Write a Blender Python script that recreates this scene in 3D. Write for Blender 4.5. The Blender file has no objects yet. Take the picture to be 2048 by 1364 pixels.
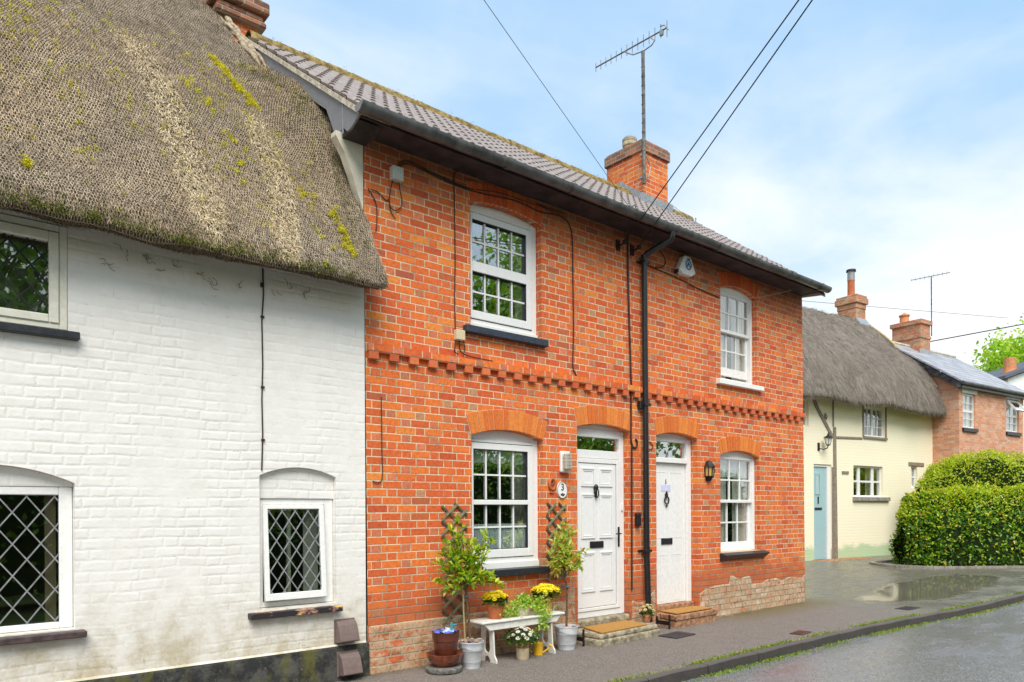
import bpy, bmesh, math, random
import numpy as np
from mathutils import Vector, Matrix
from mathutils.geometry import tessellate_polygon
R = math.radians
random.seed(7)
rng = np.random.default_rng(7)
scene = bpy.context.scene
COL = scene.collection

# ------------------------------------------------------------------ camera
cam_d = bpy.data.cameras.new('camera')
cam = bpy.data.objects.new('camera', cam_d)
COL.objects.link(cam)
cam_d.sensor_width = 36.0
cam_d.lens = 36.0 * 1448.0 / 2048.0
cam_d.shift_x = 0.0
cam_d.shift_y = 0.16555
cam_d.clip_start = 0.05
cam_d.clip_end = 2000
YAW = R(50.04)
cam.location = (-3.336, -6.105, 1.545)
# look along (cos yaw, sin yaw, 0); tiny roll
_fwd = Vector((math.cos(YAW), math.sin(YAW), 0))
_right = Vector((math.sin(YAW), -math.cos(YAW), 0))
_up = Vector((0, 0, 1))
_roll = R(0.3)
r2 = _right * math.cos(_roll) - _up * math.sin(_roll)
u2 = _right * math.sin(_roll) + _up * math.cos(_roll)
cam.matrix_world = Matrix(((r2.x, u2.x, -_fwd.x, cam.location.x), (r2.y, u2.y, -_fwd.y, cam.location.y),
                           (r2.z, u2.z, -_fwd.z, cam.location.z), (0, 0, 0, 1)))
scene.camera = cam

# ------------------------------------------------------------------ node helper
class G:
    def __init__(s, nt):
        s.nt = nt; nt.nodes.clear()
    def n(s, t, **k):
        nd = s.nt.nodes.new(t)
        for a, b in k.items(): setattr(nd, a, b)
        return nd
    def set(s, sock, v):
        if v is None: return
        if isinstance(v, bpy.types.NodeSocket): s.nt.links.new(v, sock)
        elif isinstance(v, (tuple, list)) and len(v) == 3 and sock.type == 'RGBA': sock.default_value = (*v, 1)
        else: sock.default_value = v
    def m(s, op, a, b=0.0, c=None, clamp=False):
        nd = s.n('ShaderNodeMath', operation=op, use_clamp=clamp)
        s.set(nd.inputs[0], a); s.set(nd.inputs[1], b)
        if c is not None: s.set(nd.inputs[2], c)
        return nd.outputs[0]
    def vm(s, op, a, b=(0, 0, 0)):
        nd = s.n('ShaderNodeVectorMath', operation=op)
        s.set(nd.inputs[0], a); s.set(nd.inputs[1], b)
        return nd.outputs[0]
    def mix(s, f, a, b, mode='MIX'):
        nd = s.n('ShaderNodeMix', data_type='RGBA', blend_type=mode)
        s.set(nd.inputs[0], f); s.set(nd.inputs[6], a); s.set(nd.inputs[7], b)
        return nd.outputs[2]
    def ramp(s, f, stops, interp='LINEAR'):
        nd = s.n('ShaderNodeValToRGB')
        cr = nd.color_ramp; cr.interpolation = interp
        while len(cr.elements) < len(stops): cr.elements.new(0.5)
        for e, (p, c) in zip(cr.elements, stops):
            e.position = p; e.color = (*c, 1) if len(c) == 3 else c
        s.set(nd.inputs[0], f)
        return nd.outputs[0]
    def noise(s, vec, scale, detail=4, rough=0.55, out=0, dist=0.0):
        nd = s.n('ShaderNodeTexNoise')
        s.set(nd.inputs['Vector'], vec); nd.inputs['Scale'].default_value = scale
        nd.inputs['Detail'].default_value = detail; nd.inputs['Roughness'].default_value = rough
        nd.inputs['Distortion'].default_value = dist
        return nd.outputs[out]
    def step(s, v, a, b, lo=0.0, hi=1.0):
        nd = s.n('ShaderNodeMapRange', interpolation_type='SMOOTHSTEP')
        s.set(nd.inputs[0], v); nd.inputs[1].default_value = a; nd.inputs[2].default_value = b
        nd.inputs[3].default_value = lo; nd.inputs[4].default_value = hi
        return nd.outputs[0]
    def pos(s):
        return s.n('ShaderNodeNewGeometry').outputs['Position']
    def xyz(s, v):
        nd = s.n('ShaderNodeSeparateXYZ'); s.set(nd.inputs[0], v); return nd.outputs
    def comb(s, x, y, z):
        nd = s.n('ShaderNodeCombineXYZ')
        for i, v in enumerate((x, y, z)): s.set(nd.inputs[i], v)
        return nd.outputs[0]
    def island(s):
        return s.n('ShaderNodeNewGeometry').outputs['Random Per Island']
    def bump(s, h, strength=0.5, dist=0.01):
        nd = s.n('ShaderNodeBump'); s.set(nd.inputs['Height'], h)
        nd.inputs['Strength'].default_value = strength; nd.inputs['Distance'].default_value = dist
        return nd.outputs[0]
    def bsdf(s, col, rough=0.6, normal=None, spec=0.5, metal=0.0, **k):
        nd = s.n('ShaderNodeBsdfPrincipled')
        s.set(nd.inputs['Base Color'], col); s.set(nd.inputs['Roughness'], rough)
        s.set(nd.inputs['Metallic'], metal); s.set(nd.inputs['Specular IOR Level'], spec)
        if normal is not None: s.set(nd.inputs['Normal'], normal)
        return nd.outputs[0]
    def out(s, sh):
        o = s.n('ShaderNodeOutputMaterial'); s.nt.links.new(sh, o.inputs[0])

def newmat(name):
    m = bpy.data.materials.new(name); m.use_nodes = True
    return m, G(m.node_tree)

# ------------------------------------------------------------------ world, sun, exposure
SUN_EL, SUN_AZ = R(52), (-0.50, -0.86)
w = bpy.data.worlds.new('World'); scene.world = w; w.use_nodes = True
g = G(w.node_tree)
sky = g.n('ShaderNodeTexSky', sky_type='NISHITA')
sky.sun_disc = False; sky.sun_elevation = SUN_EL; sky.sun_rotation = math.atan2(SUN_AZ[0], SUN_AZ[1])
sky.air_density = 1.0; sky.dust_density = 0.4; sky.ozone_density = 2.0
tc = g.n('ShaderNodeTexCoord').outputs['Generated']
X, Y, Z = g.xyz(tc)
zz = g.m('ADD', g.m('MAXIMUM', Z, 0.0), 0.22)
pv = g.comb(g.m('DIVIDE', X, zz), g.m('DIVIDE', Y, zz), 0.0)
n1 = g.noise(pv, 0.9, 6, 0.55, dist=0.6)
n2 = g.noise(g.vm('ADD', pv, (4.3, 1.7, 0)), 2.6, 5, 0.6, dist=0.3)
low = g.step(Z, 0.06, 0.50, 1.0, 0.0)              # more cloud towards the horizon
cl = g.m('ADD', g.m('ADD', g.m('MULTIPLY', n1, 1.1), g.m('MULTIPLY', n2, 0.35)), g.m('MULTIPLY', low, 0.54))
mask = g.step(cl, 0.54, 1.16)
blue = g.mix(0.80, g.mix(1.0, sky.outputs[0], (1.4, 1.4, 1.3), 'MULTIPLY'), (3.1, 5.1, 7.3))
col = g.mix(mask, blue, (7.6, 7.75, 7.9))
bg = g.n('ShaderNodeBackground'); g.set(bg.inputs[0], col); bg.inputs[1].default_value = 0.085
wo = g.n('ShaderNodeOutputWorld'); g.nt.links.new(bg.outputs[0], wo.inputs[0])

sd = bpy.data.lights.new('sun', 'SUN'); sun = bpy.data.objects.new('sun', sd); COL.objects.link(sun)
sd.energy = 2.4; sd.angle = R(40); sd.color = (1.0, 0.95, 0.87)
_sv = Vector((SUN_AZ[0] * math.cos(SUN_EL), SUN_AZ[1] * math.cos(SUN_EL), math.sin(SUN_EL)))
sun.rotation_euler = _sv.to_track_quat('Z', 'Y').to_euler()
sun.location = (-5, -9, 12)
scene.view_settings.view_transform = 'Standard'
scene.view_settings.look = 'None'
scene.view_settings.gamma = 1.0
scene.view_settings.exposure = 0.80
scene.cycles.max_bounces = 8
scene.cycles.transparent_max_bounces = 12

# ------------------------------------------------------------------ mesh helpers
WM = {}          # world translation / matrix of every object made here
FRAME = Matrix.Identity(4)     # local building frame of the current thing

class MB:
    def __init__(s): s.v = []; s.f = []
    def add(s, vs, fs):
        k = len(s.v); s.v += [tuple(p) for p in vs]; s.f += [tuple(i + k for i in q) for q in fs]; return s
    def box(s, x0, x1, y0, y1, z0, z1):
        return s.add([(x0, y0, z0), (x1, y0, z0), (x1, y1, z0), (x0, y1, z0), (x0, y0, z1), (x1, y0, z1), (x1, y1, z1), (x0, y1, z1)],
                     [(0, 3, 2, 1), (4, 5, 6, 7), (0, 1, 5, 4), (1, 2, 6, 5), (2, 3, 7, 6), (3, 0, 4, 7)])
    def prism(s, poly, a0, a1, axis='y'):
        """poly of (x,z) extruded along y, or (y,z) along x, or (x,y) along z"""
        n = len(poly)
        def P(p, a): return {'y': (p[0], a, p[1]), 'x': (a, p[0], p[1]), 'z': (p[0], p[1], a)}[axis]
        vs = [P(p, a0) for p in poly] + [P(p, a1) for p in poly]
        tri = tessellate_polygon([[Vector((p[0], p[1], 0)) for p in poly]])
        fs = [tuple(t) for t in tri] + [tuple(i + n for i in reversed(t)) for t in tri]
        fs += [(i, (i + 1) % n, (i + 1) % n + n, i + n) for i in range(n)]
        return s.add(vs, fs)
    def bar(s, p, q, wx, wz, up=(0, 0, 1)):
        p, q = Vector(p), Vector(q); d = (q - p).normalized(); u = Vector(up)
        a = d.cross(u)
        if a.length < 1e-4: a = d.cross(Vector((1, 0, 0)))
        a.normalize(); b = a.cross(d)
        a *= wx / 2; b *= wz / 2
        vs = [p - a - b, p + a - b, p + a + b, p - a + b, q - a - b, q + a - b, q + a + b, q - a + b]
        return s.add(vs, [(0, 3, 2, 1), (4, 5, 6, 7), (0, 1, 5, 4), (1, 2, 6, 5), (2, 3, 7, 6), (3, 0, 4, 7)])
    def tube(s, pts, r, n=8, closed=False):
        pts = [Vector(p) for p in pts]; m = len(pts)
        rs = r if isinstance(r, (list, tuple)) else [r] * m
        ref = None; vs = []
        for i, p in enumerate(pts):
            a = pts[max(i - 1, 0)] if not closed else pts[i - 1]
            b = pts[min(i + 1, m - 1)] if not closed else pts[(i + 1) % m]
            d = (b - a).normalized() if (b - a).length > 1e-9 else Vector((0, 0, 1))
            if ref is None:
                ref = d.cross(Vector((0, 0, 1)))
                if ref.length < 0.1: ref = d.cross(Vector((0, 1, 0)))
            ref = (ref - d * ref.dot(d)); ref.normalize()
            e = d.cross(ref)
            for k in range(n):
                t = 2 * math.pi * k / n
                vs.append(p + (ref * math.cos(t) + e * math.sin(t)) * rs[i])
        fs = []
        for i in range(m if closed else m - 1):
            j = (i + 1) % m
            for k in range(n):
                fs.append((i * n + k, i * n + (k + 1) % n, j * n + (k + 1) % n, j * n + k))
        if not closed:
            fs.append(tuple(range(n - 1, -1, -1))); fs.append(tuple((m - 1) * n + k for k in range(n)))
        return s.add(vs, fs)
    def lathe(s, prof, c=(0, 0, 0), n=28, sx=1.0, sy=1.0, cap=True):
        vs = []
        for (r, z) in prof:
            for k in range(n):
                t = 2 * math.pi * k / n
                vs.append((c[0] + r * math.cos(t) * sx, c[1] + r * math.sin(t) * sy, c[2] + z))
        fs = []
        for i in range(len(prof) - 1):
            for k in range(n):
                fs.append((i * n + k, i * n + (k + 1) % n, (i + 1) * n + (k + 1) % n, (i + 1) * n + k))
        if cap:
            fs.append(tuple(range(n - 1, -1, -1))); fs.append(tuple((len(prof) - 1) * n + k for k in range(n)))
        return s.add(vs, fs)
    def build(s, name, mat, parent=None, **k):
        return mesh_obj(name, np.array([tuple(p) for p in s.v], dtype=float), s.f, mat, parent, **k)

def tr(M, v):
    v = np.asarray(v, dtype=float)
    A = np.array(M)
    return v @ A[:3, :3].T + A[:3, 3]

def mesh_obj(name, v, f, mat, parent=None, smooth=None, bevel=0.0, seg=1, attr=None, flip=False, raw=False):
    """links one mesh object; v in the current FRAME; the object's origin goes to the base of its box"""
    v = tr(FRAME, v)
    lo, hi = v.min(0), v.max(0)
    o0 = np.array([(lo[0] + hi[0]) / 2, (lo[1] + hi[1]) / 2, lo[2]])
    me = bpy.data.meshes.new(name)
    vv = v - o0
    if isinstance(f, np.ndarray):
        k = f.shape[1]; m = len(f)
        me.vertices.add(len(vv)); me.vertices.foreach_set('co', vv.astype(np.float32).ravel())
        me.loops.add(m * k); me.loops.foreach_set('vertex_index', f.astype(np.int32).ravel())
        me.polygons.add(m); me.polygons.foreach_set('loop_start', np.arange(0, m * k, k, dtype=np.int32))
        me.update(calc_edges=True)
    else:
        me.from_pydata(vv.tolist(), [], f); me.update()
        bm = bmesh.new(); bm.from_mesh(me)
        bmesh.ops.recalc_face_normals(bm, faces=bm.faces)
        bm.to_mesh(me); bm.free()
    if attr is not None:
        a = me.color_attributes.new('tint', 'FLOAT_COLOR', 'POINT')
        c = np.ones((len(vv), 4), dtype=np.float32); c[:, :3] = attr
        a.data.foreach_set('color', c.ravel())
    if smooth is not None:
        me.polygons.foreach_set('use_smooth', np.ones(len(me.polygons), dtype=bool))
        if smooth < 179: me.set_sharp_from_angle(angle=R(smooth))
    me.materials.append(mat)
    o = bpy.data.objects.new(name, me); COL.objects.link(o)
    o.location = o0
    WM[o] = Matrix.Translation(Vector(o0))
    if parent is not None:
        o.parent = parent; o.matrix_parent_inverse = WM[parent].inverted()
    if bevel > 0:
        b = o.modifiers.new('bevel', 'BEVEL'); b.width = bevel; b.segments = seg; b.limit_method = 'ANGLE'; b.angle_limit = R(40)
    return o

def tag(o, label, cat, group=None, kind=None):
    if label: o['label'] = label
    if cat: o['category'] = cat
    if group: o['group'] = group
    if kind: o['kind'] = kind
    return o

def thing(name, label, cat, loc=(0, 0, 0), group=None):
    o = bpy.data.objects.new(name, None); COL.objects.link(o)
    p = FRAME @ Vector(loc); o.location = p; o.empty_display_size = 0.2
    WM[o] = Matrix.Translation(p)
    return tag(o, label, cat, group)

def grid_mesh(P):
    """P: (n,m,3) array -> verts, quads"""
    n, m = P.shape[:2]
    idx = np.arange(n * m).reshape(n, m)
    q = np.stack([idx[:-1, :-1], idx[1:, :-1], idx[1:, 1:], idx[:-1, 1:]], -1).reshape(-1, 4)
    return P.reshape(-1, 3), q

def catmull(pts, n):
    pts = np.array(pts, float)
    p = np.vstack([2 * pts[0] - pts[1], pts, 2 * pts[-1] - pts[-2]])
    out = []
    segs = len(pts) - 1
    # parametrise by chord length
    L = np.linalg.norm(np.diff(pts, axis=0), axis=1); cum = np.concatenate([[0], np.cumsum(L)])
    for t in np.linspace(0, cum[-1], n):
        i = min(np.searchsorted(cum, t, 'right') - 1, segs - 1); u = (t - cum[i]) / L[i]
        a, b, c, d = p[i:i + 4]
        out.append(0.5 * (2 * b + (c - a) * u + (2 * a - 5 * b + 4 * c - d) * u * u + (3 * b - a - 3 * c + d) * u ** 3))
    return np.array(out)

def vnoise(p, seed=0):
    """cheap smooth value noise, p (...,3)"""
    p = np.asarray(p, float); i = np.floor(p).astype(np.int64); f = p - i; f = f * f * (3 - 2 * f)
    def h(a):
        n = a[..., 0] * 374761393 + a[..., 1] * 668265263 + a[..., 2] * 2147483647 + seed * 974711
        n = (n ^ (n >> 13)) * 1274126177; n = n ^ (n >> 16)
        return (n & 0xffff) / 65535.0
    r = 0
    for dx in (0, 1):
        for dy in (0, 1):
            for dz in (0, 1):
                wgt = (f[..., 0] if dx else 1 - f[..., 0]) * (f[..., 1] if dy else 1 - f[..., 1]) * (f[..., 2] if dz else 1 - f[..., 2])
                r = r + wgt * h(i + np.array([dx, dy, dz]))
    return r

def leaves(C, D, N, L, Wd, fold=0.25):
    """diamond leaves: base C, direction D, normal N, length L, width Wd -> verts, tris"""
    C, D, N = (np.asarray(a, float) for a in (C, D, N))
    n = len(C)
    D = D / (np.linalg.norm(D, axis=1, keepdims=True) + 1e-9)
    S = np.cross(D, N); S /= (np.linalg.norm(S, axis=1, keepdims=True) + 1e-9)
    U = np.cross(S, D)
    L = np.broadcast_to(L, (n,))[:, None]; Wd = np.broadcast_to(Wd, (n,))[:, None]
    mid = C + D * L * 0.45 + U * L * 0.05
    a = mid + S * Wd * 0.5 + U * Wd * fold
    b = mid - S * Wd * 0.5 + U * Wd * fold
    t = C + D * L - U * L * 0.08
    V = np.stack([C, a, t, b], 1).reshape(-1, 3)
    k = np.arange(n)[:, None] * 4
    F = np.concatenate([k + np.array([[0, 1, 2]]), k + np.array([[0, 2, 3]])], 0)
    return V, F

def rdir(n):
    d = rng.normal(size=(n, 3)); return d / np.linalg.norm(d, axis=1, keepdims=True)

# ------------------------------------------------------------------ materials
def plain(name, col, rough=0.5, spec=0.5, metal=0.0, var=0.08, nscale=25, bump=0.0, bscale=80, bdist=0.002):
    m, g = newmat(name)
    p = g.pos()
    n = g.noise(p, nscale, 4, 0.6)
    c = g.mix(g.step(n, 0.3, 0.7), tuple(x * (1 - var) for x in col), tuple(min(1, x * (1 + var)) for x in col))
    nb = g.bump(g.noise(p, bscale, 3), bump, bdist) if bump else None
    r = g.m('ADD', rough - 0.06, g.m('MULTIPLY', n, 0.12))
    g.out(g.bsdf(c, r, nb, spec, metal)); return m

def bond(g, u, z, course, period, flemish=True, wob=0.004, seed=0.0):
    """-> distance to the nearest joint, per-brick random, header flag, row"""
    row = g.m('FLOOR', g.m('DIVIDE', z, course))
    zf = g.m('MULTIPLY', g.m('FRACT', g.m('DIVIDE', z, course)), course)
    wn = g.n('ShaderNodeTexWhiteNoise', noise_dimensions='1D'); g.set(wn.inputs['W'], g.m('ADD', row, seed))
    sh = g.m('ADD', g.m('MULTIPLY', g.m('MODULO', g.m('ABSOLUTE', row), 2.0), 0.5), g.m('MULTIPLY', wn.outputs['Value'], 0.06))
    uu = g.m('ADD', g.m('ADD', g.m('DIVIDE', u, period), sh), 200.0)
    cell = g.m('FLOOR', uu); uf = g.m('FRACT', uu)
    if flemish:
        hd = g.m('GREATER_THAN', uf, 0.6667)
        lx = g.m('SUBTRACT', uf, g.m('MULTIPLY', hd, 0.6667))
        ln = g.m('SUBTRACT', 0.6667, g.m('MULTIPLY', hd, 0.3333))
    else:
        hd = g.m('MULTIPLY', uf, 0.0); lx = uf; ln = g.m('ADD', hd, 1.0)
    dx = g.m('MULTIPLY', g.m('MINIMUM', lx, g.m('SUBTRACT', ln, lx)), period)
    dz = g.m('MINIMUM', zf, g.m('SUBTRACT', course, zf))
    nz = g.noise(g.pos(), 45, 3, 0.6)
    d = g.m('ADD', g.m('MINIMUM', dx, dz), g.m('MULTIPLY', g.m('SUBTRACT', nz, 0.5), wob * 2))
    w2 = g.n('ShaderNodeTexWhiteNoise', noise_dimensions='3D')
    g.set(w2.inputs['Vector'], g.comb(cell, row, g.m('ADD', g.m('MULTIPLY', hd, 3.7), seed)))
    return d, w2.outputs['Value'], hd, row, w2.outputs['Color']

def brick_mat(name, course=0.0765, period=0.329, k=(1, 1), stretch=None, head=None, mortar=(0.80, 0.60, 0.39), joint=0.0058,
              flemish=True, lime=0.0, seed=0.0, dirt_z=None, gain=1.0, shade_soot_z=None, bstr=0.6):
    stretch = stretch or [(0, (0.56, 0.085, 0.026)), (0.16, (0.65, 0.105, 0.028)), (0.40, (0.73, 0.140, 0.030)), (0.64, (0.78, 0.180, 0.034)), (0.90, (0.80, 0.250, 0.045)), (0.965, (0.42, 0.095, 0.048))]
    head = head or [(0, (0.70, 0.125, 0.032)), (0.30, (0.64, 0.125, 0.044)), (0.50, (0.58, 0.17, 0.085)), (0.68, (0.68, 0.20, 0.10)), (0.84, (0.48, 0.17, 0.085)), (0.93, (0.46, 0.26, 0.14))]
    m, g = newmat(name)
    P = g.pos(); x, y, z = g.xyz(P)
    u = g.m('ADD', g.m('MULTIPLY', x, k[0]), g.m('MULTIPLY', y, k[1]))
    d, rnd, hd, row, rc = bond(g, u, z, course, period, flemish, seed=seed)
    cs = g.ramp(rnd, stretch, 'CONSTANT'); ch = g.ramp(rnd, head, 'CONSTANT')
    c = g.mix(hd, cs, ch)
    rx, ry, rz = g.xyz(rc)
    c = g.mix(g.m('MULTIPLY', g.m('SUBTRACT', ry, 0.1), 0.35, clamp=True), c, (0.80, 0.20, 0.035))
    c = g.mix(0.05, c, (0.86, 0.40, 0.22))
    fine = g.noise(P, 30, 6, 0.65)
    c = g.mix(1.0, c, g.ramp(fine, [(0.25, (0.66, 0.62, 0.60)), (0.52, (1.0, 1.0, 1.0)), (0.8, (1.18, 1.26, 1.35))]), 'MULTIPLY')
    blot = g.step(g.noise(P, 11, 5, 0.7), 0.60, 0.74)
    c = g.mix(g.m('MULTIPLY', blot, 0.30), c, (0.62, 0.30, 0.19))
    pale = g.step(g.noise(g.vm('ADD', P, (9, 3, 5)), 17, 5, 0.75), 0.66, 0.76)
    c = g.mix(g.m('MULTIPLY', pale, 0.35), c, (0.70, 0.42, 0.30))
    dark = g.step(g.noise(g.vm('ADD', P, (2, 7, 1)), 2.2, 6, 0.7), 0.52, 0.74)
    c = g.mix(g.m('MULTIPLY', dark, 0.22), c, (0.32, 0.08, 0.035))
    mask = g.step(d, joint - 0.0025, joint + 0.0015)
    mo = g.mix(g.step(g.noise(P, 3.0, 5, 0.7), 0.46, 0.62), mortar, tuple(v * 0.42 for v in mortar))
    mo = g.mix(g.step(g.noise(P, 60, 2), 0.4, 0.7), mo, tuple(v * 0.75 for v in mortar))
    c = g.mix(mask, mo, c)
    if lime > 0:
        lm = g.step(g.noise(P, 9, 6, 0.75, dist=0.8), 0.60 - lime * 0.32, 0.66 - lime * 0.22)
        lcol = g.mix(g.noise(P, 30, 4), (0.40, 0.26, 0.14), (0.60, 0.47, 0.33))
        c = g.mix(g.m('MULTIPLY', lm, 0.86), c, lcol)
        gr = g.step(g.noise(g.vm('ADD', P, (5, 1, 2)), 5, 5, 0.7), 0.62, 0.75)
        c = g.mix(g.m('MULTIPLY', gr, 0.55), c, (0.16, 0.17, 0.06))
    if dirt_z:
        dz = g.step(g.m('ADD', z, g.m('MULTIPLY', g.noise(P, 4, 5, 0.7), 0.5)), dirt_z + 0.35, dirt_z, 0.0, 1.0)
        c = g.mix(g.m('MULTIPLY', dz, 0.55), c, (0.40, 0.13, 0.06))
        dj = g.m('MULTIPLY', g.m('SUBTRACT', 1.0, mask), g.m('MULTIPLY', dz, 0.6))
        c = g.mix(dj, c, (0.10, 0.06, 0.04))
    if shade_soot_z:
        so = g.m('MULTIPLY', g.step(g.m('ADD', z, g.m('MULTIPLY', g.noise(P, 5, 5, 0.7), 0.30)), shade_soot_z, shade_soot_z + 0.38), 0.62)  # occlusion shade under the eaves, with soot and damp, put into the brick colour
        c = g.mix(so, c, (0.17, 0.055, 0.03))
    h = g.m('ADD', g.m('MULTIPLY', mask, 1.0), g.m('ADD', g.m('MULTIPLY', fine, 0.45), g.m('MULTIPLY', rz, 0.25)))
    g.out(g.bsdf(c, 0.82, g.bump(h, bstr, 0.006), 0.25)); return m

M = {}
M['brick'] = brick_mat('red_flemish_brick', dirt_z=0.75, shade_soot_z=4.80)
M['brick_base'] = brick_mat('weathered_base_brick', lime=0.50, seed=3.0, mortar=(0.52, 0.43, 0.30), joint=0.008, bstr=1.0,
    stretch=[(0, (0.40, 0.12, 0.05)), (0.3, (0.44, 0.19, 0.085)), (0.6, (0.36, 0.20, 0.10)), (0.8, (0.52, 0.12, 0.045))],
    head=[(0, (0.42, 0.14, 0.06)), (0.4, (0.42, 0.25, 0.13)), (0.7, (0.28, 0.17, 0.1))])
M['brick_stone'] = brick_mat('limewashed_base_brick', lime=0.62, seed=5.0, mortar=(0.30, 0.22, 0.14), bstr=1.3, joint=0.007, course=0.083, period=0.27,
    stretch=[(0, (0.58, 0.34, 0.22)), (0.25, (0.64, 0.50, 0.38)), (0.5, (0.50, 0.36, 0.25)), (0.65, (0.66, 0.56, 0.46)), (0.82, (0.56, 0.22, 0.10))],
    head=[(0, (0.55, 0.38, 0.26)), (0.4, (0.45, 0.36, 0.25)), (0.7, (0.5, 0.24, 0.13))])
M['brick_chimney'] = brick_mat('chimney_brick', seed=11.0, dirt_z=None, flemish=False, period=0.225, lime=0.06)
DX, DY = math.cos(R(-6.12)), math.sin(R(-6.12))
farpal = [(0, (0.68, 0.32, 0.20)), (0.25, (0.74, 0.42, 0.28)), (0.5, (0.72, 0.36, 0.23)), (0.75, (0.76, 0.47, 0.33)), (0.93, (0.58, 0.28, 0.18))]
M['brick_far'] = brick_mat('pale_far_brick', seed=17.0, k=(DX + DY, DY - DX), flemish=False, period=0.225, stretch=farpal, head=farpal, mortar=(0.74, 0.58, 0.45), lime=0.12)
M['brick_far_ch'] = brick_mat('old_chimney_brick', seed=23.0, k=(DX + DY, DY - DX), flemish=False, period=0.225, lime=0.28,
    stretch=[(0, (0.5, 0.16, 0.09)), (0.3, (0.55, 0.3, 0.18)), (0.6, (0.42, 0.2, 0.12)), (0.85, (0.3, 0.2, 0.13))], mortar=(0.5, 0.4, 0.28))

def voussoir(name, a, b):
    m, g = newmat(name); P = g.pos()
    c = g.ramp(g.island(), [(0, a), (0.5, tuple((p + q) / 2 for p, q in zip(a, b))), (1, b)])
    f = g.noise(P, 35, 5, 0.65)
    c = g.mix(1.0, c, g.ramp(f, [(0.25, (0.78, 0.74, 0.72)), (0.6, (1, 1, 1)), (0.85, (1.1, 1.2, 1.3))]), 'MULTIPLY')
    g.out(g.bsdf(c, 0.8, g.bump(f, 0.5, 0.004), 0.25)); return m
M['arch_orange'] = voussoir('arch_orange_brick', (0.70, 0.17, 0.035), (0.82, 0.27, 0.055))
M['arch_red'] = voussoir('arch_red_brick', (0.55, 0.085, 0.024), (0.70, 0.14, 0.032))
m, g = newmat('dentil_brick'); P = g.pos()
wn = g.n('ShaderNodeTexWhiteNoise', noise_dimensions='1D'); g.set(wn.inputs['W'], g.m('FLOOR', g.m('DIVIDE', g.xyz(P)[0], .2233)))
c = g.mix(wn.outputs['Value'], (0.56, 0.115, 0.045), (0.74, 0.20, 0.075)); f_ = g.noise(P, 35, 5, 0.65)
c = g.mix(1.0, c, g.ramp(f_, [(0.25, (0.74, 0.70, 0.68)), (0.6, (1, 1, 1)), (0.85, (1.12, 1.22, 1.3))]), 'MULTIPLY')
g.out(g.bsdf(c, 0.8, g.bump(f_, 0.5, 0.004), 0.25)); M['dentil'] = m
M['mortar'] = plain('mortar', (0.58, 0.44, 0.30), 0.9, 0.2, var=0.2)

# white painted brickwork
m, g = newmat('white_painted_brick'); P = g.pos(); x, y, z = g.xyz(P)
xx = g.m('ADD', x, y)
zw = g.m('ADD', z, g.m('MULTIPLY', g.m('SUBTRACT', g.noise(P, 1.3, 4), 0.5), 0.07))
d, rnd, hd, row, rc = bond(g, xx, zw, 0.079, 0.335, True, wob=0.006, seed=40.0)
jm = g.step(d, -0.002, 0.020)
lum = g.noise(P, 6, 6, 0.7); fine = g.noise(P, 38, 6, 0.7)
soft = g.step(g.noise(g.vm('ADD', P, (3, 8, 4)), 1.7, 4, 0.6), 0.34, 0.64, 0.06, 0.85)
c = g.mix(g.step(lum, 0.3, 0.7), (0.785, 0.750, 0.695), (0.845, 0.818, 0.770))
crk = g.m('MULTIPLY', g.step(d, 0.0035, 0.0, 0.0, 1.0), g.step(g.noise(g.vm('ADD', P, (1, 2, 9)), 6, 4, 0.7), 0.55, 0.68))
c = g.mix(g.m('MULTIPLY', crk, 0.75), c, (0.42, 0.38, 0.33))
low = g.step(g.m('ADD', z, g.m('MULTIPLY', g.m('SUBTRACT', lum, 0.5), 0.9)), 1.0, 0.30)
st = g.m('MULTIPLY', low, g.step(g.noise(P, 3.2, 6, 0.75), 0.36, 0.66, 0.25, 1.0))
c = g.mix(g.m('MULTIPLY', st, 0.95), c, (0.48, 0.41, 0.27))
spot = g.m('MULTIPLY', low, g.step(g.noise(g.vm('ADD', P, (7, 7, 7)), 10, 6, 0.75), 0.58, 0.70))
c = g.mix(g.m('MULTIPLY', spot, 0.6), c, (0.27, 0.22, 0.11))
run = g.m('MULTIPLY', g.step(g.noise(g.vm('MULTIPLY', P, (7, 7, 0.6)), 1.6, 5, 0.7), 0.60, 0.75), g.step(z, 2.2, 3.4))
c = g.mix(g.m('MULTIPLY', run, 0.35), c, (0.55, 0.46, 0.32))
under = g.step(g.m('ADD', z, g.m('MULTIPLY', g.m('SUBTRACT', lum, 0.5), 0.6)), 3.30, 3.55)  # warm shade below the thatch eaves, painted into the wall colour
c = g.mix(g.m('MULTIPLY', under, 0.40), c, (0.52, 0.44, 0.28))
fl = g.step(g.noise(g.vm('ADD', P, (4, 4, 1)), 7, 6, 0.8, dist=1.2), 0.60, 0.63)
chip = g.m('MULTIPLY', g.step(g.noise(g.vm('ADD', P, (1, 6, 3)), 13, 6, 0.8, dist=0.8), 0.675, 0.70), g.step(g.noise(g.vm('ADD', P, (8, 2, 3)), 1.2, 3), 0.45, 0.60))
c = g.mix(g.m('MULTIPLY', chip, 0.55), c, (0.50, 0.44, 0.36))
h = g.m('ADD', g.m('MULTIPLY', g.m('MULTIPLY', jm, soft), 1.0), g.m('ADD', g.m('MULTIPLY', fine, 0.35), g.m('MULTIPLY', lum, 1.2)))
h = g.m('ADD', h, g.m('MULTIPLY', g.m('MULTIPLY', fl, low), 0.6))
h = g.m('ADD', h, g.m('MULTIPLY', rnd, 0.12))
g.out(g.bsdf(c, 0.72, g.bump(h, 0.44, 0.009), 0.3)); M['white_wall'] = m

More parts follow.
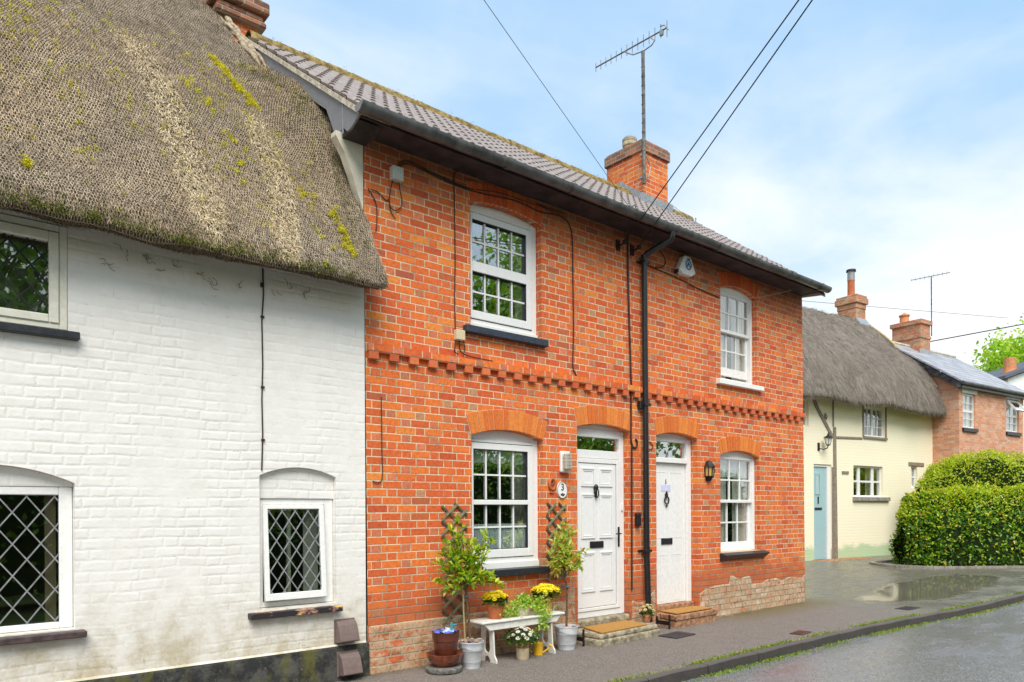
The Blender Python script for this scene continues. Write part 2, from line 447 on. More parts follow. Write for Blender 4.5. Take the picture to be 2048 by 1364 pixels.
m, g = newmat('black_mossy_plinth'); P = g.pos(); x, y, z = g.xyz(P)
c = g.mix(g.step(g.noise(P, 7, 6, 0.75), 0.42, 0.62), (0.030, 0.030, 0.030), (0.085, 0.083, 0.075))
ms = g.step(g.noise(g.vm('MULTIPLY', P, (1, 1, 0.5)), 4.5, 6, 0.75), 0.48, 0.66)
c = g.mix(g.m('MULTIPLY', ms, 0.75), c, (0.12, 0.115, 0.025))
c = g.mix(g.m('MULTIPLY', g.step(g.noise(P, 26, 4, 0.7), 0.62, 0.72), 0.5), c, (0.30, 0.28, 0.2))
g.out(g.bsdf(c, 0.75, g.bump(g.noise(P, 18, 6, 0.7), 0.8, 0.015), 0.3)); M['plinth'] = m

M['pvc'] = plain('white_frame', (0.82, 0.81, 0.79), 0.35, 0.5, var=0.03)
M['pvc_old'] = plain('white_wood_paint', (0.84, 0.83, 0.80), 0.45, 0.45, var=0.05, bump=0.15, bscale=40)
M['cream_frame'] = plain('cream_window_paint', (0.72, 0.69, 0.58), 0.5, 0.4, var=0.06, bump=0.1)
M['black_paint'] = plain('black_sill_paint', (0.022, 0.024, 0.030), 0.42, 0.5, var=0.3, bump=0.35, bscale=50)
M['blue_sill'] = plain('dark_blue_sill', (0.030, 0.040, 0.058), 0.5, 0.5, var=0.3, bump=0.35, bscale=60)
M['black_plastic'] = plain('black_plastic', (0.016, 0.016, 0.018), 0.33, 0.5, var=0.25)
M['gutter'] = plain('weathered_gutter', (0.085, 0.088, 0.088), 0.36, 0.5, var=0.5, nscale=6)
M['soffit'] = plain('dark_soffit', (0.050, 0.036, 0.036), 0.7, 0.3, var=0.45, nscale=5, bump=0.3)
M['barge'] = plain('grey_bargeboard', (0.23, 0.23, 0.25), 0.5, 0.4, var=0.1)
M['iron'] = plain('black_iron', (0.02, 0.02, 0.022), 0.45, 0.5, 0.4)
M['cable'] = plain('brown_cable', (0.045, 0.022, 0.016), 0.6, 0.4)
M['wire'] = plain('black_wire', (0.02, 0.02, 0.022), 0.6, 0.3)
M['greybox'] = plain('grey_box', (0.50, 0.50, 0.46), 0.5)
M['creambox'] = plain('cream_box', (0.66, 0.55, 0.34), 0.5)
M['galv'] = plain('galvanised_metal', (0.30, 0.30, 0.30), 0.5, 0.5, 0.3, var=0.2)
M['mast'] = plain('weathered_grey_mast', (0.15, 0.145, 0.13), 0.7, 0.3, var=0.5, nscale=9)
M['zinc'] = plain('painted_zinc', (0.68, 0.70, 0.73), 0.45, 0.5, 0.15, var=0.12, nscale=14)
M['render'] = plain('cream_render', (0.66, 0.60, 0.48), 0.8, 0.2, var=0.15, nscale=6, bump=0.4, bscale=30)
M['cement'] = plain('old_cement', (0.54, 0.48, 0.39), 0.9, 0.2, var=0.3, nscale=14, bump=0.8, bscale=45, bdist=0.01)
M['lead'] = plain('lead_flashing', (0.34, 0.36, 0.38), 0.5, 0.4, 0.2, var=0.25)
M['terracotta'] = plain('terracotta', (0.50, 0.145, 0.055), 0.7, 0.3, var=0.18, nscale=12)
M['terracotta_pale'] = plain('pale_terracotta', (0.58, 0.24, 0.11), 0.75, 0.3, var=0.2, nscale=12)
M['pot_buff'] = plain('buff_chimney_pot', (0.50, 0.42, 0.28), 0.8, 0.2, var=0.2, nscale=14)
M['brown_pot'] = plain('glazed_brown_pot', (0.115, 0.030, 0.016), 0.25, 0.6, var=0.25, nscale=9)
M['brown_bowl'] = plain('glazed_brown_bowl', (0.21, 0.055, 0.025), 0.28, 0.6, var=0.5, nscale=14)
M['blue_glaze'] = plain('blue_plastic_bag', (0.10, 0.14, 0.50), 0.35, 0.5, var=0.4, nscale=30)
M['bluewhite'] = plain('pale_blue_bag', (0.50, 0.62, 0.85), 0.4, 0.5, var=0.3, nscale=40)
M['stone_grey'] = plain('grey_stone', (0.17, 0.165, 0.145), 0.9, 0.2, var=0.4, nscale=22, bump=0.9, bscale=50, bdist=0.01)
M['stone_step'] = plain('step_stone', (0.33, 0.28, 0.19), 0.85, 0.3, var=0.5, nscale=14, bump=0.9, bscale=40, bdist=0.012)
M['brick_step'] = plain('brick_step', (0.38, 0.20, 0.11), 0.85, 0.3, var=0.45, nscale=16, bump=0.9, bscale=40, bdist=0.012)
M['bench'] = plain('white_bench_paint', (0.76, 0.74, 0.68), 0.5, 0.4, var=0.08, nscale=20, bump=0.3, bscale=35)
M['cream_glaze'] = plain('cream_bowl', (0.66, 0.60, 0.42), 0.35, 0.5, var=0.12)
M['stoneware'] = plain('stoneware', (0.62, 0.50, 0.32), 0.35, 0.5, var=0.1)
M['stoneware_brown'] = plain('stoneware_brown', (0.26, 0.11, 0.04), 0.3, 0.5, var=0.2)
M['yellow_enamel'] = plain('yellow_enamel', (0.80, 0.46, 0.02), 0.35, 0.5, var=0.1)
M['mat'] = plain('coir', (0.48, 0.25, 0.075), 0.95, 0.1, var=0.25, nscale=90, bump=1.0, bscale=260, bdist=0.006)
M['trellis_dark'] = plain('dark_green_trellis', (0.085, 0.085, 0.045), 0.7, 0.3, var=0.25, nscale=30)
M['trellis'] = plain('green_trellis', (0.22, 0.21, 0.115), 0.7, 0.3, var=0.25, nscale=30)
M['stem'] = plain('bark', (0.13, 0.085, 0.045), 0.85, 0.2, var=0.35, nscale=40, bump=0.6)
M['cane'] = plain('bamboo_cane', (0.42, 0.33, 0.16), 0.6)
M['navy'] = plain('navy_plastic', (0.02, 0.03, 0.09), 0.35)
M['logo_blue'] = plain('logo_blue', (0.01, 0.12, 0.32), 0.4)
M['lettering'] = plain('black_lettering', (0.012, 0.012, 0.014), 0.4)
M['paper'] = plain('lilac_paper', (0.62, 0.63, 0.82), 0.8, 0.1)
M['ink'] = plain('lilac_ink', (0.40, 0.42, 0.66), 0.8, 0.1)
M['teal_door'] = plain('pale_blue_door', (0.36, 0.53, 0.55), 0.45, 0.4, var=0.06)
M['oak'] = plain('grey_oak', (0.27, 0.22, 0.17), 0.85, 0.2, var=0.3, nscale=25, bump=0.6)
M['interior'] = plain('room_wall', (0.19, 0.16, 0.13), 0.9, 0.1, var=0.2, nscale=2)
M['ceramic_white'] = plain('white_ceramic', (0.85, 0.85, 0.83), 0.2, 0.6)
M['diffuser'] = plain('ribbed_glass_diffuser', (0.52, 0.46, 0.37), 0.2, 0.6)
M['amber'] = plain('amber_lamp_glass', (0.62, 0.42, 0.12), 0.2, 0.6)
M['cover'] = plain('iron_cover', (0.060, 0.052, 0.056), 0.45, 0.5, 0.2, var=0.3, nscale=60)
M['rust_cover'] = plain('rusty_cover', (0.13, 0.06, 0.04), 0.6, 0.4, 0.1, var=0.4, nscale=40)
M['vent'] = plain('brown_vent_plastic', (0.175, 0.125, 0.11), 0.5, 0.4, var=0.1)
M['pebble'] = voussoir('pebbles', (0.10, 0.10, 0.11), (0.62, 0.42, 0.28))
M['concrete'] = plain('concrete_edging', (0.30, 0.27, 0.23), 0.9, 0.2, var=0.3, nscale=12, bump=0.5)

m, g = newmat('peeling_sill'); P = g.pos()
c = g.ramp(g.noise(g.vm('MULTIPLY', P, (1, 1, 2)), 9, 4, .6), [(0, (0.025, 0.02, 0.022)), (0.50, (0.03, 0.022, 0.024)), (0.53, (0.30, 0.16, 0.12)), (0.60, (0.34, 0.2, 0.14)), (0.62, (0.66, 0.46, 0.12)), (1, (0.7, 0.55, 0.2))], 'CONSTANT')
g.out(g.bsdf(c, 0.55)); M['peeling_sill'] = m
# yellow limewash with green damp at the foot
m, g = newmat('pale_yellow_limewash'); P = g.pos(); x, y, z = g.xyz(P)
c = g.mix(g.noise(P, 2.0, 4), (0.93, 0.845, 0.61), (0.95, 0.88, 0.68))
gz = g.step(g.m('ADD', z, g.m('MULTIPLY', g.m('SUBTRACT', g.noise(P, 2.5, 5, 0.7), 0.5), 0.5)), 0.64, 0.48)
c = g.mix(g.m('MULTIPLY', gz, 0.8), c, (0.40, 0.58, 0.33))
c = g.mix(g.m('MULTIPLY', g.step(z, 3.6, 4.3), 0.30), c, (0.82, 0.74, 0.34))
u = g.m('ADD', g.m('MULTIPLY', x, DX), g.m('MULTIPLY', y, DY))
d, *_ = bond(g, u, z, 0.08, 0.23, False, seed=70.0)
g.out(g.bsdf(c, 0.85, g.bump(g.m('ADD', g.step(d, 0, 0.014), g.noise(P, 20, 4)), 0.22, 0.008), 0.2)); M['yellow_wall'] = m

# glass: part see-through, part mirror
def glass(name, lo, hi, tint=(0.80, 0.84, 0.82), wave=0.0):
    m, g = newmat(name)
    lw = g.n('ShaderNodeLayerWeight'); lw.inputs[0].default_value = 0.35
    t = g.n('ShaderNodeBsdfTransparent'); g.set(t.inputs[0], tint)
    gl = g.n('ShaderNodeBsdfGlossy'); gl.inputs['Roughness'].default_value = 0.012; g.set(gl.inputs[0], (0.93, 0.96, 0.97))
    if wave: g.set(gl.inputs['Normal'], g.bump(g.noise(g.pos(), 3.0, 2), wave, 0.02))
    f = g.step(lw.outputs['Facing'], 0.0, 1.0, lo, hi)
    mx = g.n('ShaderNodeMixShader'); g.set(mx.inputs[0], f)
    g.nt.links.new(t.outputs[0], mx.inputs[1]); g.nt.links.new(gl.outputs[0], mx.inputs[2])
    g.out(mx.outputs[0]); return m
M['glass'] = glass('window_glass', 0.27, 0.88, tint=(0.93, 0.95, 0.94), wave=0.008)
M['glass_clear'] = glass('sash_glass', 0.07, 0.50, tint=(0.95, 0.97, 0.96), wave=0.01)
M['glass_old'] = glass('old_leaded_glass', 0.16, 0.80, wave=0.03)

def cloth(name, a, b):
    m, g = newmat(name); P = g.pos()
    c = g.mix(g.noise(P, 8, 3), a, b)
    bs = g.bsdf(c, 0.9, None, 0.1)
    tl = g.n('ShaderNodeBsdfTranslucent'); g.set(tl.inputs[0], c)
    mx = g.n('ShaderNodeMixShader'); mx.inputs[0].default_value = 0.35
    g.nt.links.new(bs, mx.inputs[1]); g.nt.links.new(tl.outputs[0], mx.inputs[2]); g.out(mx.outputs[0]); return m
M['curtain'] = cloth('cream_curtain', (0.84, 0.82, 0.72), (0.88, 0.87, 0.80))
M['net'] = cloth('white_net', (0.78, 0.80, 0.80), (0.85, 0.86, 0.86))

m, g = newmat('frosted_pattern_film'); P = g.pos()
wv = g.n('ShaderNodeTexWave', wave_type='BANDS', bands_direction='X'); g.set(wv.inputs[0], P)
wv.inputs['Scale'].default_value = 9; wv.inputs['Distortion'].default_value = 9; wv.inputs['Detail'].default_value = 2; wv.inputs['Detail Scale'].default_value = 2.2
c = g.mix(g.step(wv.outputs['Fac'], 0.40, 0.60), (0.62, 0.80, 0.80), (0.95, 0.98, 0.98))
g.out(g.bsdf(c, 0.6, None, 0.3)); M['film'] = m

def leafmat(name, stops, trans=0.35, rough=0.35):
    m, g = newmat(name)
    c = g.ramp(g.island(), stops)
    bs = g.bsdf(c, rough, None, 0.5)
    tl = g.n('ShaderNodeBsdfTranslucent'); g.set(tl.inputs[0], g.mix(1.0, c, (1.5, 1.5, 0.6), 'MULTIPLY'))
    mx = g.n('ShaderNodeMixShader'); mx.inputs[0].default_value = trans
    g.nt.links.new(bs, mx.inputs[1]); g.nt.links.new(tl.outputs[0], mx.inputs[2]); g.out(mx.outputs[0]); return m
M['leaf_shrub'] = leafmat('shrub_leaf', [(0, (0.10, 0.24, 0.015)), (0.3, (0.22, 0.40, 0.02)), (0.65, (0.44, 0.56, 0.035)), (0.93, (0.66, 0.64, 0.07)), (1, (0.62, 0.26, 0.07))])
M['leaf_shrub2'] = leafmat('variegated_leaf', [(0, (0.16, 0.32, 0.025)), (0.3, (0.36, 0.48, 0.05)), (0.6, (0.60, 0.62, 0.13)), (0.92, (0.72, 0.66, 0.24)), (1, (0.66, 0.34, 0.14))])
M['leaf_mum'] = leafmat('chrysanthemum_leaf', [(0, (0.03, 0.09, 0.012)), (1, (0.10, 0.21, 0.025))], 0.25)
M['leaf_trail'] = leafmat('trailing_leaf', [(0, (0.22, 0.40, 0.04)), (0.6, (0.42, 0.58, 0.06)), (1, (0.62, 0.68, 0.2))])
M['leaf_hedge'] = leafmat('hedge_leaf', [(0, (0.030, 0.11, 0.010)), (0.45, (0.10, 0.27, 0.014)), (0.85, (0.30, 0.46, 0.020)), (0.96, (0.56, 0.58, 0.04)), (1, (0.55, 0.20, 0.04))], 0.30, 0.24)
M['leaf_lit_new'] = leafmat('lit_fresh_hedge_shoot', [(0, (0.26, 0.42, 0.02)), (0.5, (0.50, 0.60, 0.03)), (0.9, (0.74, 0.72, 0.06)), (1, (0.70, 0.40, 0.05))], 0.35, 0.4)  # lime of young shoots, bright to stand in for light on the hedge top
M['leaf_hedge2'] = leafmat('conifer_hedge_leaf', [(0, (0.20, 0.36, 0.02)), (0.6, (0.46, 0.58, 0.03)), (1, (0.70, 0.68, 0.06))], 0.35, 0.5)
M['leaf_tree'] = leafmat('tree_leaf', [(0, (0.16, 0.34, 0.02)), (0.6, (0.38, 0.58, 0.04)), (1, (0.60, 0.70, 0.07))], 0.45, 0.5)
M['leaf_dark'] = leafmat('dark_tree_leaf', [(0, (0.07, 0.17, 0.02)), (0.6, (0.19, 0.36, 0.04)), (1, (0.38, 0.52, 0.07))], 0.35, 0.5)
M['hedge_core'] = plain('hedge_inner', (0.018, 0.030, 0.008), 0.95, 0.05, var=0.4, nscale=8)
M['petal_yellow'] = leafmat('yellow_petal', [(0, (0.82, 0.62, 0.005)), (0.6, (0.90, 0.78, 0.01)), (1, (0.92, 0.85, 0.06))], 0.3, 0.6)
M['petal_white'] = leafmat('white_petal', [(0, (0.74, 0.74, 0.68)), (1, (0.86, 0.86, 0.84))], 0.2, 0.6)
M['petal_eye'] = plain('flower_eye', (0.55, 0.45, 0.05), 0.7)
M['grass'] = leafmat('grass_blade', [(0, (0.10, 0.20, 0.02)), (0.5, (0.24, 0.36, 0.03)), (1, (0.46, 0.48, 0.08))], 0.3, 0.5)
M['moss'] = leafmat('yellow_moss', [(0, (0.40, 0.38, 0.02)), (0.5, (0.70, 0.62, 0.015)), (1, (0.85, 0.76, 0.03))], 0.15, 0.8)
M['moss_green'] = leafmat('green_moss', [(0, (0.06, 0.085, 0.015)), (0.6, (0.17, 0.20, 0.02)), (1, (0.32, 0.33, 0.03))], 0.15, 0.8)
M['moss_roof'] = leafmat('ochre_moss', [(0, (0.10, 0.085, 0.02)), (0.6, (0.26, 0.19, 0.03)), (1, (0.36, 0.22, 0.03))], 0.1, 0.9)

def tinted(name, rough=0.85, nscale=60):
    m, g = newmat(name)
    a = g.n('ShaderNodeVertexColor', layer_name='tint').outputs[0]
    g.out(g.bsdf(a, rough, None, 0.2)); return m
M['straw'] = tinted('thatch_straw')

m, g = newmat('old_thatch'); P = g.pos()
q = g.vm('MULTIPLY', P, (60, 22, 18))
n = g.noise(q, 1.0, 5, 0.7); n2 = g.noise(P, 2.2, 5, 0.7); n3 = g.noise(P, 55, 3, 0.7)
c = g.mix(g.step(n, 0.3, 0.7), (0.060, 0.043, 0.028), (0.27, 0.20, 0.13))
c = g.mix(g.m('MULTIPLY', g.step(n2, 0.42, 0.70), 0.5), c, (0.085, 0.075, 0.035))
g.out(g.bsdf(c, 0.95, g.bump(g.m('ADD', n, n3), 1.0, 0.02), 0.1)); M['thatch'] = m

m, g = newmat('combed_grey_thatch'); P = g.pos()
q = g.vm('MULTIPLY', P, (26, 7, 7))
n = g.noise(q, 1.0, 6, 0.75); n2 = g.noise(g.vm('MULTIPLY', P, (2.4, 1.0, 0.9)), 1.0, 5, 0.65); n3 = g.noise(P, 55, 4, 0.75)
c = g.mix(g.step(n, 0.28, 0.72), (0.125, 0.105, 0.083), (0.30, 0.25, 0.205))
c = g.mix(g.m('MULTIPLY', g.step(n2, 0.42, 0.62), 0.55), c, (0.34, 0.29, 0.245))
c = g.mix(g.m('MULTIPLY', g.step(g.noise(g.vm('ADD', P, (4, 2, 6)), 0.8, 5, 0.7), 0.5, 0.7), 0.45), c, (0.12, 0.10, 0.08))
c = g.mix(g.step(n3, 0.5, 0.75), c, (0.12, 0.10, 0.085))
g.out(g.bsdf(c, 0.95, g.bump(g.m('ADD', g.m('ADD', n, n2), g.m('MULTIPLY', n3, 0.5)), 0.9, 0.03), 0.1)); M['thatch_far'] = m
M['netting'] = plain('wire_netting', (0.66, 0.53, 0.385), 0.55, 0.4, 0.1, var=0.3, nscale=3)

m, g = newmat('brown_roof_tile'); P = g.pos()
c = g.mix(g.noise(P, 14, 5, 0.65), (0.215, 0.172, 0.152), (0.345, 0.290, 0.265))
c = g.mix(g.m('MULTIPLY', g.step(g.noise(P, 3, 5, 0.7), 0.45, 0.7), 0.5), c, (0.40, 0.345, 0.32))
c = g.mix(g.m('MULTIPLY', g.step(g.noise(P, 28, 5, 0.75), 0.62, 0.72), 0.6), c, (0.30, 0.19, 0.07))
g.out(g.bsdf(c, 0.55, g.bump(g.noise(P, 60, 4), 0.4, 0.004), 0.5)); M['tile'] = m
M['tile_end'] = plain('shaded_mossy_tile_end', (0.055, 0.042, 0.036), 0.9, 0.1, var=0.5, nscale=8)  # near-black paints the shadowed hollow under each roll, along with moss
M['ridge_moss'] = plain('mossy_ridge_tile', (0.26, 0.19, 0.075), 0.9, 0.1, var=0.5, nscale=14, bump=0.9, bscale=60, bdist=0.012)
m, g = newmat('slate_roof'); P = g.pos(); x, y, z = g.xyz(P)
u = g.m('ADD', g.m('MULTIPLY', x, DX), g.m('MULTIPLY', y, DY))
d, rnd, hd, row, rc = bond(g, u, z, 0.14, 0.28, False, wob=0.003, seed=90.0)
c = g.ramp(rnd, [(0, (0.30, 0.30, 0.33)), (0.5, (0.38, 0.38, 0.41)), (1, (0.46, 0.45, 0.47))])
c = g.mix(g.step(d, 0.012, 0.004), c, (0.13, 0.13, 0.14))
c = g.mix(g.m('MULTIPLY', g.step(g.noise(P, 3, 5, 0.75), 0.5, 0.75), 0.6), c, (0.30, 0.29, 0.24))
g.out(g.bsdf(c, 0.45, g.bump(g.m('ADD', g.step(d, 0, 0.01), rnd), 0.5, 0.01), 0.5)); M['slate'] = m

# asphalt: pavement, forecourt, road
m, g = newmat('pavement_asphalt'); P = g.pos(); x, y, z = g.xyz(P)
gr = g.n('ShaderNodeTexVoronoi'); g.set(gr.inputs['Vector'], P); gr.inputs['Scale'].default_value = 130
grc = g.xyz(gr.outputs['Color'])[0]
big = g.noise(P, 0.9, 6, 0.7); mid = g.noise(P, 5, 6, 0.7)
c = g.ramp(grc, [(0, (0.105, 0.088, 0.074)), (0.6, (0.185, 0.160, 0.138)), (0.93, (0.27, 0.235, 0.20)), (1, (0.46, 0.41, 0.35))])
c = g.mix(g.step(mid, 0.35, 0.7), c, g.mix(0.5, c, (0.235, 0.20, 0.18)))
fc = g.step(g.m('ADD', x, g.m('MULTIPLY', big, 2.0)), 8.2, 10.4)
c = g.mix(g.m('MULTIPLY', fc, 0.75), c, g.mix(g.step(mid, 0.3, 0.7), (0.17, 0.16, 0.12), (0.27, 0.245, 0.19)))
ms = g.m('MULTIPLY', g.step(y, -0.75, -0.08), g.m('MULTIPLY', g.step(g.m('ADD', x, g.m('MULTIPLY', mid, 2.5)), 6.0, 7.6), g.step(x, 9.2, 8.2)))
c = g.mix(g.m('MULTIPLY', ms, 0.75), c, (0.15, 0.115, 0.03))
edge = g.m('MULTIPLY', g.step(y, -0.25, 0.0), g.step(mid, 0.35, 0.6))
c = g.mix(g.m('MULTIPLY', g.m('MULTIPLY', edge, g.step(x, 8.2, 8.0)), 0.6), c, (0.07, 0.06, 0.03))
# puddles: standing water in the dips of the forecourt
px = g.m('DIVIDE', g.m('SUBTRACT', x, 11.1), 2.1); py = g.m('DIVIDE', g.m('ADD', y, g.m('ADD', 0.25, g.m('MULTIPLY', x, 0.06))), 0.72)
pe = g.m('ADD', g.m('ADD', g.m('MULTIPLY', px, px), g.m('MULTIPLY', py, py)), g.m('MULTIPLY', g.m('SUBTRACT', g.noise(P, 1.3, 5, 0.65), 0.5), 2.4))
pud = g.step(pe, 1.15, 0.80)
wet = g.m('MAXIMUM', g.m('MULTIPLY', fc, g.step(g.noise(g.vm('ADD', P, (3, 1, 0)), 1.1, 6, 0.7), 0.36, 0.54)), pud)
c = g.mix(g.m('MULTIPLY', wet, 0.45), c, (0.075, 0.068, 0.045))
ro = g.mix(pud, g.mix(wet, (0.70, 0.70, 0.70), (0.22, 0.22, 0.22)), (0.03, 0.03, 0.03))
bh = g.m('MULTIPLY', g.m('ADD', gr.outputs['Distance'], g.m('MULTIPLY', mid, 1.0)), g.m('SUBTRACT', 1.0, g.m('MULTIPLY', pud, 0.985)))
g.out(g.bsdf(c, g.xyz(ro)[0], g.bump(bh, 0.55, 0.006), 0.5)); M['asphalt'] = m

m, g = newmat('wet_road_asphalt'); P = g.pos(); x, y, z = g.xyz(P)
gr = g.n('ShaderNodeTexVoronoi'); g.set(gr.inputs['Vector'], P); gr.inputs['Scale'].default_value = 100
grc = g.xyz(gr.outputs['Color'])[0]
mid = g.noise(P, 3.5, 6, 0.75); big = g.noise(g.vm('MULTIPLY', P, (0.5, 1.2, 1)), 1.6, 6, 0.7)
c = g.ramp(grc, [(0, (0.12, 0.12, 0.13)), (0.6, (0.21, 0.21, 0.225)), (0.95, (0.33, 0.33, 0.345)), (1, (0.5, 0.5, 0.5))])
c = g.mix(g.m('MULTIPLY', g.step(mid, 0.60, 0.72), 0.7), c, (0.055, 0.04, 0.04))
ro = g.step(big, 0.34, 0.60, 0.34, 0.10)
g.out(g.bsdf(c, ro, g.bump(g.m('ADD', g.m('MULTIPLY', gr.outputs['Distance'], 0.8), mid), 0.26, 0.006), 0.5)); M['road'] = m
m, g = newmat('kerb_stone'); P = g.pos(); x, y, z = g.xyz(P)
kn = g.m('LESS_THAN', g.m('FRACT', g.m('DIVIDE', x, 0.91)), 0.012)
c = g.mix(g.noise(P, 12, 6, 0.75), (0.030, 0.026, 0.023), (0.105, 0.090, 0.080))
nz_ = g.xyz(g.n('ShaderNodeNewGeometry').outputs['Normal'])[2]
c = g.mix(g.m('MULTIPLY', g.step(nz_, .6, .9), .7), c, (0.15, 0.13, 0.115))
c = g.mix(kn, c, (0.01, 0.01, 0.008))
g.out(g.bsdf(c, 0.6, g.bump(g.noise(P, 25, 5, 0.7), 0.8, 0.01), 0.4)); M['kerb'] = m
M['earth'] = plain('earth_and_grass', (0.09, 0.12, 0.03), 0.95, 0.1, var=0.4, nscale=1.0)

# ------------------------------------------------------------------ ground
def sstep(a, b, t):
    u = np.clip((np.asarray(t, float) - a) / (b - a), 0, 1); return u * u * (3 - 2 * u)
def gz(x): return 0.25 * sstep(8.6, 14.0, x)
def ky(x): return -1.86 - 0.0238 * np.maximum(0, np.asarray(x, float) - 5.5) ** 1.8

xs = np.concatenate([[-300, -80, -30], np.arange(-12, 34, 0.5), [40, 60, 120, 300]])
ys = np.array([-300, -80, -30, -15, -9, -5, 0, 5, 12, 30, 80, 300.])
Pg = np.array([[(x, y, float(gz(x)) - 0.16) for y in ys] for x in xs])
tag(mesh_obj('ground', *grid_mesh(Pg), M['earth']), 'grassy ground around the village lane', None, kind='structure')
xs = np.arange(-12, 32.01, 0.25)
rows = []
for x in xs:
    k = float(ky(x)); top = 0.4 if x < 8.2 else 9.0
    rows.append([(x, k + 0.095 + (top - k - 0.095) * t, float(gz(x)) + 0.004 * math.sin(x * 1.7 + t * 9)) for t in np.linspace(0, 1, 24)])
tag(mesh_obj('pavement', *grid_mesh(np.array(rows)), M['asphalt'], smooth=180), 'grey asphalt pavement with damp forecourt and puddle', None, kind='structure')
rows = [[(x, float(ky(x)) + 0.05 - 4.8 * t, float(gz(x)) - 0.090 + 0.05 * math.sin(math.pi * t)) for t in np.linspace(0, 1, 14)] for x in xs]
tag(mesh_obj('road', *grid_mesh(np.array(rows)), M['road'], smooth=180), 'wet grey asphalt lane', None, kind='structure')
rows = []
for x in np.arange(-12, 32.01, 0.15):
    k = float(ky(x)); z = float(gz(x)); e = 0.004 * math.sin(x * 6.3)
    rows.append([(x, k + 0.105, z - 0.03), (x, k + 0.10, z + 0.009), (x, k + 0.012, z + 0.016 + e), (x, k - 0.002, z + 0.004 + e), (x, k - 0.012, z - 0.13)])
tag(mesh_obj('kerb', *grid_mesh(np.array(rows)), M['kerb'], smooth=40), 'dark stone kerb between pavement and lane', None, kind='structure')

def grass_strip(name, label, n, fx):
    C, D, L = [], [], []
    t = rng.uniform(-1.0, 18.0, n)
    cl = vnoise(np.stack([t * 1.7, t * 0, t * 0], -1), 5)
    keep = rng.random(n) < np.clip(cl * 2.0 - 0.35, 0.12, 1)
    t = t[keep]; n = len(t)
    y = ky(t) + fx(n, t); z = gz(t)
    z = np.where(y < ky(t), z - 0.090, z + 0.0)
    C = np.stack([t, y, z], -1)
    D = rdir(n) * 0.75 + np.array([0, 0, 0.8])
    h = rng.uniform(0.015, 0.042, n)
    v, f = leaves(C, D, rdir(n), h, h * 0.32)
    return tag(mesh_obj(name, v, f, M['grass']), label, None, kind='stuff')
grass_strip('grass', 'short grass growing behind the kerb', 7000, lambda n, t: 0.105 + np.abs(rng.normal(0, 0.04, n)))
grass_strip('grass', 'short grass growing in the gutter below the kerb', 6500, lambda n, t: -0.02 - np.abs(rng.normal(0, 0.05, n)))

# ------------------------------------------------------------------ walls with openings
def arch_loop(x0, x1, z0, zs, rise, n=14):
    if rise <= 0: return [(x0, z0), (x1, z0), (x1, zs), (x0, zs)]
    wd = x1 - x0; Rr = (wd * wd / 4 + rise * rise) / (2 * rise); cx = (x0 + x1) / 2; cz = zs + rise - Rr
    a = math.asin(wd / 2 / Rr)
    pts = [(x0, z0), (x1, z0)]
    for i in range(n + 1):
        t = a - 2 * a * i / n
        pts.append((cx + Rr * math.sin(t), cz + Rr * math.cos(t)))
    return pts
def wall_front(mb, outline, holes, y, depth):
    loops = [outline] + [list(reversed(h)) for h in holes]
    flat = [p for l in loops for p in l]
    tri = tessellate_polygon([[Vector((p[0], p[1], 0)) for p in l] for l in loops])
    mb.add([(p[0], y, p[1]) for p in flat], [tuple(t) for t in tri])
    for h in holes:
        n = len(h)
        mb.add([(p[0], y, p[1]) for p in h] + [(p[0], y + depth, p[1]) for p in h],
               [(i, (i + 1) % n, (i + 1) % n + n, i + n) for i in range(n)])
def arch_ring(x0, x1, zs, rise, th, y0, y1, nb, gap=0.006):
    wd = x1 - x0; Rr = (wd * wd / 4 + rise * rise) / (2 * rise); cx = (x0 + x1) / 2; cz = zs + rise - Rr
    a = math.asin(wd / 2 / Rr); mb = MB()
    for i in range(nb):
        t0 = -a + 2 * a * i / nb + gap / Rr / 2; t1 = -a + 2 * a * (i + 1) / nb - gap / Rr / 2
        e0, e1 = random.uniform(-.004, .004), random.uniform(-.002, .003)
        P = [(cx + r * math.sin(t), cz + r * math.cos(t)) for r, t in ((Rr, t0), (Rr, t1), (Rr + th + e0, t1), (Rr + th + e0, t0))]
        mb.prism(P, y0 - e1, y1)
    return mb
def arch_back(x0, x1, zs, rise, th, y):
    wd = x1 - x0; Rr = (wd * wd / 4 + rise * rise) / (2 * rise); cx = (x0 + x1) / 2; cz = zs + rise - Rr
    a = math.asin(wd / 2 / Rr) * 1.005
    P = [(cx + (Rr) * math.sin(t), cz + (Rr) * math.cos(t)) for t in np.linspace(-a, a, 16)]
    P += [(cx + (Rr + th) * math.sin(t), cz + (Rr + th) * math.cos(t)) for t in np.linspace(a, -a, 16)]
    return P

FRAME = Matrix.Identity(4)
cottage = thing('brick_cottage', 'red brick pair of cottages with tiled roof, black gutter and two white front doors', 'cottage', (4, 0, 0))
OP = {'wul': (1.225, 2.235, 3.475, 4.795, 0.060), 'wll': (1.225, 2.243, 0.905, 2.345, 0.080), 'd3': (2.795, 3.742, 0.0, 2.545, 0.055),
      'd5': (4.268, 5.172, 0.0, 2.530, 0.060), 'wlr': (5.724, 6.748, 0.918, 2.340, 0.078), 'wur': (5.748, 6.702, 3.430, 4.780, 0.075)}
RV = 0.115
holes = [arch_loop(*OP[k]) for k in OP]
EZ = 5.07
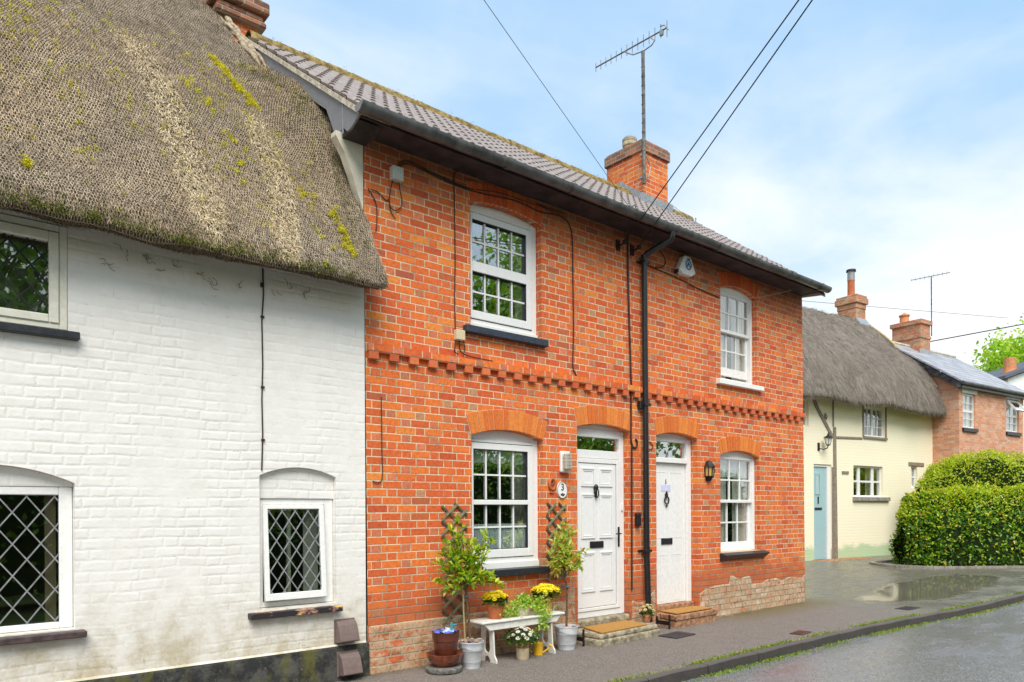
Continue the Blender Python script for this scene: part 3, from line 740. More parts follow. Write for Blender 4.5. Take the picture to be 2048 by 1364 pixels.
# bottom edge follows the door openings so that the front stays one sheet
out = [(0, 0.0), (OP['d3'][0], 0.0)]
d3 = arch_loop(*OP['d3']); d5 = arch_loop(*OP['d5'])
def door_notch(h): return [h[0]] + list(reversed(h[2:])) + [h[1]]
outline = [(0.0, 0.0)] + door_notch(d3) + door_notch(d5) + [(8.135, 0.0), (8.08, EZ), (-0.02, EZ)]
mb = MB(); wall_front(mb, outline, [holes[i] for i in (0, 1, 4, 5)], 0.0, RV)
for h in (d3, d5):
    n = len(h)
    mb.add([(p[0], 0, p[1]) for p in h] + [(p[0], RV, p[1]) for p in h], [(i, (i + 1) % n, (i + 1) % n + n, i + n) for i in range(1, n)])
# right gable and back
mb.add([(8.135, 0, 0), (8.135, 4.9, 0), (8.08, 4.9, EZ), (8.08, 2.3, 7.0), (8.08, 0, EZ)], [(0, 1, 2, 3, 4)])
mb.add([(8.135, 4.9, 0), (-0.02, 4.9, 0), (-0.02, 4.9, EZ), (8.08, 4.9, EZ)], [(0, 1, 2, 3)])
mb.add([(-0.02, 0.3, 0), (-0.02, 4.9, 0), (-0.02, 4.9, EZ), (-0.02, 2.3, 7.0), (-0.02, 0.3, EZ + 0.2)], [(0, 1, 2, 3, 4)])
wall = mb.build('wall', M['brick'], cottage)
# rooms behind the windows: back wall, floors and ceilings
mb = MB()
mb.box(0.05, 8.0, 1.9, 1.95, 0.02, 5.0); mb.box(0.05, 8.0, RV + 0.12, 1.9, 2.72, 2.80); mb.box(0.05, 8.0, RV + 0.12, 1.9, 4.98, 5.03)
mb.box(2.55, 2.6, RV + 0.12, 1.9, 0.02, 4.98); mb.box(5.45, 5.5, RV + 0.12, 1.9, 0.02, 4.98); mb.box(0.05, 0.1, RV + 0.1, 1.9, 0.02, 4.98); mb.box(7.95, 8.0, RV + 0.1, 1.9, 0.02, 4.98)
mb.build('room_lining', M['interior'], cottage)
# rough plinth courses
def rough_slab(name, x0, x1, z0, ztop, y0, mat, seed, parent, step=0.035, amp=0.02, batter=0.02, ends=True):
    nx = int((x1 - x0) / step) + 1; nz = 22
    P = np.zeros((nx, nz + 2, 3))
    for i, x in enumerate(np.linspace(x0, x1, nx)):
        zt = ztop(x)
        for j in range(nz):
            z = z0 + (zt - z0) * j / (nz - 1)
            P[i, j] = (x, -y0 - batter * (1 - j / (nz - 1)), z)
        P[i, nz] = (x, -y0 + 0.012, zt + 0.008); P[i, nz + 1] = (x, 0.01, zt + 0.022)
    nn = vnoise(P[:, :nz] * np.array([9, 9, 14.]), seed) - 0.5 + 0.5 * (vnoise(P[:, :nz] * np.array([26, 9, 30.]), seed + 1) - 0.5)
    P[:, :nz, 1] -= nn * amp
    if ends: P[0, :, 1] = 0.01; P[-1, :, 1] = 0.01
    v, q = grid_mesh(P)
    return mesh_obj(name, v, q, mat, parent)
rough_slab('plinth', 0.0, 2.76, -0.03, lambda x: 0.45 + 0.03 * math.floor(x * 3) / 9 + (0.15 if x > 2.62 else 0), 0.014, M['brick_base'], 1, cottage)
rough_slab('plinth', 3.76, 4.25, -0.03, lambda x: 0.46 + 0.12 * math.sin(x * 6), 0.014, M['brick_base'], 2, cottage)
rough_slab('plinth', 5.19, 8.14, -0.03, lambda x: 0.40 + 0.02 * (x - 5.2) + 0.05 * (vnoise(np.array([x * 5, 0, 0]), 3) - 0.5) * 2 + (0.12 if 5.95 < x < 6.5 else 0), 0.006, M['brick_stone'], 4, cottage, amp=0.016, batter=0.010)

# string course with dentils
mb = MB(); zt, per = 3.135, 0.2233
mb.box(0.0, 8.10, -0.048, -0.0, 3.062, 3.128)
sc = mb.build('string_course', M['brick'], cottage)
pts = [(0.0, 3.0595)]; x = 0.008
while x < 8.0:
    zb_ = 2.985 + random.uniform(-.003, .003); x1_ = min(x + .104 + random.uniform(-.004, .004), 8.098)
    pts += [(x, 3.052), (x, zb_), (x1_, zb_), (x1_, 3.052)]; x += per
pts += [(8.10, 3.052), (8.10, 3.0595)]
MB().prism(pts, -.045, 0.0).build('dentil_course', M['dentil'], cottage, bevel=0.003)

# arches
for kk, mat, nb, th in (('wll', 'arch_orange', 16, 0.222), ('d3', 'arch_orange', 15, 0.222), ('d5', 'arch_orange', 15, 0.222), ('wlr', 'arch_orange', 16, 0.218), ('wul', 'arch_red', 16, 0.205), ('wur', 'arch_red', 15, 0.205)):
    x0, x1, z0, zs, ri = OP[kk]
    a = arch_ring(x0, x1, zs, ri, th, -0.008, 0.10, nb, gap=0.008).build('arch', M[mat], cottage, bevel=0.003)
    MB().prism(arch_back(x0, x1, zs + 0.0, ri, th, 0), -0.0015, 0.02).build('mortar_bed', M['mortar'], a)

# ---------------------------------------------------------------- windows of the red cottage
def ring(mb, x0, x1, z0, z1, y0, y1, wl, wr=None, wb=None, wt=None):
    wr = wl if wr is None else wr; wb = wl if wb is None else wb; wt = wl if wt is None else wt
    mb.box(x0, x0 + wl, y0, y1, z0, z1); mb.box(x1 - wr, x1, y0, y1, z0, z1)
    mb.box(x0 + wl, x1 - wr, y0, y1, z0, z0 + wb); mb.box(x0 + wl, x1 - wr, y0, y1, z1 - wt, z1)
def head_panel(x0, x1, zs, rise, zlow, y0, y1):
    L = arch_loop(x0, x1, zlow, zs, rise); return MB().prism(L, y0, y1)
def curtain(parent, x0, x1, z0, z1, y, mat, waves=7, amp=0.022, name='curtain'):
    nx = 60
    P = np.array([[(x, y + amp * math.sin(2 * math.pi * waves * (x - x0) / (x1 - x0) + 0.6 * math.sin(9 * x)), z) for z in (z0, (z0 + z1) / 2, z1)] for x in np.linspace(x0, x1, nx)])
    return mesh_obj(name, *grid_mesh(P), mat, parent, smooth=180)

def pvc_window(key, zg, sillmat, label, zsill):
    x0, x1, z0, zs, ri = OP[key]; Y0 = 0.085
    wn = MB().prism(arch_loop(x0 + 0.004, x1 - 0.004, z0 + 0.004, zs - 0.002, ri), Y0 + 0.075, Y0 + 0.08)
    # outer frame as the window's own mesh
    mb = MB()
    mb.box(x0 + .003, x0 + .055, Y0, Y0 + .07, z0 + .003, zs); mb.box(x1 - .075, x1 - .003, Y0, Y0 + .07, z0 + .003, zs)
    zb, zb2, zm0, zm1, zt2, zt = zg
    mb.box(x0 + .055, x1 - .075, Y0, Y0 + .07, z0 + .003, zb - .095)                # bottom rail
    mb.box(x0 + .055, x1 - .075, Y0, Y0 + .07, zt2 + .075, zs - .03)
    win = mb.build('window', M['pvc'], cottage, bevel=0.004); win['label'] = label
    head_panel(x0 + .003, x1 - .003, zs, ri - 0.002, zs - .028, Y0 + .012, Y0 + .06).build('head_panel', M['pvc'], win)
    # subsill board, proud of the frame
    MB().box(x0 + .003, x1 - .003, Y0 - .022, Y0 - .001, z0 + .003, z0 + .075).build('subsill', M['pvc'], win, bevel=0.004)
    sx0, sx1 = x0 + .062, x1 - .082; mb = MB(); ys0 = Y0 - .012
    gx0, gx1 = x0 + .085, x1 - .160
    mb.box(sx0, gx0, ys0, Y0 + .05, zb - .088, zt2 + .068); mb.box(gx1, sx1, ys0, Y0 + .05, zb - .088, zt2 + .068)
    mb.box(gx0, gx1, ys0, Y0 + .05, zb - .088, zb); mb.box(gx0, gx1, ys0, Y0 + .05, zt2, zt2 + .068); mb.box(gx0, gx1, ys0 - .004, Y0 + .05, zm0, zm1)
    fr = mb.build('sash_frame', M['pvc'], win, bevel=0.004)
    mb = MB(); yb0, yb1 = Y0 + .020, Y0 + .030
    for za, zc in ((zb, zm0), (zm1, zt2)):
        for i in (1, 2, 3):
            xx = gx0 + (gx1 - gx0) * i / 4; mb.box(xx - .009, xx + .009, yb0, yb1, za, zc)
        zmid = (za + zc) / 2; mb.box(gx0, gx1, yb0 + .001, yb1 - .001, zmid - .009, zmid + .009)
    mb.build('glazing_bars', M['pvc'], fr)
    mb = MB()
    for za, zc in ((zb, zm0), (zm1, zt2)): mb.box(gx0 - .005, gx1 + .005, Y0 + .034, Y0 + .038, za - .005, zc + .005)
    mb.build('pane', M['glass'], win)
    mb = MB()
    for za, zc in ((zb, zm0), (zm1, zt2)): ring(mb, gx0, gx1, za, zc, ys0 + .010, Y0 + .034, .006)
    ring(mb, sx0 - .006, sx1 + .006, zb - .094, zt2 + .074, ys0 + .012, Y0 + .02, .006)
    mb.build('gasket', M['black_plastic'], win)
    MB().box(x0 - .10, x1 + .045, -.075, .09, zsill - .075, zsill).build('sill', sillmat, win, bevel=0.006)
    return win, (gx0, gx1, zb, zm0, zm1, zt2)
w1, gg = pvc_window('wul', (3.69, 0, 4.105, 4.215, 4.665, 0), M['blue_sill'], 'upper left white casement window over a blue-black sill', 3.479)
curtain(w1, 1.28, 1.42, 3.6, 4.75, 0.21, M['curtain'], 3)
curtain(w1, 2.02, 2.16, 3.6, 4.75, 0.21, M['curtain'], 3)
w2, gg = pvc_window('wll', (1.120, 0, 1.610, 1.662, 2.208, 0), M['black_paint'], 'lower left white casement window with patterned lower panes', 0.909)
curtain(w2, 1.98, 2.22, 1.0, 2.3, 0.23, M['curtain'], 5)
MB().box(1.29, 2.09, 0.1245, 0.1265, 1.10, 1.40).build('patterned_film', M['film'], w2)
# scalloped net at the top
mb = MB()
for i in range(3):
    cx = 1.44 + 0.27 * i
    P = [(cx - .135, 2.22)] + [(cx + .135 * math.cos(t), 2.12 - .06 * math.sin(t)) for t in np.linspace(math.pi, 0, 9)] + [(cx + .135, 2.22)]
    mb.prism(P, 0.150, 0.152)
mb.build('net_pelmet', M['net'], w2)

def sash_window(key, zg, label):
    x0, x1, z0, zs, ri = OP[key]; Y0 = 0.075
    zb, zm0, zm1, zt = zg
    mb = MB(); ring(mb, x0 + .003, x1 - .003, z0 + .003, zs - .01, Y0, Y0 + .11, .05, .055, .05, .04)
    win = mb.build('window', M['pvc_old'], cottage, bevel=0.004); win['label'] = label
    head_panel(x0 + .003, x1 - .003, zs, ri - .002, zs - .008, Y0 + .006, Y0 + .08).build('head_panel', M['pvc_old'], win)
    def sash(za, zc, y, wb, wt, shift):
        a, b = x0 + .055, x1 - .060
        m2 = MB(); ring(m2, a, b, za - wb, zc + wt, y, y + .04, .045, .045, wb, wt)
        s = m2.build('sash_frame', M['pvc_old'], win, bevel=0.003)
        m3 = MB()
        for i in (1, 2):
            xx = a + .045 + (b - a - .09) * i / 3; m3.box(xx - .011, xx + .011, y + .006, y + .030, za, zc)
        zmid = (za + zc) / 2; m3.box(a + .045, b - .045, y + .007, y + .029, zmid - .011, zmid + .011)
        m3.build('glazing_bars', M['pvc_old'], s)
        MB().box(a + .04, b - .04, y + .018, y + .021, za - .004, zc + .004).build('pane', M['glass_clear'], s)
    sash(zm1, zt, Y0 + .012, .045, .045, 0)
    sash(zb, zm0, Y0 + .056, .12, .045, 0)
    return win
w3 = sash_window('wlr', (1.055, 1.645, 1.690, 2.275), 'lower right white sash window over a projecting black sill')
MB().prism([(-.115, 0.885), (-.115, 0.875), (-.02, 0.80), (0.085, 0.80), (0.085, 0.915), (-.02, 0.910)], 5.70, 6.86, 'x').build('sill', M['black_paint'], w3, bevel=0.004)
w4 = sash_window('wur', (3.66, 4.175, 4.215, 4.715), 'upper right white sash window over a white sill')
MB().box(5.63, 6.80, -.07, .08, 3.358, 3.428).build('sill', M['pvc_old'], w4, bevel=0.006)
for wn, za, zc in ((w3, 0.95, 2.33), (w4, 3.5, 4.80)):
    curtain(wn, 5.78, 6.14, za, zc, 0.20, M['curtain'], 5); curtain(wn, 6.34, 6.72, za, zc, 0.20, M['curtain'], 5)
curtain(w3, 5.80, 6.68, 2.03, 2.33, 0.165, M['net'], 9, 0.01, 'net_pelmet')
mb = MB(); mb.lathe([(0.02, -.16), (0.14, -.12), (0.2, 0), (0.14, .12), (0.02, .16)], (6.12, 0.75, 4.66), 20)
mb.build('paper_lampshade', M['net'], w4, smooth=60)

# ---------------------------------------------------------------- doors
def panel_molding(mb, x0, x1, z0, z1, y, w=0.022, h=0.014):
    for k, (inset, dep) in enumerate(((0, h), (w * 1.3, h * 0.55))):
        a, b, c, d = x0 + inset, x1 - inset, z0 + inset, z1 - inset; ww = w * (1 - 0.35 * k)
        mb.box(a, b, y - dep, y, d - ww, d); mb.box(a, b, y - dep, y, c, c + ww)
        mb.box(a, a + ww, y - dep, y, c + ww, d - ww); mb.box(b - ww, b, y - dep, y, c + ww, d - ww)
Y3 = 0.10
x0, x1, z0, zs, ri = OP['d3']
mb = MB(); mb.box(x0 + .003, x0 + .068, Y3, Y3 + .08, .225, zs); mb.box(x1 - .085, x1 - .003, Y3, Y3 + .08, .225, zs)
mb.box(x0 + .068, x1 - .085, Y3, Y3 + .08, zs - .10, zs - .002); mb.box(x0 + .068, x1 - .085, Y3, Y3 + .08, 2.185, 2.285); mb.box(x0 + .068, x1 - .085, Y3, Y3 + .08, .225, .300)
door3 = mb.build('door_frame', M['pvc'], cottage, bevel=0.005); door3['label'] = 'white frame of the left front door with glass above it'
head_panel(x0 + .003, x1 - .003, zs, ri - .002, zs - .001, Y3 + .01, Y3 + .07).build('head_panel', M['pvc'], door3)
MB().box(x0 + .06, x1 - .08, Y3 + .03, Y3 + .036, 2.28, 2.45).build('fanlight_pane', M['glass'], door3)
mb = MB(); mb.box(2.868, 2.906, Y3 - .012, Y3 + .05, .305, 2.18); mb.box(3.592, 3.652, Y3 - .012, Y3 + .05, .305, 2.18); mb.box(2.906, 3.592, Y3 - .012, Y3 + .05, 2.125, 2.18); mb.box(2.906, 3.592, Y3 - .012, Y3 + .05, .305, .345)
mb.build('door_surround', M['pvc'], door3, bevel=0.004)
MB().box(2.90, 3.60, Y3 + .020, Y3 + .022, .34, 2.13).build('door_seal', M['black_plastic'], door3)
dl = MB().box(2.908, 3.578, Y3 - .002, Y3 + .045, .352, 2.118).build('door', M['pvc'], cottage, bevel=0.002)
dl['label'] = 'white six panel front door with lion knocker'
mb = MB()
for xa, xb in ((2.955, 3.195), (3.275, 3.515)):
    for za, zb in ((1.835, 2.065), (1.195, 1.745), (.54, 1.03)): panel_molding(mb, xa, xb, za, zb, Y3 - .002)
mb.build('panel_moulding', M['pvc'], dl, bevel=0.003)
MB().box(3.10, 3.345, Y3 - .016, Y3 - .002, 1.075, 1.16).build('letterbox', M['black_plastic'], dl, bevel=0.006)
mb = MB(); mb.lathe([(0.0, 0), (.032, .008), (.034, .03), (.02, .048), (0.0, .052)], (0, 0, 0), 14)
kn = MB(); kn.add([(3.20 + p[0], Y3 - .004 - p[2] * .9, 1.825 + p[1] * 1.15) for p in mb.v], mb.f)
kn.tube([(3.20 + .034 * math.sin(t), Y3 - .035, 1.765 - .055 * math.cos(t) - .01) for t in np.linspace(-2.7, 2.7, 16)], .0085, 8)
kn.box(3.178, 3.222, Y3 - .022, Y3 - .002, 1.70, 1.86)
kn.build('door_knocker', M['iron'], dl, bevel=0.003)
hd = MB(); hd.box(3.602, 3.634, Y3 - .022, Y3 - .0122, 1.08, 1.33); hd.tube([(3.618, Y3 - .02, 1.245), (3.618, Y3 - .062, 1.245), (3.60, Y3 - .068, 1.245), (3.515, Y3 - .064, 1.245)], .0085, 8)
hd.build('door_handle', M['black_plastic'], door3, bevel=0.003)
bell = MB().box(3.680, 3.712, Y3 - .02, Y3 - .0005, 1.535, 1.63).build('bell_push', M['pvc_old'], door3, bevel=0.004)

x0, x1, z0, zs, ri = OP['d5']; Y5 = 0.105
mb = MB(); mb.box(x0 + .003, x0 + .06, Y5, Y5 + .09, .255, zs); mb.box(x1 - .10, x1 - .003, Y5, Y5 + .09, .255, zs)
mb.box(x0 + .06, x1 - .10, Y5, Y5 + .09, zs - .055, zs - .002); mb.box(x0 + .06, x1 - .10, Y5 - .012, Y5 + .09, 2.185, 2.255)
door5 = mb.build('door_frame', M['pvc_old'], cottage, bevel=0.006); door5['label'] = 'white frame of the right front door with glass above it'
head_panel(x0 + .003, x1 - .003, zs, ri - .002, zs - .001, Y5 + .012, Y5 + .08).build('head_panel', M['pvc_old'], door5)
MB().box(x0 + .05, x1 - .09, Y5 + .04, Y5 + .045, 2.25, 2.48).build('fanlight_pane', M['glass'], door5)
mb = MB(); mb.box(x0 + .055, x1 - .095, Y5 + .03, Y5 + .036, 2.20, 2.27)
dl5 = MB().box(x0 + .062, x1 - .104, Y5 + .035, Y5 + .08, .262, 2.18).build('door', M['pvc_old'], cottage, bevel=0.003)
dl5['label'] = 'plain white front door numbered 5 with ring knocker'
mb = MB(); yd = Y5 + .035
for xa, xb in ((4.40, 4.63), (4.73, 4.98)):
    for za, zb in ((1.16, 2.06), (.30, .93)):
        for (a, b, c, d) in ((xa, xb, zb - .007, zb), (xa, xb, za, za + .007), (xa, xa + .007, za + .007, zb - .007), (xb - .007, xb, za + .007, zb - .007)):
            mb.box(a, b, yd - .003, yd, c, d)
mb.build('panel_moulding', M['pvc_old'], dl5)
MB().box(4.535, 4.775, yd - .014, yd - .0005, 1.07, 1.155).build('letterbox', M['black_plastic'], dl5, bevel=0.005)
kn = MB(); kn.tube([(4.64 + .045 * math.sin(t), yd - .022, 1.675 - .052 * math.cos(t)) for t in np.linspace(-2.8, 2.8, 18)], .0095, 8)
kn.box(4.622, 4.658, yd - .03, yd - .001, 1.705, 1.765); kn.lathe([(0, -.02), (.018, 0), (0, .03)], (4.64, yd - .02, 1.775), 8); kn.lathe([(0, -.03), (.014, 0), (0, .02)], (4.64, yd - .02, 1.60), 8)
kn.build('door_knocker', M['iron'], dl5)
ln = MB().box(4.545, 4.745, yd - .004, yd - .0015, 1.795, 1.885); ln.build('paper_note', M['paper'], dl5)

def text_obj(name, txt, size, mat, parent, origin, xdir, zdir, depth=0.002, align='CENTER'):
    cu = bpy.data.curves.new(name, 'FONT'); cu.body = txt; cu.size = size; cu.extrude = depth; cu.align_x = align; cu.align_y = 'CENTER'
    t = bpy.data.objects.new(name, cu); COL.objects.link(t)
    dg = bpy.context.evaluated_depsgraph_get(); me = t.evaluated_get(dg).to_mesh()
    v = np.array([tuple(p.co) for p in me.vertices]); f = [tuple(p.vertices) for p in me.polygons]
    bpy.data.objects.remove(t); bpy.data.curves.remove(cu)
    xd, zd = Vector(xdir).normalized(), Vector(zdir).normalized(); nd = xd.cross(zd)
    A = np.array([xd, zd, nd]); v = v @ A + np.array(origin)
    return mesh_obj(name, v, f, mat, parent)
text_obj('number', '5', 0.085, M['lettering'], dl5, (4.64, yd - .0025, 1.925), (1, 0, 0), (0, 0, 1))
for i, s in enumerate(('No junk', 'mail', 'thank you')[:0]): pass

# ---------------------------------------------------------------- eaves, gutter, roof
mb = MB(); mb.box(-0.25, 8.13, -.335, 0.02, 5.072, 5.09); so = mb.build('soffit', M['soffit'], cottage)
MB().box(-0.25, 8.13, -.355, -.3355, 5.035, 5.13).build('fascia', M['soffit'], cottage)
gy, gzc, gr_ = -.435, 5.095, .068
def half_round(x0, x1, r, nseg=10, th=0.004):
    P = []
    for x in np.linspace(x0, x1, 60):
        sag = -0.004 * math.sin((x - x0) * 2.2)
        P.append([(x, gy - (r) * math.cos(t), gzc + sag - r * math.sin(t)) for t in np.linspace(-0.12, math.pi + 0.12, nseg)] + [(x, gy + (r - th) * math.cos(t), gzc + sag - (r - th) * math.sin(t)) for t in np.linspace(0, math.pi, nseg)])
    return grid_mesh(np.array(P))
v, q = half_round(-0.30, 8.09, gr_); gut = mesh_obj('gutter', v, q, M['gutter'], cottage, smooth=50)
for x in np.arange(0.45, 8.0, 0.92):
    P = np.array([[(x + dx, gy - (gr_ + .006) * math.cos(t), gzc - (gr_ + .006) * math.sin(t)) for t in np.linspace(-0.25, math.pi + .25, 12)] for dx in (-.03, .03)])
    mesh_obj('gutter_bracket', *grid_mesh(P), M['gutter'], gut, smooth=60)
for xe in (-0.302, 8.092):
    MB().prism([(gy - gr_ * math.cos(t), gzc - gr_ * math.sin(t)) for t in np.linspace(0, math.pi, 12)], xe - .004, xe + .004, 'x').build('gutter_end', M['barge'] if xe < 0 else M['gutter'], gut)
# downpipe
dp = MB(); pr = .038
dp.tube([(4.06, gy, 5.04), (4.06, gy, 4.98), (4.055, gy + .01, 4.945), (3.985, -.10, 4.84), (3.968, -.072, 4.80), (3.965, -.068, 4.74), (3.975, -.068, 3.0), (3.985, -.068, 1.0), (4.00, -.072, .50), (4.01, -.08, .12)], pr, 14)
dp.tube([(3.966, -.068, 4.70), (3.966, -.068, 4.82)], pr + .006, 14); dp.tube([(3.985, -.069, .98), (3.985, -.069, 1.07)], pr + .006, 14); dp.tube([(4.006, -.077, .24), (4.010, -.08, .10)], pr + .007, 14)
dpo = dp.build('downpipe', M['black_plastic'], cottage, smooth=45)
for z in (4.72, 2.88, 1.0, .20):
    mb = MB(); mb.box(3.925, 4.04, -.112, -.03, z, z + .035); mb.box(3.88, 4.06, -.02, 0, z + .004, z + .03); mb.box(3.945, 4.02, -.06, -.01, z + .002, z + .032)
    mb.build('pipe_clip', M['black_plastic'], dpo, bevel=0.004)

def Ysl(s): return -.375 + s * math.cos(R(36.3))
def Zsl(s): return 5.075 + s * math.sin(R(36.3))
SL = (2.30 + .375) / math.cos(R(36.3))
nrm = np.array([0, -math.sin(R(36.3)), math.cos(R(36.3))])
sdir = np.array([0, math.cos(R(36.3)), math.sin(R(36.3))])
rx = np.arange(-0.27, 8.14, 0.15 / 10)
def rollh(x):
    u = (x + .075) % .15 - .075
    return 0.042 * np.sqrt(np.clip(1 - (u / .046) ** 2, 0, 1))
VS, QS, base = [], [], 0; ES, EQ, eb = [], [], 0
gauge = 0.330; ncs = int(SL / gauge) + 1
for i in range(ncs):
    s0 = i * gauge - 0.02; s1 = min((i + 1) * gauge + 0.05, SL)
    if s1 - s0 < .05: break
    jit = 0.004 * np.sin(np.arange(len(rx)) // 20 * 3.1 + i * 1.7) + 0.003 * rng.normal(size=(len(rx) // 20 + 1)).repeat(20)[:len(rx)]
    h = rollh(rx)
    A = np.stack([rx, 0 * rx, 0 * rx], -1)
    o0 = np.array([0, Ysl(0), Zsl(0)])
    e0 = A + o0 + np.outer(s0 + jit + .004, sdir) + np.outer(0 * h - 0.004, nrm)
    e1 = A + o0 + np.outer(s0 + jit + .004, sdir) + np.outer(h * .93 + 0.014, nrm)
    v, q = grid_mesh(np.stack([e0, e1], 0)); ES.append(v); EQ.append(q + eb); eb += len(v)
    row1 = A + o0 + np.outer(s0 + jit, sdir) + np.outer(h + 0.010, nrm)
    row2 = A + o0 + np.outer(s0 + jit + .002, sdir) + np.outer(h + 0.020, nrm)
    row3 = A + o0 + np.outer(np.full(len(rx), s1), sdir) + np.outer(h + 0.002, nrm)
    v, q = grid_mesh(np.stack([row1, row2, row3], 0)); VS.append(v); QS.append(q + base); base += len(v)
# verge end strip and the back slope
bk = np.array([[(x, 2.30 + t * (4.975 - 2.30), 7.04 - t * 1.965 + 0.02) for t in (0, 1)] for x in (-0.27, 8.13)])
v, q = grid_mesh(bk); VS.append(v); QS.append(q + base); base += len(v)
roof = mesh_obj('roof', np.concatenate(VS), np.concatenate(QS), M['tile'], cottage, smooth=35)
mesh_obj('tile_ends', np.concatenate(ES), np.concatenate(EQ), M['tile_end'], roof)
# undercloak and bedding at the left verge
mb = MB()
mb.prism([(-.385, 5.035), (-.39, 5.085), (2.30, 7.050), (2.30, 7.0)], -.276, .05, 'x')
mb.build('verge_bedding', M['cement'], roof)
mb = MB()
mb.prism([(-.06, 5.285), (2.30, 7.015), (2.30, 6.84), (.30, 5.37), (.12, 5.05), (-.06, 5.05)], -.252, -.232, 'x')
mb.prism([(-.375, 5.045), (-.06, 5.285), (-.06, 5.05), (-.13, 4.985), (-.20, 4.985)], -.258, -.236, 'x')
mb.prism([(-.065, 5.28), (-.05, 5.285), (-.05, 4.99), (-.065, 4.99)], -.268, -.250, 'x')
mb.build('bargeboard', M['barge'], roof, bevel=0.004)
MB().prism([(.10, 5.10), (.30, 5.36), (2.35, 6.86), (2.35, 6.5), (.5, 4.9), (.2, 4.7)], -.10, -.09, 'x').build('verge_render', M['cement'], roof)
MB().prism([(-.20, 4.985), (.05, 4.985), (.05, 5.045), (-.285, 5.045)], -.235, 0.0, 'x').build('eaves_box', M['soffit'], cottage)
MB().prism([(-.375, 5.04), (2.3, 7.0), (2.3, 6.85), (-.375, 4.98)], 8.10, 8.128, 'x').build('bargeboard', M['cement'], roof)
MB().prism([(-.375, 5.01), (.0, 5.05), (.4, 5.2), (.4, 5.5)], 8.07, 8.10, 'x').build('verge_soffit', M['render'], roof)
# ridge tiles
mb = MB(); x = -0.27; i = 0
while x < 8.1:
    xe = min(x + .325, 8.13); e = random.uniform(-.006, .006)
    P = np.array([[(xx, 2.30 + rr * math.cos(t), 7.015 + e + rr * .95 * math.sin(t)) for t in np.linspace(-.1, math.pi + .1, 10)] for xx, rr in ((x, .125), (x + .02, .13), (xe + .01, .122))])
    v, q = grid_mesh(P); mb.add(v, [tuple(t) for t in q]); x = xe
mb.build('ridge', M['ridge_moss'], roof, smooth=60)
# moss on tile noses and ridge
def clumps(C, N, n, r, mat, name, parent, size):
    k = len(C); idx = rng.integers(0, k, n)
    p = C[idx] + rng.normal(size=(n, 3)) * r
    d = rdir(n) * .9 + N
    v, f = leaves(p, d, rdir(n), rng.uniform(.5, 1.2, n) * size, size * .7)
    return mesh_obj(name, v, f, mat, parent)
cx = rng.uniform(-.2, 8.05, 260); ci = rng.integers(0, ncs - 1, 260)
Cm = np.stack([np.round(cx / .15) * .15 + rng.normal(0, .03, 260), Ysl(ci * gauge - .02) + 0 * cx, Zsl(ci * gauge - .02)], -1) + nrm * .035
Cr = np.stack([rng.uniform(-.2, 8.05, 420), 2.30 - rng.uniform(.02, .14, 420), 7.0 + rng.uniform(.0, .10, 420)], -1)
clumps(np.concatenate([Cm, Cr]), nrm, 6000, .018, M['moss_roof'], 'moss', roof, .011)

# chimneys of the red cottage
def chimney(name, x0, x1, y0, y1, z0, z1, parent, brick, label=None, capz=.2, oversail=.035):
    mb = MB(); mb.box(x0, x1, y0, y1, z0, z1 - capz)
    ch = mb.build(name, brick, parent)
    if label: ch['label'] = label
    cp = MB(); cp.box(x0 - oversail, x1 + oversail, y0 - oversail, y1 + oversail, z1 - capz, z1 - .02); cp.box(x0 - .01, x1 + .01, y0 - .01, y1 + .01, z1 - .02, z1 + .015)
    return ch, cp
m, g = newmat('sooty_cap_brick'); P = g.pos(); x_, y_, z_ = g.xyz(P)
d, rnd, hd_, row, rc = bond(g, g.m('ADD', x_, y_), z_, .0765, .225, False, seed=51.0)
c = g.mix(rnd, (0.16, 0.08, 0.055), (0.48, 0.20, 0.12)); c = g.mix(g.step(g.noise(P, 9, 5, .75), .50, .66), c, (0.20, 0.15, 0.12)); c = g.mix(g.step(g.noise(P, 24, 5, .75), .58, .68), c, (0.42, 0.38, 0.30))
c = g.mix(g.step(d, .009, .004), c, (0.36, 0.29, 0.22))
g.out(g.bsdf(c, .9, g.bump(g.noise(P, 20, 5), .8, .01), .2)); M['cap_brick'] = m
ch, cp = chimney('chimney', 6.38, 7.06, 1.95, 2.78, 6.3, 7.90, cottage, M['brick_chimney'], 'brick chimney on the ridge with a single buff pot')
cp.build('cap', M['cap_brick'], ch, bevel=0.01)
mb = MB(); mb.box(6.37, 7.07, 1.935, 1.95, 6.87, 6.935); mb.build('drip_course', M['brick_chimney'], ch)
MB().lathe([(.115, 0), (.125, .05), (.11, .08), (.108, .20), (.13, .22), (.135, .27), (.125, .285), (.135, .30), (.132, .33), (.10, .335), (.095, .1)], (6.74, 2.55, 7.90), 22).build('chimney_pot', M['pot_buff'], ch, smooth=40)
MB().lathe([(.135, 0), (.10, .05), (.03, .09), (.005, .10)], (6.74, 2.55, 8.235), 20).build('pot_cowl', M['lead'], ch, smooth=50)
mb = MB()
mb.prism([(1.78, 6.66), (1.78, 6.70), (1.945, 6.83), (1.945, 6.93), (1.90, 6.96), (1.93, 6.72)], 6.30, 7.15, 'x')
for i in range(5):
    yy = 1.93 + i * .11; z = 7.075 + .735 * (yy - 2.30) + .03
    mb.prism([(yy, z - .03), (yy, z + .14), (yy + .108, z + .20), (yy + .108, z + .05)], 6.355, 6.375, 'x')
mb.build('flashing', M['lead'], ch)
ch2, cp2 = chimney('chimney', -.42, .03, 2.75, 3.35, 6.2, 7.86, cottage, M['brick_chimney'], 'old chimney at the left end of the ridge, behind the thatch', capz=.36, oversail=.05)
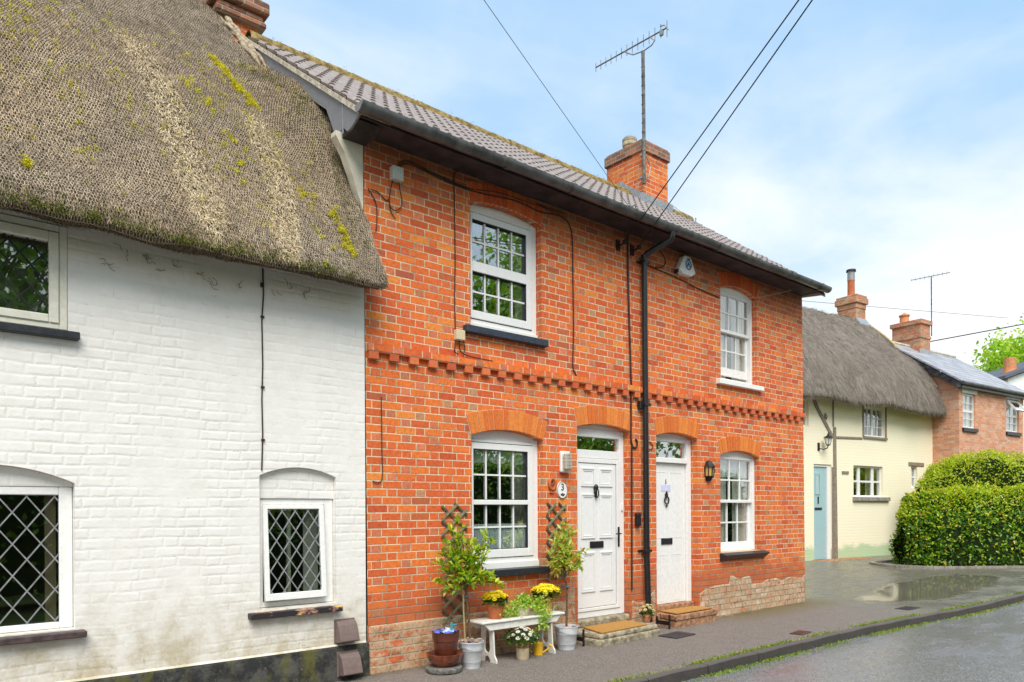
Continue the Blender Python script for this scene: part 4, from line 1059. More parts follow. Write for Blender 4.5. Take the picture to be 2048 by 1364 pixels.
mb = MB(); mb.box(-.50, .11, 2.67, 3.43, 7.50, 7.58); mb.box(-.47, .08, 2.70, 3.40, 7.58, 7.66); mb.box(-.53, .14, 2.64, 3.46, 7.66, 7.82); mb.box(-.46, .07, 2.71, 3.39, 7.82, 8.2)
mb.build('cap', M['cap_brick'], ch2, bevel=0.02)
mb = MB(); mb.box(-.25, .10, 2.60, 2.74, 7.02, 7.20); mb.build('flashing', M['lead'], ch2)
# rendered pier strip between thatch and brickwork
MB().prism([(-.30, 5.04), (-.0225, 5.04), (-.0225, 4.38), (-.07, 4.50), (-.13, 4.67), (-.21, 4.86), (-.30, 5.00)], .004, .10).build('rendered_pier', M['render'], cottage)

# ------------------------------------------------------------------ white thatched cottage
white = thing('thatched_cottage', 'white painted brick cottage under old netted thatch with leaded windows', 'cottage', (-2.5, 0, 0))
WO = {'ul': (-3.45, -2.425, 2.862, 3.625, 0), 'll': (-3.45, -2.387, 0.70, 1.762, 0.122), 'lr': (-1.026, -0.320, 0.715, 1.857, 0.078)}
mb = MB(); wall_front(mb, [(-6, -.05), (-.0215, -.05), (-.0215, 3.75), (-6, 3.75)], [arch_loop(*WO[k]) for k in WO], -0.004, 0.13)
mb.add([(-.0215, -.004, -.05), (-.0215, .30, -.05), (-.0215, .30, 3.75), (-.0215, -.004, 3.75)], [(0, 1, 2, 3)])
mb.add([(-6, -.004, -.05), (-6, 8, -.05), (-6, 8, 3.7), (-6, -.004, 3.7)], [(0, 1, 2, 3)])
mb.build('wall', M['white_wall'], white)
mb = MB(); mb.box(-5.9, -.2, 1.6, 1.65, .02, 4.2); mb.box(-5.9, -.2, .24, 1.6, 2.3, 2.36); mb.box(-5.9, -.2, .24, 1.6, 3.9, 3.95); mb.box(-1.7, -1.65, .24, 1.6, .02, 2.3); mb.box(-.25, -.2, .24, 1.6, .02, 3.9); mb.box(-5.9, -.2, .24, 1.6, .0, .04)
mb.build('room_lining', M['interior'], white)
rough_slab('plinth', -6.0, -.004, -.03, lambda x: 0.312 + .002 * math.sin(x * 5) + .0015 * math.sin(x * 13), 0.030, M['plinth'], 9, white, step=.05, amp=.014, batter=.01, ends=False)
MB().prism([(-.030, .318), (-.008, .318), (-.008, .334)], -6, -.03, 'x').build('plinth_fillet', M['white_wall'], white)

def lattice(x0, x1, z0, z1, nx, nz, y, w_, th=.005):
    """diamond leading clipped to the pane; nx, nz diamonds"""
    mb = MB(); dx, dz = (x1 - x0) / nx, (z1 - z0) / nz
    def clip(p, q):
        t0, t1 = 0.0, 1.0
        for a, b, lo, hi in ((p[0], q[0], x0, x1), (p[1], q[1], z0, z1)):
            d = b - a
            if abs(d) < 1e-9: continue
            ta, tb = (lo - a) / d, (hi - a) / d
            if ta > tb: ta, tb = tb, ta
            t0, t1 = max(t0, ta), min(t1, tb)
        if t1 - t0 < .01: return None
        f = lambda t: (p[0] + (q[0] - p[0]) * t, p[1] + (q[1] - p[1]) * t)
        return f(t0), f(t1)
    n = int(math.ceil(nx + nz))
    for k in range(-n, 2 * n):
        for s in (1, -1):
            a = (x0 + k * dx, z0 if s > 0 else z1)
            b = (a[0] + n * dx, a[1] + s * n * dz)
            c = clip(a, b)
            if c:
                e = 0.0007 * s
                mb.bar((c[0][0], y + e, c[0][1]), (c[1][0], y + e, c[1][1]), w_, th, up=(0, 1, 0))
    return mb
# upper left window: flush cream casement
mb = MB(); ring(mb, -3.448, -2.427, 2.866, 3.62, -.010, .09, .05)
win = mb.build('window', M['cream_frame'], white, bevel=0.006); win['label'] = 'upper cream casement window with dark diamond leading, under the eaves'
mb = MB(); ring(mb, -3.395, -2.480, 2.905, 3.565, -.022, .05, .062, .062, .062, .075); cs = mb.build('casement', M['cream_frame'], win, bevel=0.008)
MB().box(-3.335, -2.540, .010, .014, 2.965, 3.493).build('pane', M['glass_old'], cs)
lattice(-3.333, -2.542, 2.967, 3.490, 6, 3.4, .006, .009).build('leading', M['wire'], cs)
MB().box(-3.55, -2.358, -.075, .02, 2.80, 2.855).build('sill', M['black_paint'], win, bevel=0.006)
MB().box(-3.35, -2.52, .10, .102, 2.95, 3.5).build('green_blind', plain('green_blind', (0.16, 0.22, 0.10), 0.9, 0.1, var=0.3, nscale=5), win)
# lower left
x0, x1, z0, zs, ri = WO['ll']
mb = MB(); ring(mb, x0 + .003, x1 - .003, z0 + .003, 1.735, .075, .125, .085, .085, .045, .06)
win = mb.build('window', M['pvc_old'], white, bevel=0.006); win['label'] = 'lower left leaded window with grey diamond lattice'
head_panel(x0 + .003, x1 - .003, zs, ri - .002, 1.737, .070, .12).build('head_panel', M['white_wall'], win)
MB().box(x0 + .08, x1 - .08, .100, .104, .745, 1.68).build('pane', M['glass_old'], win)
lattice(x0 + .088, x1 - .088, .748, 1.675, 5.2, 4.1, .094, .0088, .007).build('leading', M['galv'], win)
MB().box(x0 - .06, -2.325, -.085, .03, .640, .690).build('sill', plain('worn_brown_sill', (0.075, 0.050, 0.050), 0.5, 0.4, var=0.5, nscale=12, bump=0.4), win, bevel=0.008)
MB().box(x1 - .17, x1 - .10, .14, .146, .74, 1.68).build('curtain', plain('tan_curtain', (0.36, 0.27, 0.16), 0.9, 0.1), win)
# lower right, top-hung sash pushed open
x0, x1, z0, zs, ri = WO['lr']
mb = MB(); mb.prism(arch_loop(x0 + .002, x1 - .002, 1.662, zs, ri - .002), .045, .13)
hp = mb
mb = MB(); ring(mb, x0 + .003, x1 - .003, z0 + .003, 1.660, .060, .128, .050, .080, .045, .055)
win = mb.build('window', M['pvc_old'], white, bevel=0.005); win['label'] = 'small leaded window pushed slightly open over a peeling sill'
hp.build('head_panel', M['white_wall'], win)
MB().box(x0 - .105, -.292, -.080, .05, .640, .692).build('sill', M['peeling_sill'], win, bevel=0.006)
sav = FRAME
hinge = Vector((0, .062, 1.60)); FRAME = Matrix.Translation(hinge) @ Matrix.Rotation(R(-4), 4, 'X') @ Matrix.Translation(-hinge)
mb = MB(); ring(mb, x0 + .046, x1 - .098, .775, 1.602, .040, .080, .042, .045, .062, .035); cs = mb.build('casement', M['pvc_old'], win, bevel=0.004)
MB().box(x0 + .085, x1 - .137, .058, .062, .835, 1.570).build('pane', M['glass_old'], cs)
lattice(x0 + .089, x1 - .141, .838, 1.566, 4, 4.2, .053, .0082, .006).build('leading', M['galv'], cs)
FRAME = sav
MB().box(x0 + .30, x0 + .33, .13, .16, .72, 1.64).build('mullion', M['cream_frame'], win)
MB().box(x1 - .24, x1 - .10, .17, .18, .72, 1.64).build('curtain', M['curtain'], win)
# cowled vents
for z0_, x_, lab in ((.345, -.345, 'upper brown plastic vent cowl on the white wall'), (.05, -.332, 'lower brown plastic vent cowl on the black plinth')):
    o_ = 0.0 if z0_ > .2 else .035
    mb = MB(); prof = [(-.005 - o_, .20), (-.035 - o_, .205), (-.075 - o_, .165), (-.105 - o_, .09), (-.125 - o_, .025), (-.115 - o_, .015), (-.005 - o_, -.0)]
    mb.prism([(p[0], p[1] + z0_) for p in prof], x_ + .006, x_ + .196, 'x')
    mb.box(x_ - .004, x_ + .204, -.012 - o_, -.003 - o_ * .6, z0_ - .012, z0_ + .215)
    vt = mb.build('vent_cowl', M['vent'], white, bevel=0.004); vt['label'] = lab

# ---- the thatch
PROF = [(0.02, 3.68), (-.16, 3.585), (-.29, 3.545), (-.345, 3.555), (-.365, 3.62), (-.34, 3.74), (-.24, 3.89), (-.127, 4.065), (.09, 4.51), (.41, 5.08), (.85, 5.57), (1.46, 6.19), (2.0, 6.72), (3.05, 7.78), (4.3, 9.0), (5.2, 9.75), (5.9, 9.95), (6.6, 9.7), (8.0, 8.4), (11.0, 5.0)]
NS = 420
pc = catmull(PROF, NS)
tg = np.gradient(pc, axis=0); tg /= np.linalg.norm(tg, axis=1, keepdims=True)
nn_ = np.stack([-tg[:, 1], tg[:, 0]], -1)          # outward normal in (y, z)
arc = np.concatenate([[0], np.cumsum(np.linalg.norm(np.diff(pc, axis=0), axis=1))])
def xend(y): return 0.05 - 0.43 * sstep(1.45, 2.25, y)
def thatch_pt(t, s, lift=0.0):
    """t in [0,1] across (0 far left, 1 right verge), s = arc length; returns points and normals"""
    t = np.asarray(t, float); s = np.asarray(s, float)
    y = np.interp(s, arc, pc[:, 0]); z = np.interp(s, arc, pc[:, 1])
    ny = np.interp(s, arc, nn_[:, 0]); nz = np.interp(s, arc, nn_[:, 1]); l = np.hypot(ny, nz); ny /= l; nz /= l
    xe = xend(y); x = -6 + (xe + 6) * t
    e = np.clip((x - (xe - .10)) / .10, 0, 1); inset = 0.07 * (1 - np.sqrt(np.clip(1 - e * e, 0, 1)))
    p3 = np.stack([x, y, z], -1)
    lump = (vnoise(p3 * 1.3, 11) - .5) * .05 + (vnoise(p3 * 4.0, 12) - .5) * .028 + (vnoise(p3 * 13, 13) - .5) * .014
    edge = np.clip(s / .25, 0, 1) * .8 + .2
    wob = (vnoise(np.stack([x * 2.2, x * 0, x * 0], -1), 14) - .5) * .045 * np.clip(1 - (s - .2) / .8, 0, 1)
    d = -inset + lump * edge + lift + .17 * sstep(-.75, -.25, x) * sstep(.10, .45, y) * (1 - sstep(1.0, 1.75, y)) * (1 - sstep(-.16, -.02, x))
    return np.stack([x, y + ny * d, z + nz * d + wob], -1), np.stack([0 * x, ny, nz], -1)
tt = np.concatenate([np.linspace(0, .5, 40, endpoint=False), np.linspace(.5, .97, 150, endpoint=False), np.linspace(.97, 1, 16)])
T_, S_ = np.meshgrid(tt, arc, indexing='ij')
P, _n = thatch_pt(T_, S_)
v, q = grid_mesh(P)
# close the right verge with an end face
kr = int(np.argmax(pc[:, 1])); capv = P[-1][:kr + 1]; k0 = len(v)
v = np.concatenate([v, capv, np.array([[capv[-1, 0], capv[-1, 1], 3.70]])])
poly = [Vector((p_[1], p_[2], 0)) for p_ in v[k0:]]
qf_ = [tuple(a) for a in q.tolist()] + [tuple(k0 + a for a in t_) for t_ in tessellate_polygon([poly])]
q = qf_
th = mesh_obj('thatch_roof', v, q, M['thatch'], white, smooth=180)

def in_blob(p, path, width):
    """0..1 closeness of points p (x,y) to a poly-line path"""
    best = np.full(len(p), 9.0)
    for a, b in zip(path[:-1], path[1:]):
        a, b = np.array(a), np.array(b); ab = b - a
        u = np.clip(((p - a) @ ab) / (ab @ ab), 0, 1)
        best = np.minimum(best, np.linalg.norm(p - (a + u[:, None] * ab), axis=1))
    return np.clip(1 - best / width, 0, 1)
GOLD1 = [(-1.83, .98), (-1.72, .60), (-1.64, .22), (-1.58, -.02), (-1.53, -.14), (-1.50, -.24)]
GOLD2 = [(-.89, .40), (-.85, .16), (-.84, -.06), (-.86, -.19), (-.89, -.27)]
s_lo, s_hi = 0.46, float(np.interp(5.0, pc[:, 0][np.argsort(pc[:, 0])], arc[np.argsort(pc[:, 0])]))
NSTR = 150000
t = rng.uniform(.50, 1.0, NSTR) ** 1.0; s = s_lo + (s_hi - s_lo) * rng.random(NSTR) ** 1.35
p, n = thatch_pt(t, s)
pxy = p[:, :2] + (rng.normal(size=(NSTR, 2)) * .012)
gold = np.maximum(in_blob(pxy, GOLD1, .175), in_blob(pxy, GOLD2, .145))
gold = np.clip(gold * 5.0 - 1.1 * (vnoise(p * 14, 31)), 0, 1)
p2, _ = thatch_pt(t, s - .02)
dn = p2 - p; dn /= np.linalg.norm(dn, axis=1, keepdims=True) + 1e-9
L = rng.uniform(.018, .065, NSTR) * (1 - .15 * gold)
dirv = dn + rng.normal(size=(NSTR, 3)) * (.24 + .30 * gold[:, None]) + n * rng.uniform(-.02, .20, NSTR)[:, None]
dirv /= np.linalg.norm(dirv, axis=1, keepdims=True)
side = np.cross(dirv, n); side /= np.linalg.norm(side, axis=1, keepdims=True) + 1e-9
wd = rng.uniform(.0010, .0025, NSTR)[:, None]
b0 = p + n * rng.uniform(-.002, .010, NSTR)[:, None] + n * gold[:, None] * .012
tip = b0 + dirv * L[:, None]
V = np.stack([b0 - side * wd, b0 + side * wd, tip + side * wd * .7, tip - side * wd * .7], 1).reshape(-1, 3)
F = np.arange(NSTR * 4).reshape(-1, 4)
tone = np.clip(rng.beta(1.6, 2.6, NSTR) + .25 * (vnoise(p * 3, 21) - .5), 0, 1)
cd, cl_ = np.array([.062, .044, .029]), np.array([.74, .56, .365])
colr = cd + (cl_ - cd) * tone[:, None]
warm = vnoise(p * np.array([1.4, 1.1, 1.1]), 22)[:, None]
colr *= 1 + (warm - .5) * np.array([.35, .15, -.15])
gcol = np.array([.86, .68, .43]) * rng.uniform(.42, 1.15, (NSTR, 1)) + np.array([.02, .02, .02])
colr = colr * (1 - gold[:, None]) + gcol * gold[:, None]
mesh_obj('loose_straw', V, F, M['straw'], th, attr=np.repeat(np.clip(colr, 0, .9), 4, axis=0))
# eaves fringe: short straws pointing down along the lip
n_f = 24000
t = rng.uniform(.5, 1.0, n_f); s = rng.uniform(.30, .70, n_f); p, n = thatch_pt(t, s)
dirv = rng.normal(size=(n_f, 3)) * .35 + np.array([0, -.25, -.9]) + n * .3
dirv /= np.linalg.norm(dirv, axis=1, keepdims=True); side = np.cross(dirv, rdir(n_f)); side /= np.linalg.norm(side, axis=1, keepdims=True)
L = rng.uniform(.006, .022, n_f)[:, None]; wd = .0016
V = np.stack([p - side * wd, p + side * wd, p + dirv * L + side * wd * .6, p + dirv * L - side * wd * .6], 1).reshape(-1, 3)
tone = rng.beta(1.3, 3.4, n_f)[:, None]
mesh_obj('eaves_fringe', V, np.arange(n_f * 4).reshape(-1, 4), M['straw'], th, attr=np.repeat(cd * .8 + (cl_ * .75 - cd * .8) * tone, 4, axis=0))
# wire netting
hx, hs = .0210, .0200
xsn = np.arange(-3.35, .06, hx); E_a, E_b = [], []
ssn = np.arange(.40, s_hi, hs * 1.5)
for j, s0 in enumerate(ssn):
    off = (j % 2) * hx / 2
    x0a = xsn + off; 
    top = np.full_like(x0a, s0 + hs * .5); botm = np.full_like(x0a, s0)
    # zig-zag: (x, s0) -> (x+hx/2, s0 - hs/2) -> ...
    A = np.stack([x0a, np.full_like(x0a, s0)], -1); B = np.stack([x0a + hx / 2, np.full_like(x0a, s0 - hs * .5)], -1); C = np.stack([x0a + hx, np.full_like(x0a, s0)], -1)
    E_a += [A, B, A]; E_b += [B, C, np.stack([x0a, np.full_like(x0a, s0 + hs)], -1)]
E_a = np.concatenate(E_a); E_b = np.concatenate(E_b)
def xs_to_p(e):
    x, s = e[:, 0], e[:, 1]
    x = x + (vnoise(np.stack([x * 3, s * 3, 0 * x], -1), 41) - .5) * .05; s = s + (vnoise(np.stack([x * 3, s * 3, 0 * x + 5], -1), 42) - .5) * .05
    y = np.interp(s, arc, pc[:, 0]); xe = xend(y); t = (x + 6) / (xe + 6)
    pp, n_ = thatch_pt(np.clip(t, 0, 1), s, .011)
    return pp, n_, t
pa, na, ta = xs_to_p(E_a); pb, nb_, tb = xs_to_p(E_b)
gx_ = np.stack([pa[:, 0], pa[:, 1]], -1); gd_ = np.maximum(in_blob(gx_, GOLD1, .15), in_blob(gx_, GOLD2, .12))
ok = (ta < .995) & (tb < .995) & (rng.random(len(ta)) > .02 + .75 * (gd_ > .12))
pa, pb, na = pa[ok], pb[ok], na[ok]
dv = pb - pa; sd_ = np.cross(dv, na); sd_ /= np.linalg.norm(sd_, axis=1, keepdims=True) + 1e-9
wv_ = .0011
V = np.stack([pa - sd_ * wv_, pa + sd_ * wv_, pb + sd_ * wv_, pb - sd_ * wv_], 1).reshape(-1, 3)
mesh_obj('wire_netting', V, np.arange(len(V)).reshape(-1, 4), M['netting'], th)
# moss cushions
def moss(paths, n, spread, mat, name, size):
    C = []
    for (a, b, wdt, cnt) in paths:
        u = rng.random(cnt); q_ = np.array(a) + (np.array(b) - np.array(a)) * u[:, None] + rng.normal(size=(cnt, 2)) * wdt
        C.append(q_)
    C = np.concatenate(C); iy = int(np.argmin(pc[:200, 0])); ss = np.interp(C[:, 1], pc[iy:, 0], arc[iy:])
    ss = np.where(C[:, 1] < -.30, .43 + np.abs(C[:, 1] + .345) * 2.2, ss)
    tq = np.clip((C[:, 0] + 6) / (xend(C[:, 1]) + 6), 0, .995)
    p, n_ = thatch_pt(tq, ss, .012)
    idx = rng.integers(0, len(p), n)
    pp = p[idx] + rng.normal(size=(n, 3)) * spread; d = rdir(n) + n_[idx] * .8
    v, f = leaves(pp, d, rdir(n), size * rng.uniform(.6, 1.3, n), size * .8)
    mesh_obj(name, v, f, mat, th)
moss([((-.98, 1.33), (-.80, .62), .022, 60), ((-.35, .0), (-.27, -.28), .02, 24), ((-2.70, -.22), (-2.70, -.24), .012, 6), ((-1.40, .65), (-1.12, -.02), .04, 14), ((-.62, .05), (-.55, -.3), .04, 8), ((-.32, -.2), (-.3, -.3), .02, 6)], 7000, .013, M['moss'], 'yellow_moss', .013)
pts = [((rng.uniform(-2.9, -.2)), rng.uniform(-.25, 1.6)) for _ in range(110)]
moss([((-2.70, 1.0), (-2.62, .3), .10, 60), ((-2.45, .4), (-2.3, -.1), .06, 40), ((-1.3, .5), (-1.0, -.15), .09, 60), ((-.95, .5), (-.6, -.1), .08, 40), ((-2.1, .5), (-1.9, .0), .08, 25)] + [(p_, (p_[0] + .05, p_[1] - .12), .02, 3) for p_ in pts], 9000, .011, M['moss'], 'yellow_moss', .010)
moss([((-2.9, -.345), (-.3, -.345), .015, 230), ((-2.9, -.345), (-.9, -.345), .03, 90), ((-.45, .75), (-.05, .2), .08, 60), ((-.35, .3), (-.12, -.2), .06, 40), ((-.7, 1.5), (-.3, .7), .05, 40)], 9000, .016, M['moss_green'], 'green_moss', .011)
# cement fillet where the thatch meets the tiles
fp = [(-.345, 1.55, 6.32), (-.36, 1.9, 6.70), (-.39, 2.3, 7.10), (-.41, 2.7, 7.50), (-.42, 3.1, 7.92), (-.42, 3.4, 8.2)]
fl_ = MB()
fq = catmull(fp, 40)
for i in range(4): fl_.tube([(p[0] + .03 * i + .02 * math.sin(9 * p[1] + 2 * i), p[1], p[2] - .075 + .02 * math.sin(11 * p[1] + 3 * i)) for p in fq], [float((.014 + .020 * vnoise(np.array([p[1] * 9, i, 0.]), 77)) * min(1, .15 + (p[1] - 1.55) * 2.2)) for p in fq], 7)
fl_.build('mortar_fillet', plain('weathered_fillet', (0.36, 0.29, 0.20), 0.95, 0.1, var=0.4, nscale=20, bump=0.9, bscale=50, bdist=0.01), white, smooth=60)
# stray twigs on the wall under the eaves, and the lead drop cable
tw = MB()
for (x, z) in ((-2.17, 3.42), (-1.91, 3.50), (-1.69, 3.52), (-1.50, 3.47), (-1.82, 3.46), (-1.18, 3.44), (-.88, 3.46), (-1.40, 3.40), (-.75, 3.50), (-2.05, 3.52), (-.6, 3.48)):
    for k in range(random.randint(2, 5)):
        a = random.uniform(0, 6.28); l = random.uniform(.02, .07)
        p0 = Vector((x + random.uniform(-.03, .03), -.008, z + random.uniform(-.03, .03)))
        tw.tube([p0, p0 + Vector((math.cos(a) * l * .5, -.01, math.sin(a) * l * .5)), p0 + Vector((math.cos(a + .5) * l, -.006, math.sin(a + .5) * l))], .0016, 5)
tag(tw.build('straw_wisps', M['cable']), 'dark wisps of straw caught on the white wall under the thatch', None, kind='stuff')
cb = MB(); cb.tube([(-.99, -.012, 3.62), (-.985, -.012, 3.4), (-1.0, -.011, 3.18), (-.995, -.012, 2.8), (-1.004, -.012, 2.5), (-.998, -.011, 2.2), (-1.008, -.012, 1.90)], .0065, 6)
for z in (3.48, 3.46, 3.2, 2.6, 2.15): cb.box(-1.01, -.982, -.022, -.004, z, z + .016)
tag(cb.build('cable', M['cable'], smooth=60), 'thin dark cable dropping down the white wall to the small window', 'cable')

# ------------------------------------------------------------------ small things on the red front
def simple(name, mb, mat, label, cat, group=None, **k):
    return tag(mb.build(name, mat, **k), label, cat, group)
def wallpath(pts, y=-.012): return [(p[0], y, p[1]) for p in pts]

# junction boxes and cables
simple('junction_box', MB().box(.255, .375, -.075, -.001, 4.735, 4.865), M['greybox'], 'grey junction box high on the brick wall beside the thatch', 'junction box', bevel=.006)
simple('junction_box', MB().box(1.005, 1.115, -.06, -.001, 3.305, 3.41), M['creambox'], 'small cream junction box left of the blue-black window sill', 'junction box', bevel=.006)
def cable(label, paths, r=.007, mat='cable', name='cable', grp='cables on the red wall'):
    mb = MB()
    for p in paths:
        q = catmull(p, max(12, len(p) * 5)); mb.tube([tuple(a) for a in q], r, 6)
    return tag(mb.build(name, M[mat], smooth=60), label, 'cable', grp)
cable('dark cable running from the grey junction box over the window and down', [wallpath([(.36, 4.84), (.37, 4.90), (.41, 4.94), (.49, 4.96), (.65, 4.945), (1.0, 4.91), (1.20, 4.905)]),
      wallpath([(1.20, 4.905), (1.46, 4.925), (1.84, 4.965), (2.2, 4.94), (2.47, 4.975), (2.62, 4.955), (2.70, 4.86), (2.725, 4.70), (2.73, 4.27), (2.735, 3.66), (2.72, 3.25), (2.76, 3.17), (2.78, 3.14)])], .0075)
cable('second dark cable clipped under the eaves above the upper left window', [wallpath([(.34, 4.85), (.355, 4.92), (.40, 4.965), (.50, 4.985), (.8, 4.95), (1.2, 4.925), (1.6, 4.99), (2.1, 5.0), (2.6, 5.02)], -.01)], .005)
cable('thin cable dropping to the cream junction box', [wallpath([(1.06, 5.06), (1.025, 5.035), (1.012, 4.98), (1.018, 4.63), (1.022, 4.10), (1.014, 3.75), (1.02, 3.41)])], .006)
cable('looped cable hanging below the grey junction box', [wallpath([(.285, 4.74), (.262, 4.66), (.245, 4.55), (.26, 4.47), (.31, 4.455), (.37, 4.50), (.385, 4.57), (.365, 4.66), (.35, 4.74)], -.02), wallpath([(.25, 4.56), (.262, 4.44), (.315, 4.38)]), wallpath([(.05, 4.59), (.13, 4.58), (.21, 4.53), (.245, 4.55)]), wallpath([(.02, 4.59), (.07, 4.53), (.108, 4.45), (.112, 4.30), (.10, 4.20)])], .0048)
cable('short cables hanging from the cream junction box', [wallpath([(1.02, 3.30), (1.005, 3.19), (1.05, 3.16)], -.02), wallpath([(1.06, 3.31), (1.08, 3.20), (1.17, 3.165), (1.30, 3.155), (1.5, 3.15)], -.02), wallpath([(1.11, 3.34), (1.135, 3.22), (1.11, 3.17)], -.02)], .006)
cable('bundle of dark cables running down beside the black downpipe', [wallpath([(3.70, 5.04), (3.702, 4.71), (3.712, 4.27), (3.738, 3.60), (3.752, 3.20), (3.76, 3.14), (3.757, 3.05)], -.02), wallpath([(3.757, 3.05), (3.752, 2.6), (3.752, 2.44), (3.79, 2.345), (3.86, 2.355), (3.868, 2.43), (3.84, 2.45)], -.014),
       wallpath([(3.768, 2.40), (3.762, 1.71), (3.755, .52)], -.012)], .012)
cable('looped cable beside the top of the downpipe', [wallpath([(4.20, 5.04), (4.38, 4.965), (4.46, 4.90), (4.455, 4.82), (4.31, 4.745), (4.10, 4.735)]), wallpath([(4.10, 4.735), (4.69, 4.70), (5.25, 4.64), (5.71, 4.61)])], .006)
cable('curled cable end right of the downpipe', [wallpath([(4.07, 2.44), (4.15, 2.42), (4.19, 2.37), (4.15, 2.335), (4.07, 2.335)])], .006)
cable('thin pale wire across the top right of the wall', [[(6.49, -.012, 4.76), (6.79, -.02, 4.815), (7.4, -.18, 5.0)]], .004, 'greybox')
cable('thin wire on the brickwork at the left edge', [wallpath([(.15, 2.64), (.152, 2.2), (.15, 1.84), (.05, 1.83)])], .005)
simple('junction_box', MB().box(3.89, 3.955, -.06, -.001, 2.84, 2.945), M['black_plastic'], 'small black junction box left of the downpipe at the brick band', 'junction box', bevel=.006)
for xb, lab in ((3.53, 'left black wall bracket holding the overhead cable'), (3.80, 'right black wall bracket holding the overhead cable')):
    b = MB(); b.box(xb - .035, xb + .035, -.014, -.0005, 4.80, 4.93); b.tube([(xb, -.01, 4.86), (xb, -.12, 4.86), (xb, -.12, 4.90)], .012, 8); b.lathe([(.0, -.03), (.028, -.02), (.028, .02), (0, .03)], (xb, -.12, 4.875), 10)
    simple('cable_bracket', b, M['iron'], lab, 'bracket', 'overhead cable brackets')
def overhead(name, a, b, ext, r, label, sag=0.0, grp='overhead cables'):
    a, b = np.array(a), np.array(b); e = a + (b - a) * ext
    pts = [a + (e - a) * t - np.array([0, 0, sag * math.sin(math.pi * t)]) for t in np.linspace(0, 1, 24)]
    mb = MB(); mb.tube([tuple(p) for p in pts], r, 6)
    return tag(mb.build(name, M['wire'], smooth=60), label, 'cable', grp)
overhead('overhead_cable', (3.53, -.12, 4.88), (2.364, -3.053, 5.778), 2.6, .0065, 'left of the two black overhead cables leading from the wall up to the right')
overhead('overhead_cable', (3.80, -.12, 4.88), (2.450, -3.125, 5.778), 2.6, .0065, 'right of the two black overhead cables leading from the wall up to the right')
overhead('overhead_cable', (3.42, -.30, 5.21), (.353, -1.364, 5.79), 2.4, .0030, 'thin single overhead wire crossing the sky above the tiled roof')
cable('short wire from the bracket up over the gutter', [[(3.53, -.12, 4.89), (3.47, -.18, 4.98), (3.40, -.37, 5.10), (3.38, -.42, 5.19), (3.42, -.30, 5.215)]], .0045, 'wire')

# alarm box
AL = thing('alarm_box', 'white wedge-shaped burglar alarm box with a round blue emblem under the eaves', 'alarm box', (4.86, 0, 4.74))
hexa = [(4.765, 4.745), (4.955, 4.745), (5.045, 4.80), (4.945, 4.985), (4.92, 5.0), (4.80, 5.0), (4.775, 4.985), (4.675, 4.80)]
MB().prism(hexa, -.085, -.001).build('casing', M['ceramic_white'], AL, bevel=.018, seg=2)
MB().prism([(-.001, 4.80), (-.07, 4.80), (-.07, 4.752), (-.001, 4.742)], 4.672, 4.676, 'x').build('side_band', M['navy'], AL)
mb = MB(); mb.tube([(4.875 + .058 * math.cos(t), -.087, 4.885 + .062 * math.sin(t)) for t in np.linspace(0, 2 * math.pi, 25)[:-1]], .008, 6, closed=True)
mb.box(4.845, 4.905, -.09, -.0855, 4.878, 4.892); mb.bar((4.845, -.088, 4.855), (4.875, -.088, 4.92), .012, .005, (0, 1, 0)); mb.bar((4.905, -.088, 4.855), (4.875, -.088, 4.92), .012, .005, (0, 1, 0)); mb.box(4.845, 4.905, -.09, -.0855, 4.958, 4.972)
mb.build('emblem', M['logo_blue'], AL)

# bulkhead light beside the left door
BL = thing('bulkhead_light', 'white rectangular bulkhead lamp with wire guard left of the left door', 'wall lamp', (2.565, 0, 1.98))
MB().box(2.49, 2.64, -.05, -.001, 1.985, 2.235).build('base', M['pvc_old'], BL, bevel=.02, seg=3)
MB().box(2.507, 2.623, -.105, -.0505, 2.01, 2.21).build('diffuser', M['diffuser'], BL, bevel=.03, seg=3)
mb = MB()
for i in range(5):
    z = 2.03 + i * .04; mb.tube([(2.50, -.05, z), (2.503, -.10, z), (2.52, -.112, z), (2.61, -.112, z), (2.627, -.10, z), (2.63, -.05, z)], .0020, 5)
mb.tube([(2.565, -.05, 2.225), (2.565, -.108, 2.215), (2.565, -.114, 2.11), (2.565, -.108, 2.005), (2.565, -.05, 1.995)], .0020, 5)
mb.build('guard', M['galv'], BL)
# number plaque
NP = thing('number_plaque', 'oval white plaque with a black number 3 beside the left door', 'house number', (2.535, 0, 1.68))
ov = lambda a, b, n=28: [(2.535 + a * math.cos(t), 1.781 + b * math.sin(t)) for t in np.linspace(0, 2 * math.pi, n + 1)[:-1]]
MB().prism(ov(.083, .100), -.016, -.001).build('plate', M['ceramic_white'], NP, bevel=.004)
mb = MB(); mb.tube([(p[0], -.0165, p[1]) for p in ov(.078, .095)], .0035, 6, closed=True); mb.build('rim', M['stoneware_brown'], NP)
text_obj('number', '3', .115, M['lettering'], NP, (2.535, -.0185, 1.812), (1, 0, 0), (0, 0, 1))
mb = MB()
for (x, z, a, b) in ((2.52, 1.725, .018, .009), (2.545, 1.717, .016, .008), (2.56, 1.73, .014, .008), (2.535, 1.738, .02, .006)):
    mb.prism([(x + a * math.cos(t), z + b * math.sin(t)) for t in np.linspace(0, 6.283, 10)[:-1]], -.0185, -.0165)
mb.build('painted_motif', M['lettering'], NP)
mb = MB(); mb.tube([(2.372 + .045 * math.cos(t), -.02, 1.845 + .062 * math.sin(t)) for t in np.linspace(0, 2 * math.pi, 25)[:-1]], .015, 8, closed=True)
mb.tube([(2.372 + .022 * math.cos(t), -.016, 1.865 + .02 * math.sin(t)) for t in np.linspace(0, 2 * math.pi, 13)[:-1]], .006, 6, closed=True); mb.box(2.345, 2.40, -.02, -.001, 1.745, 1.775)
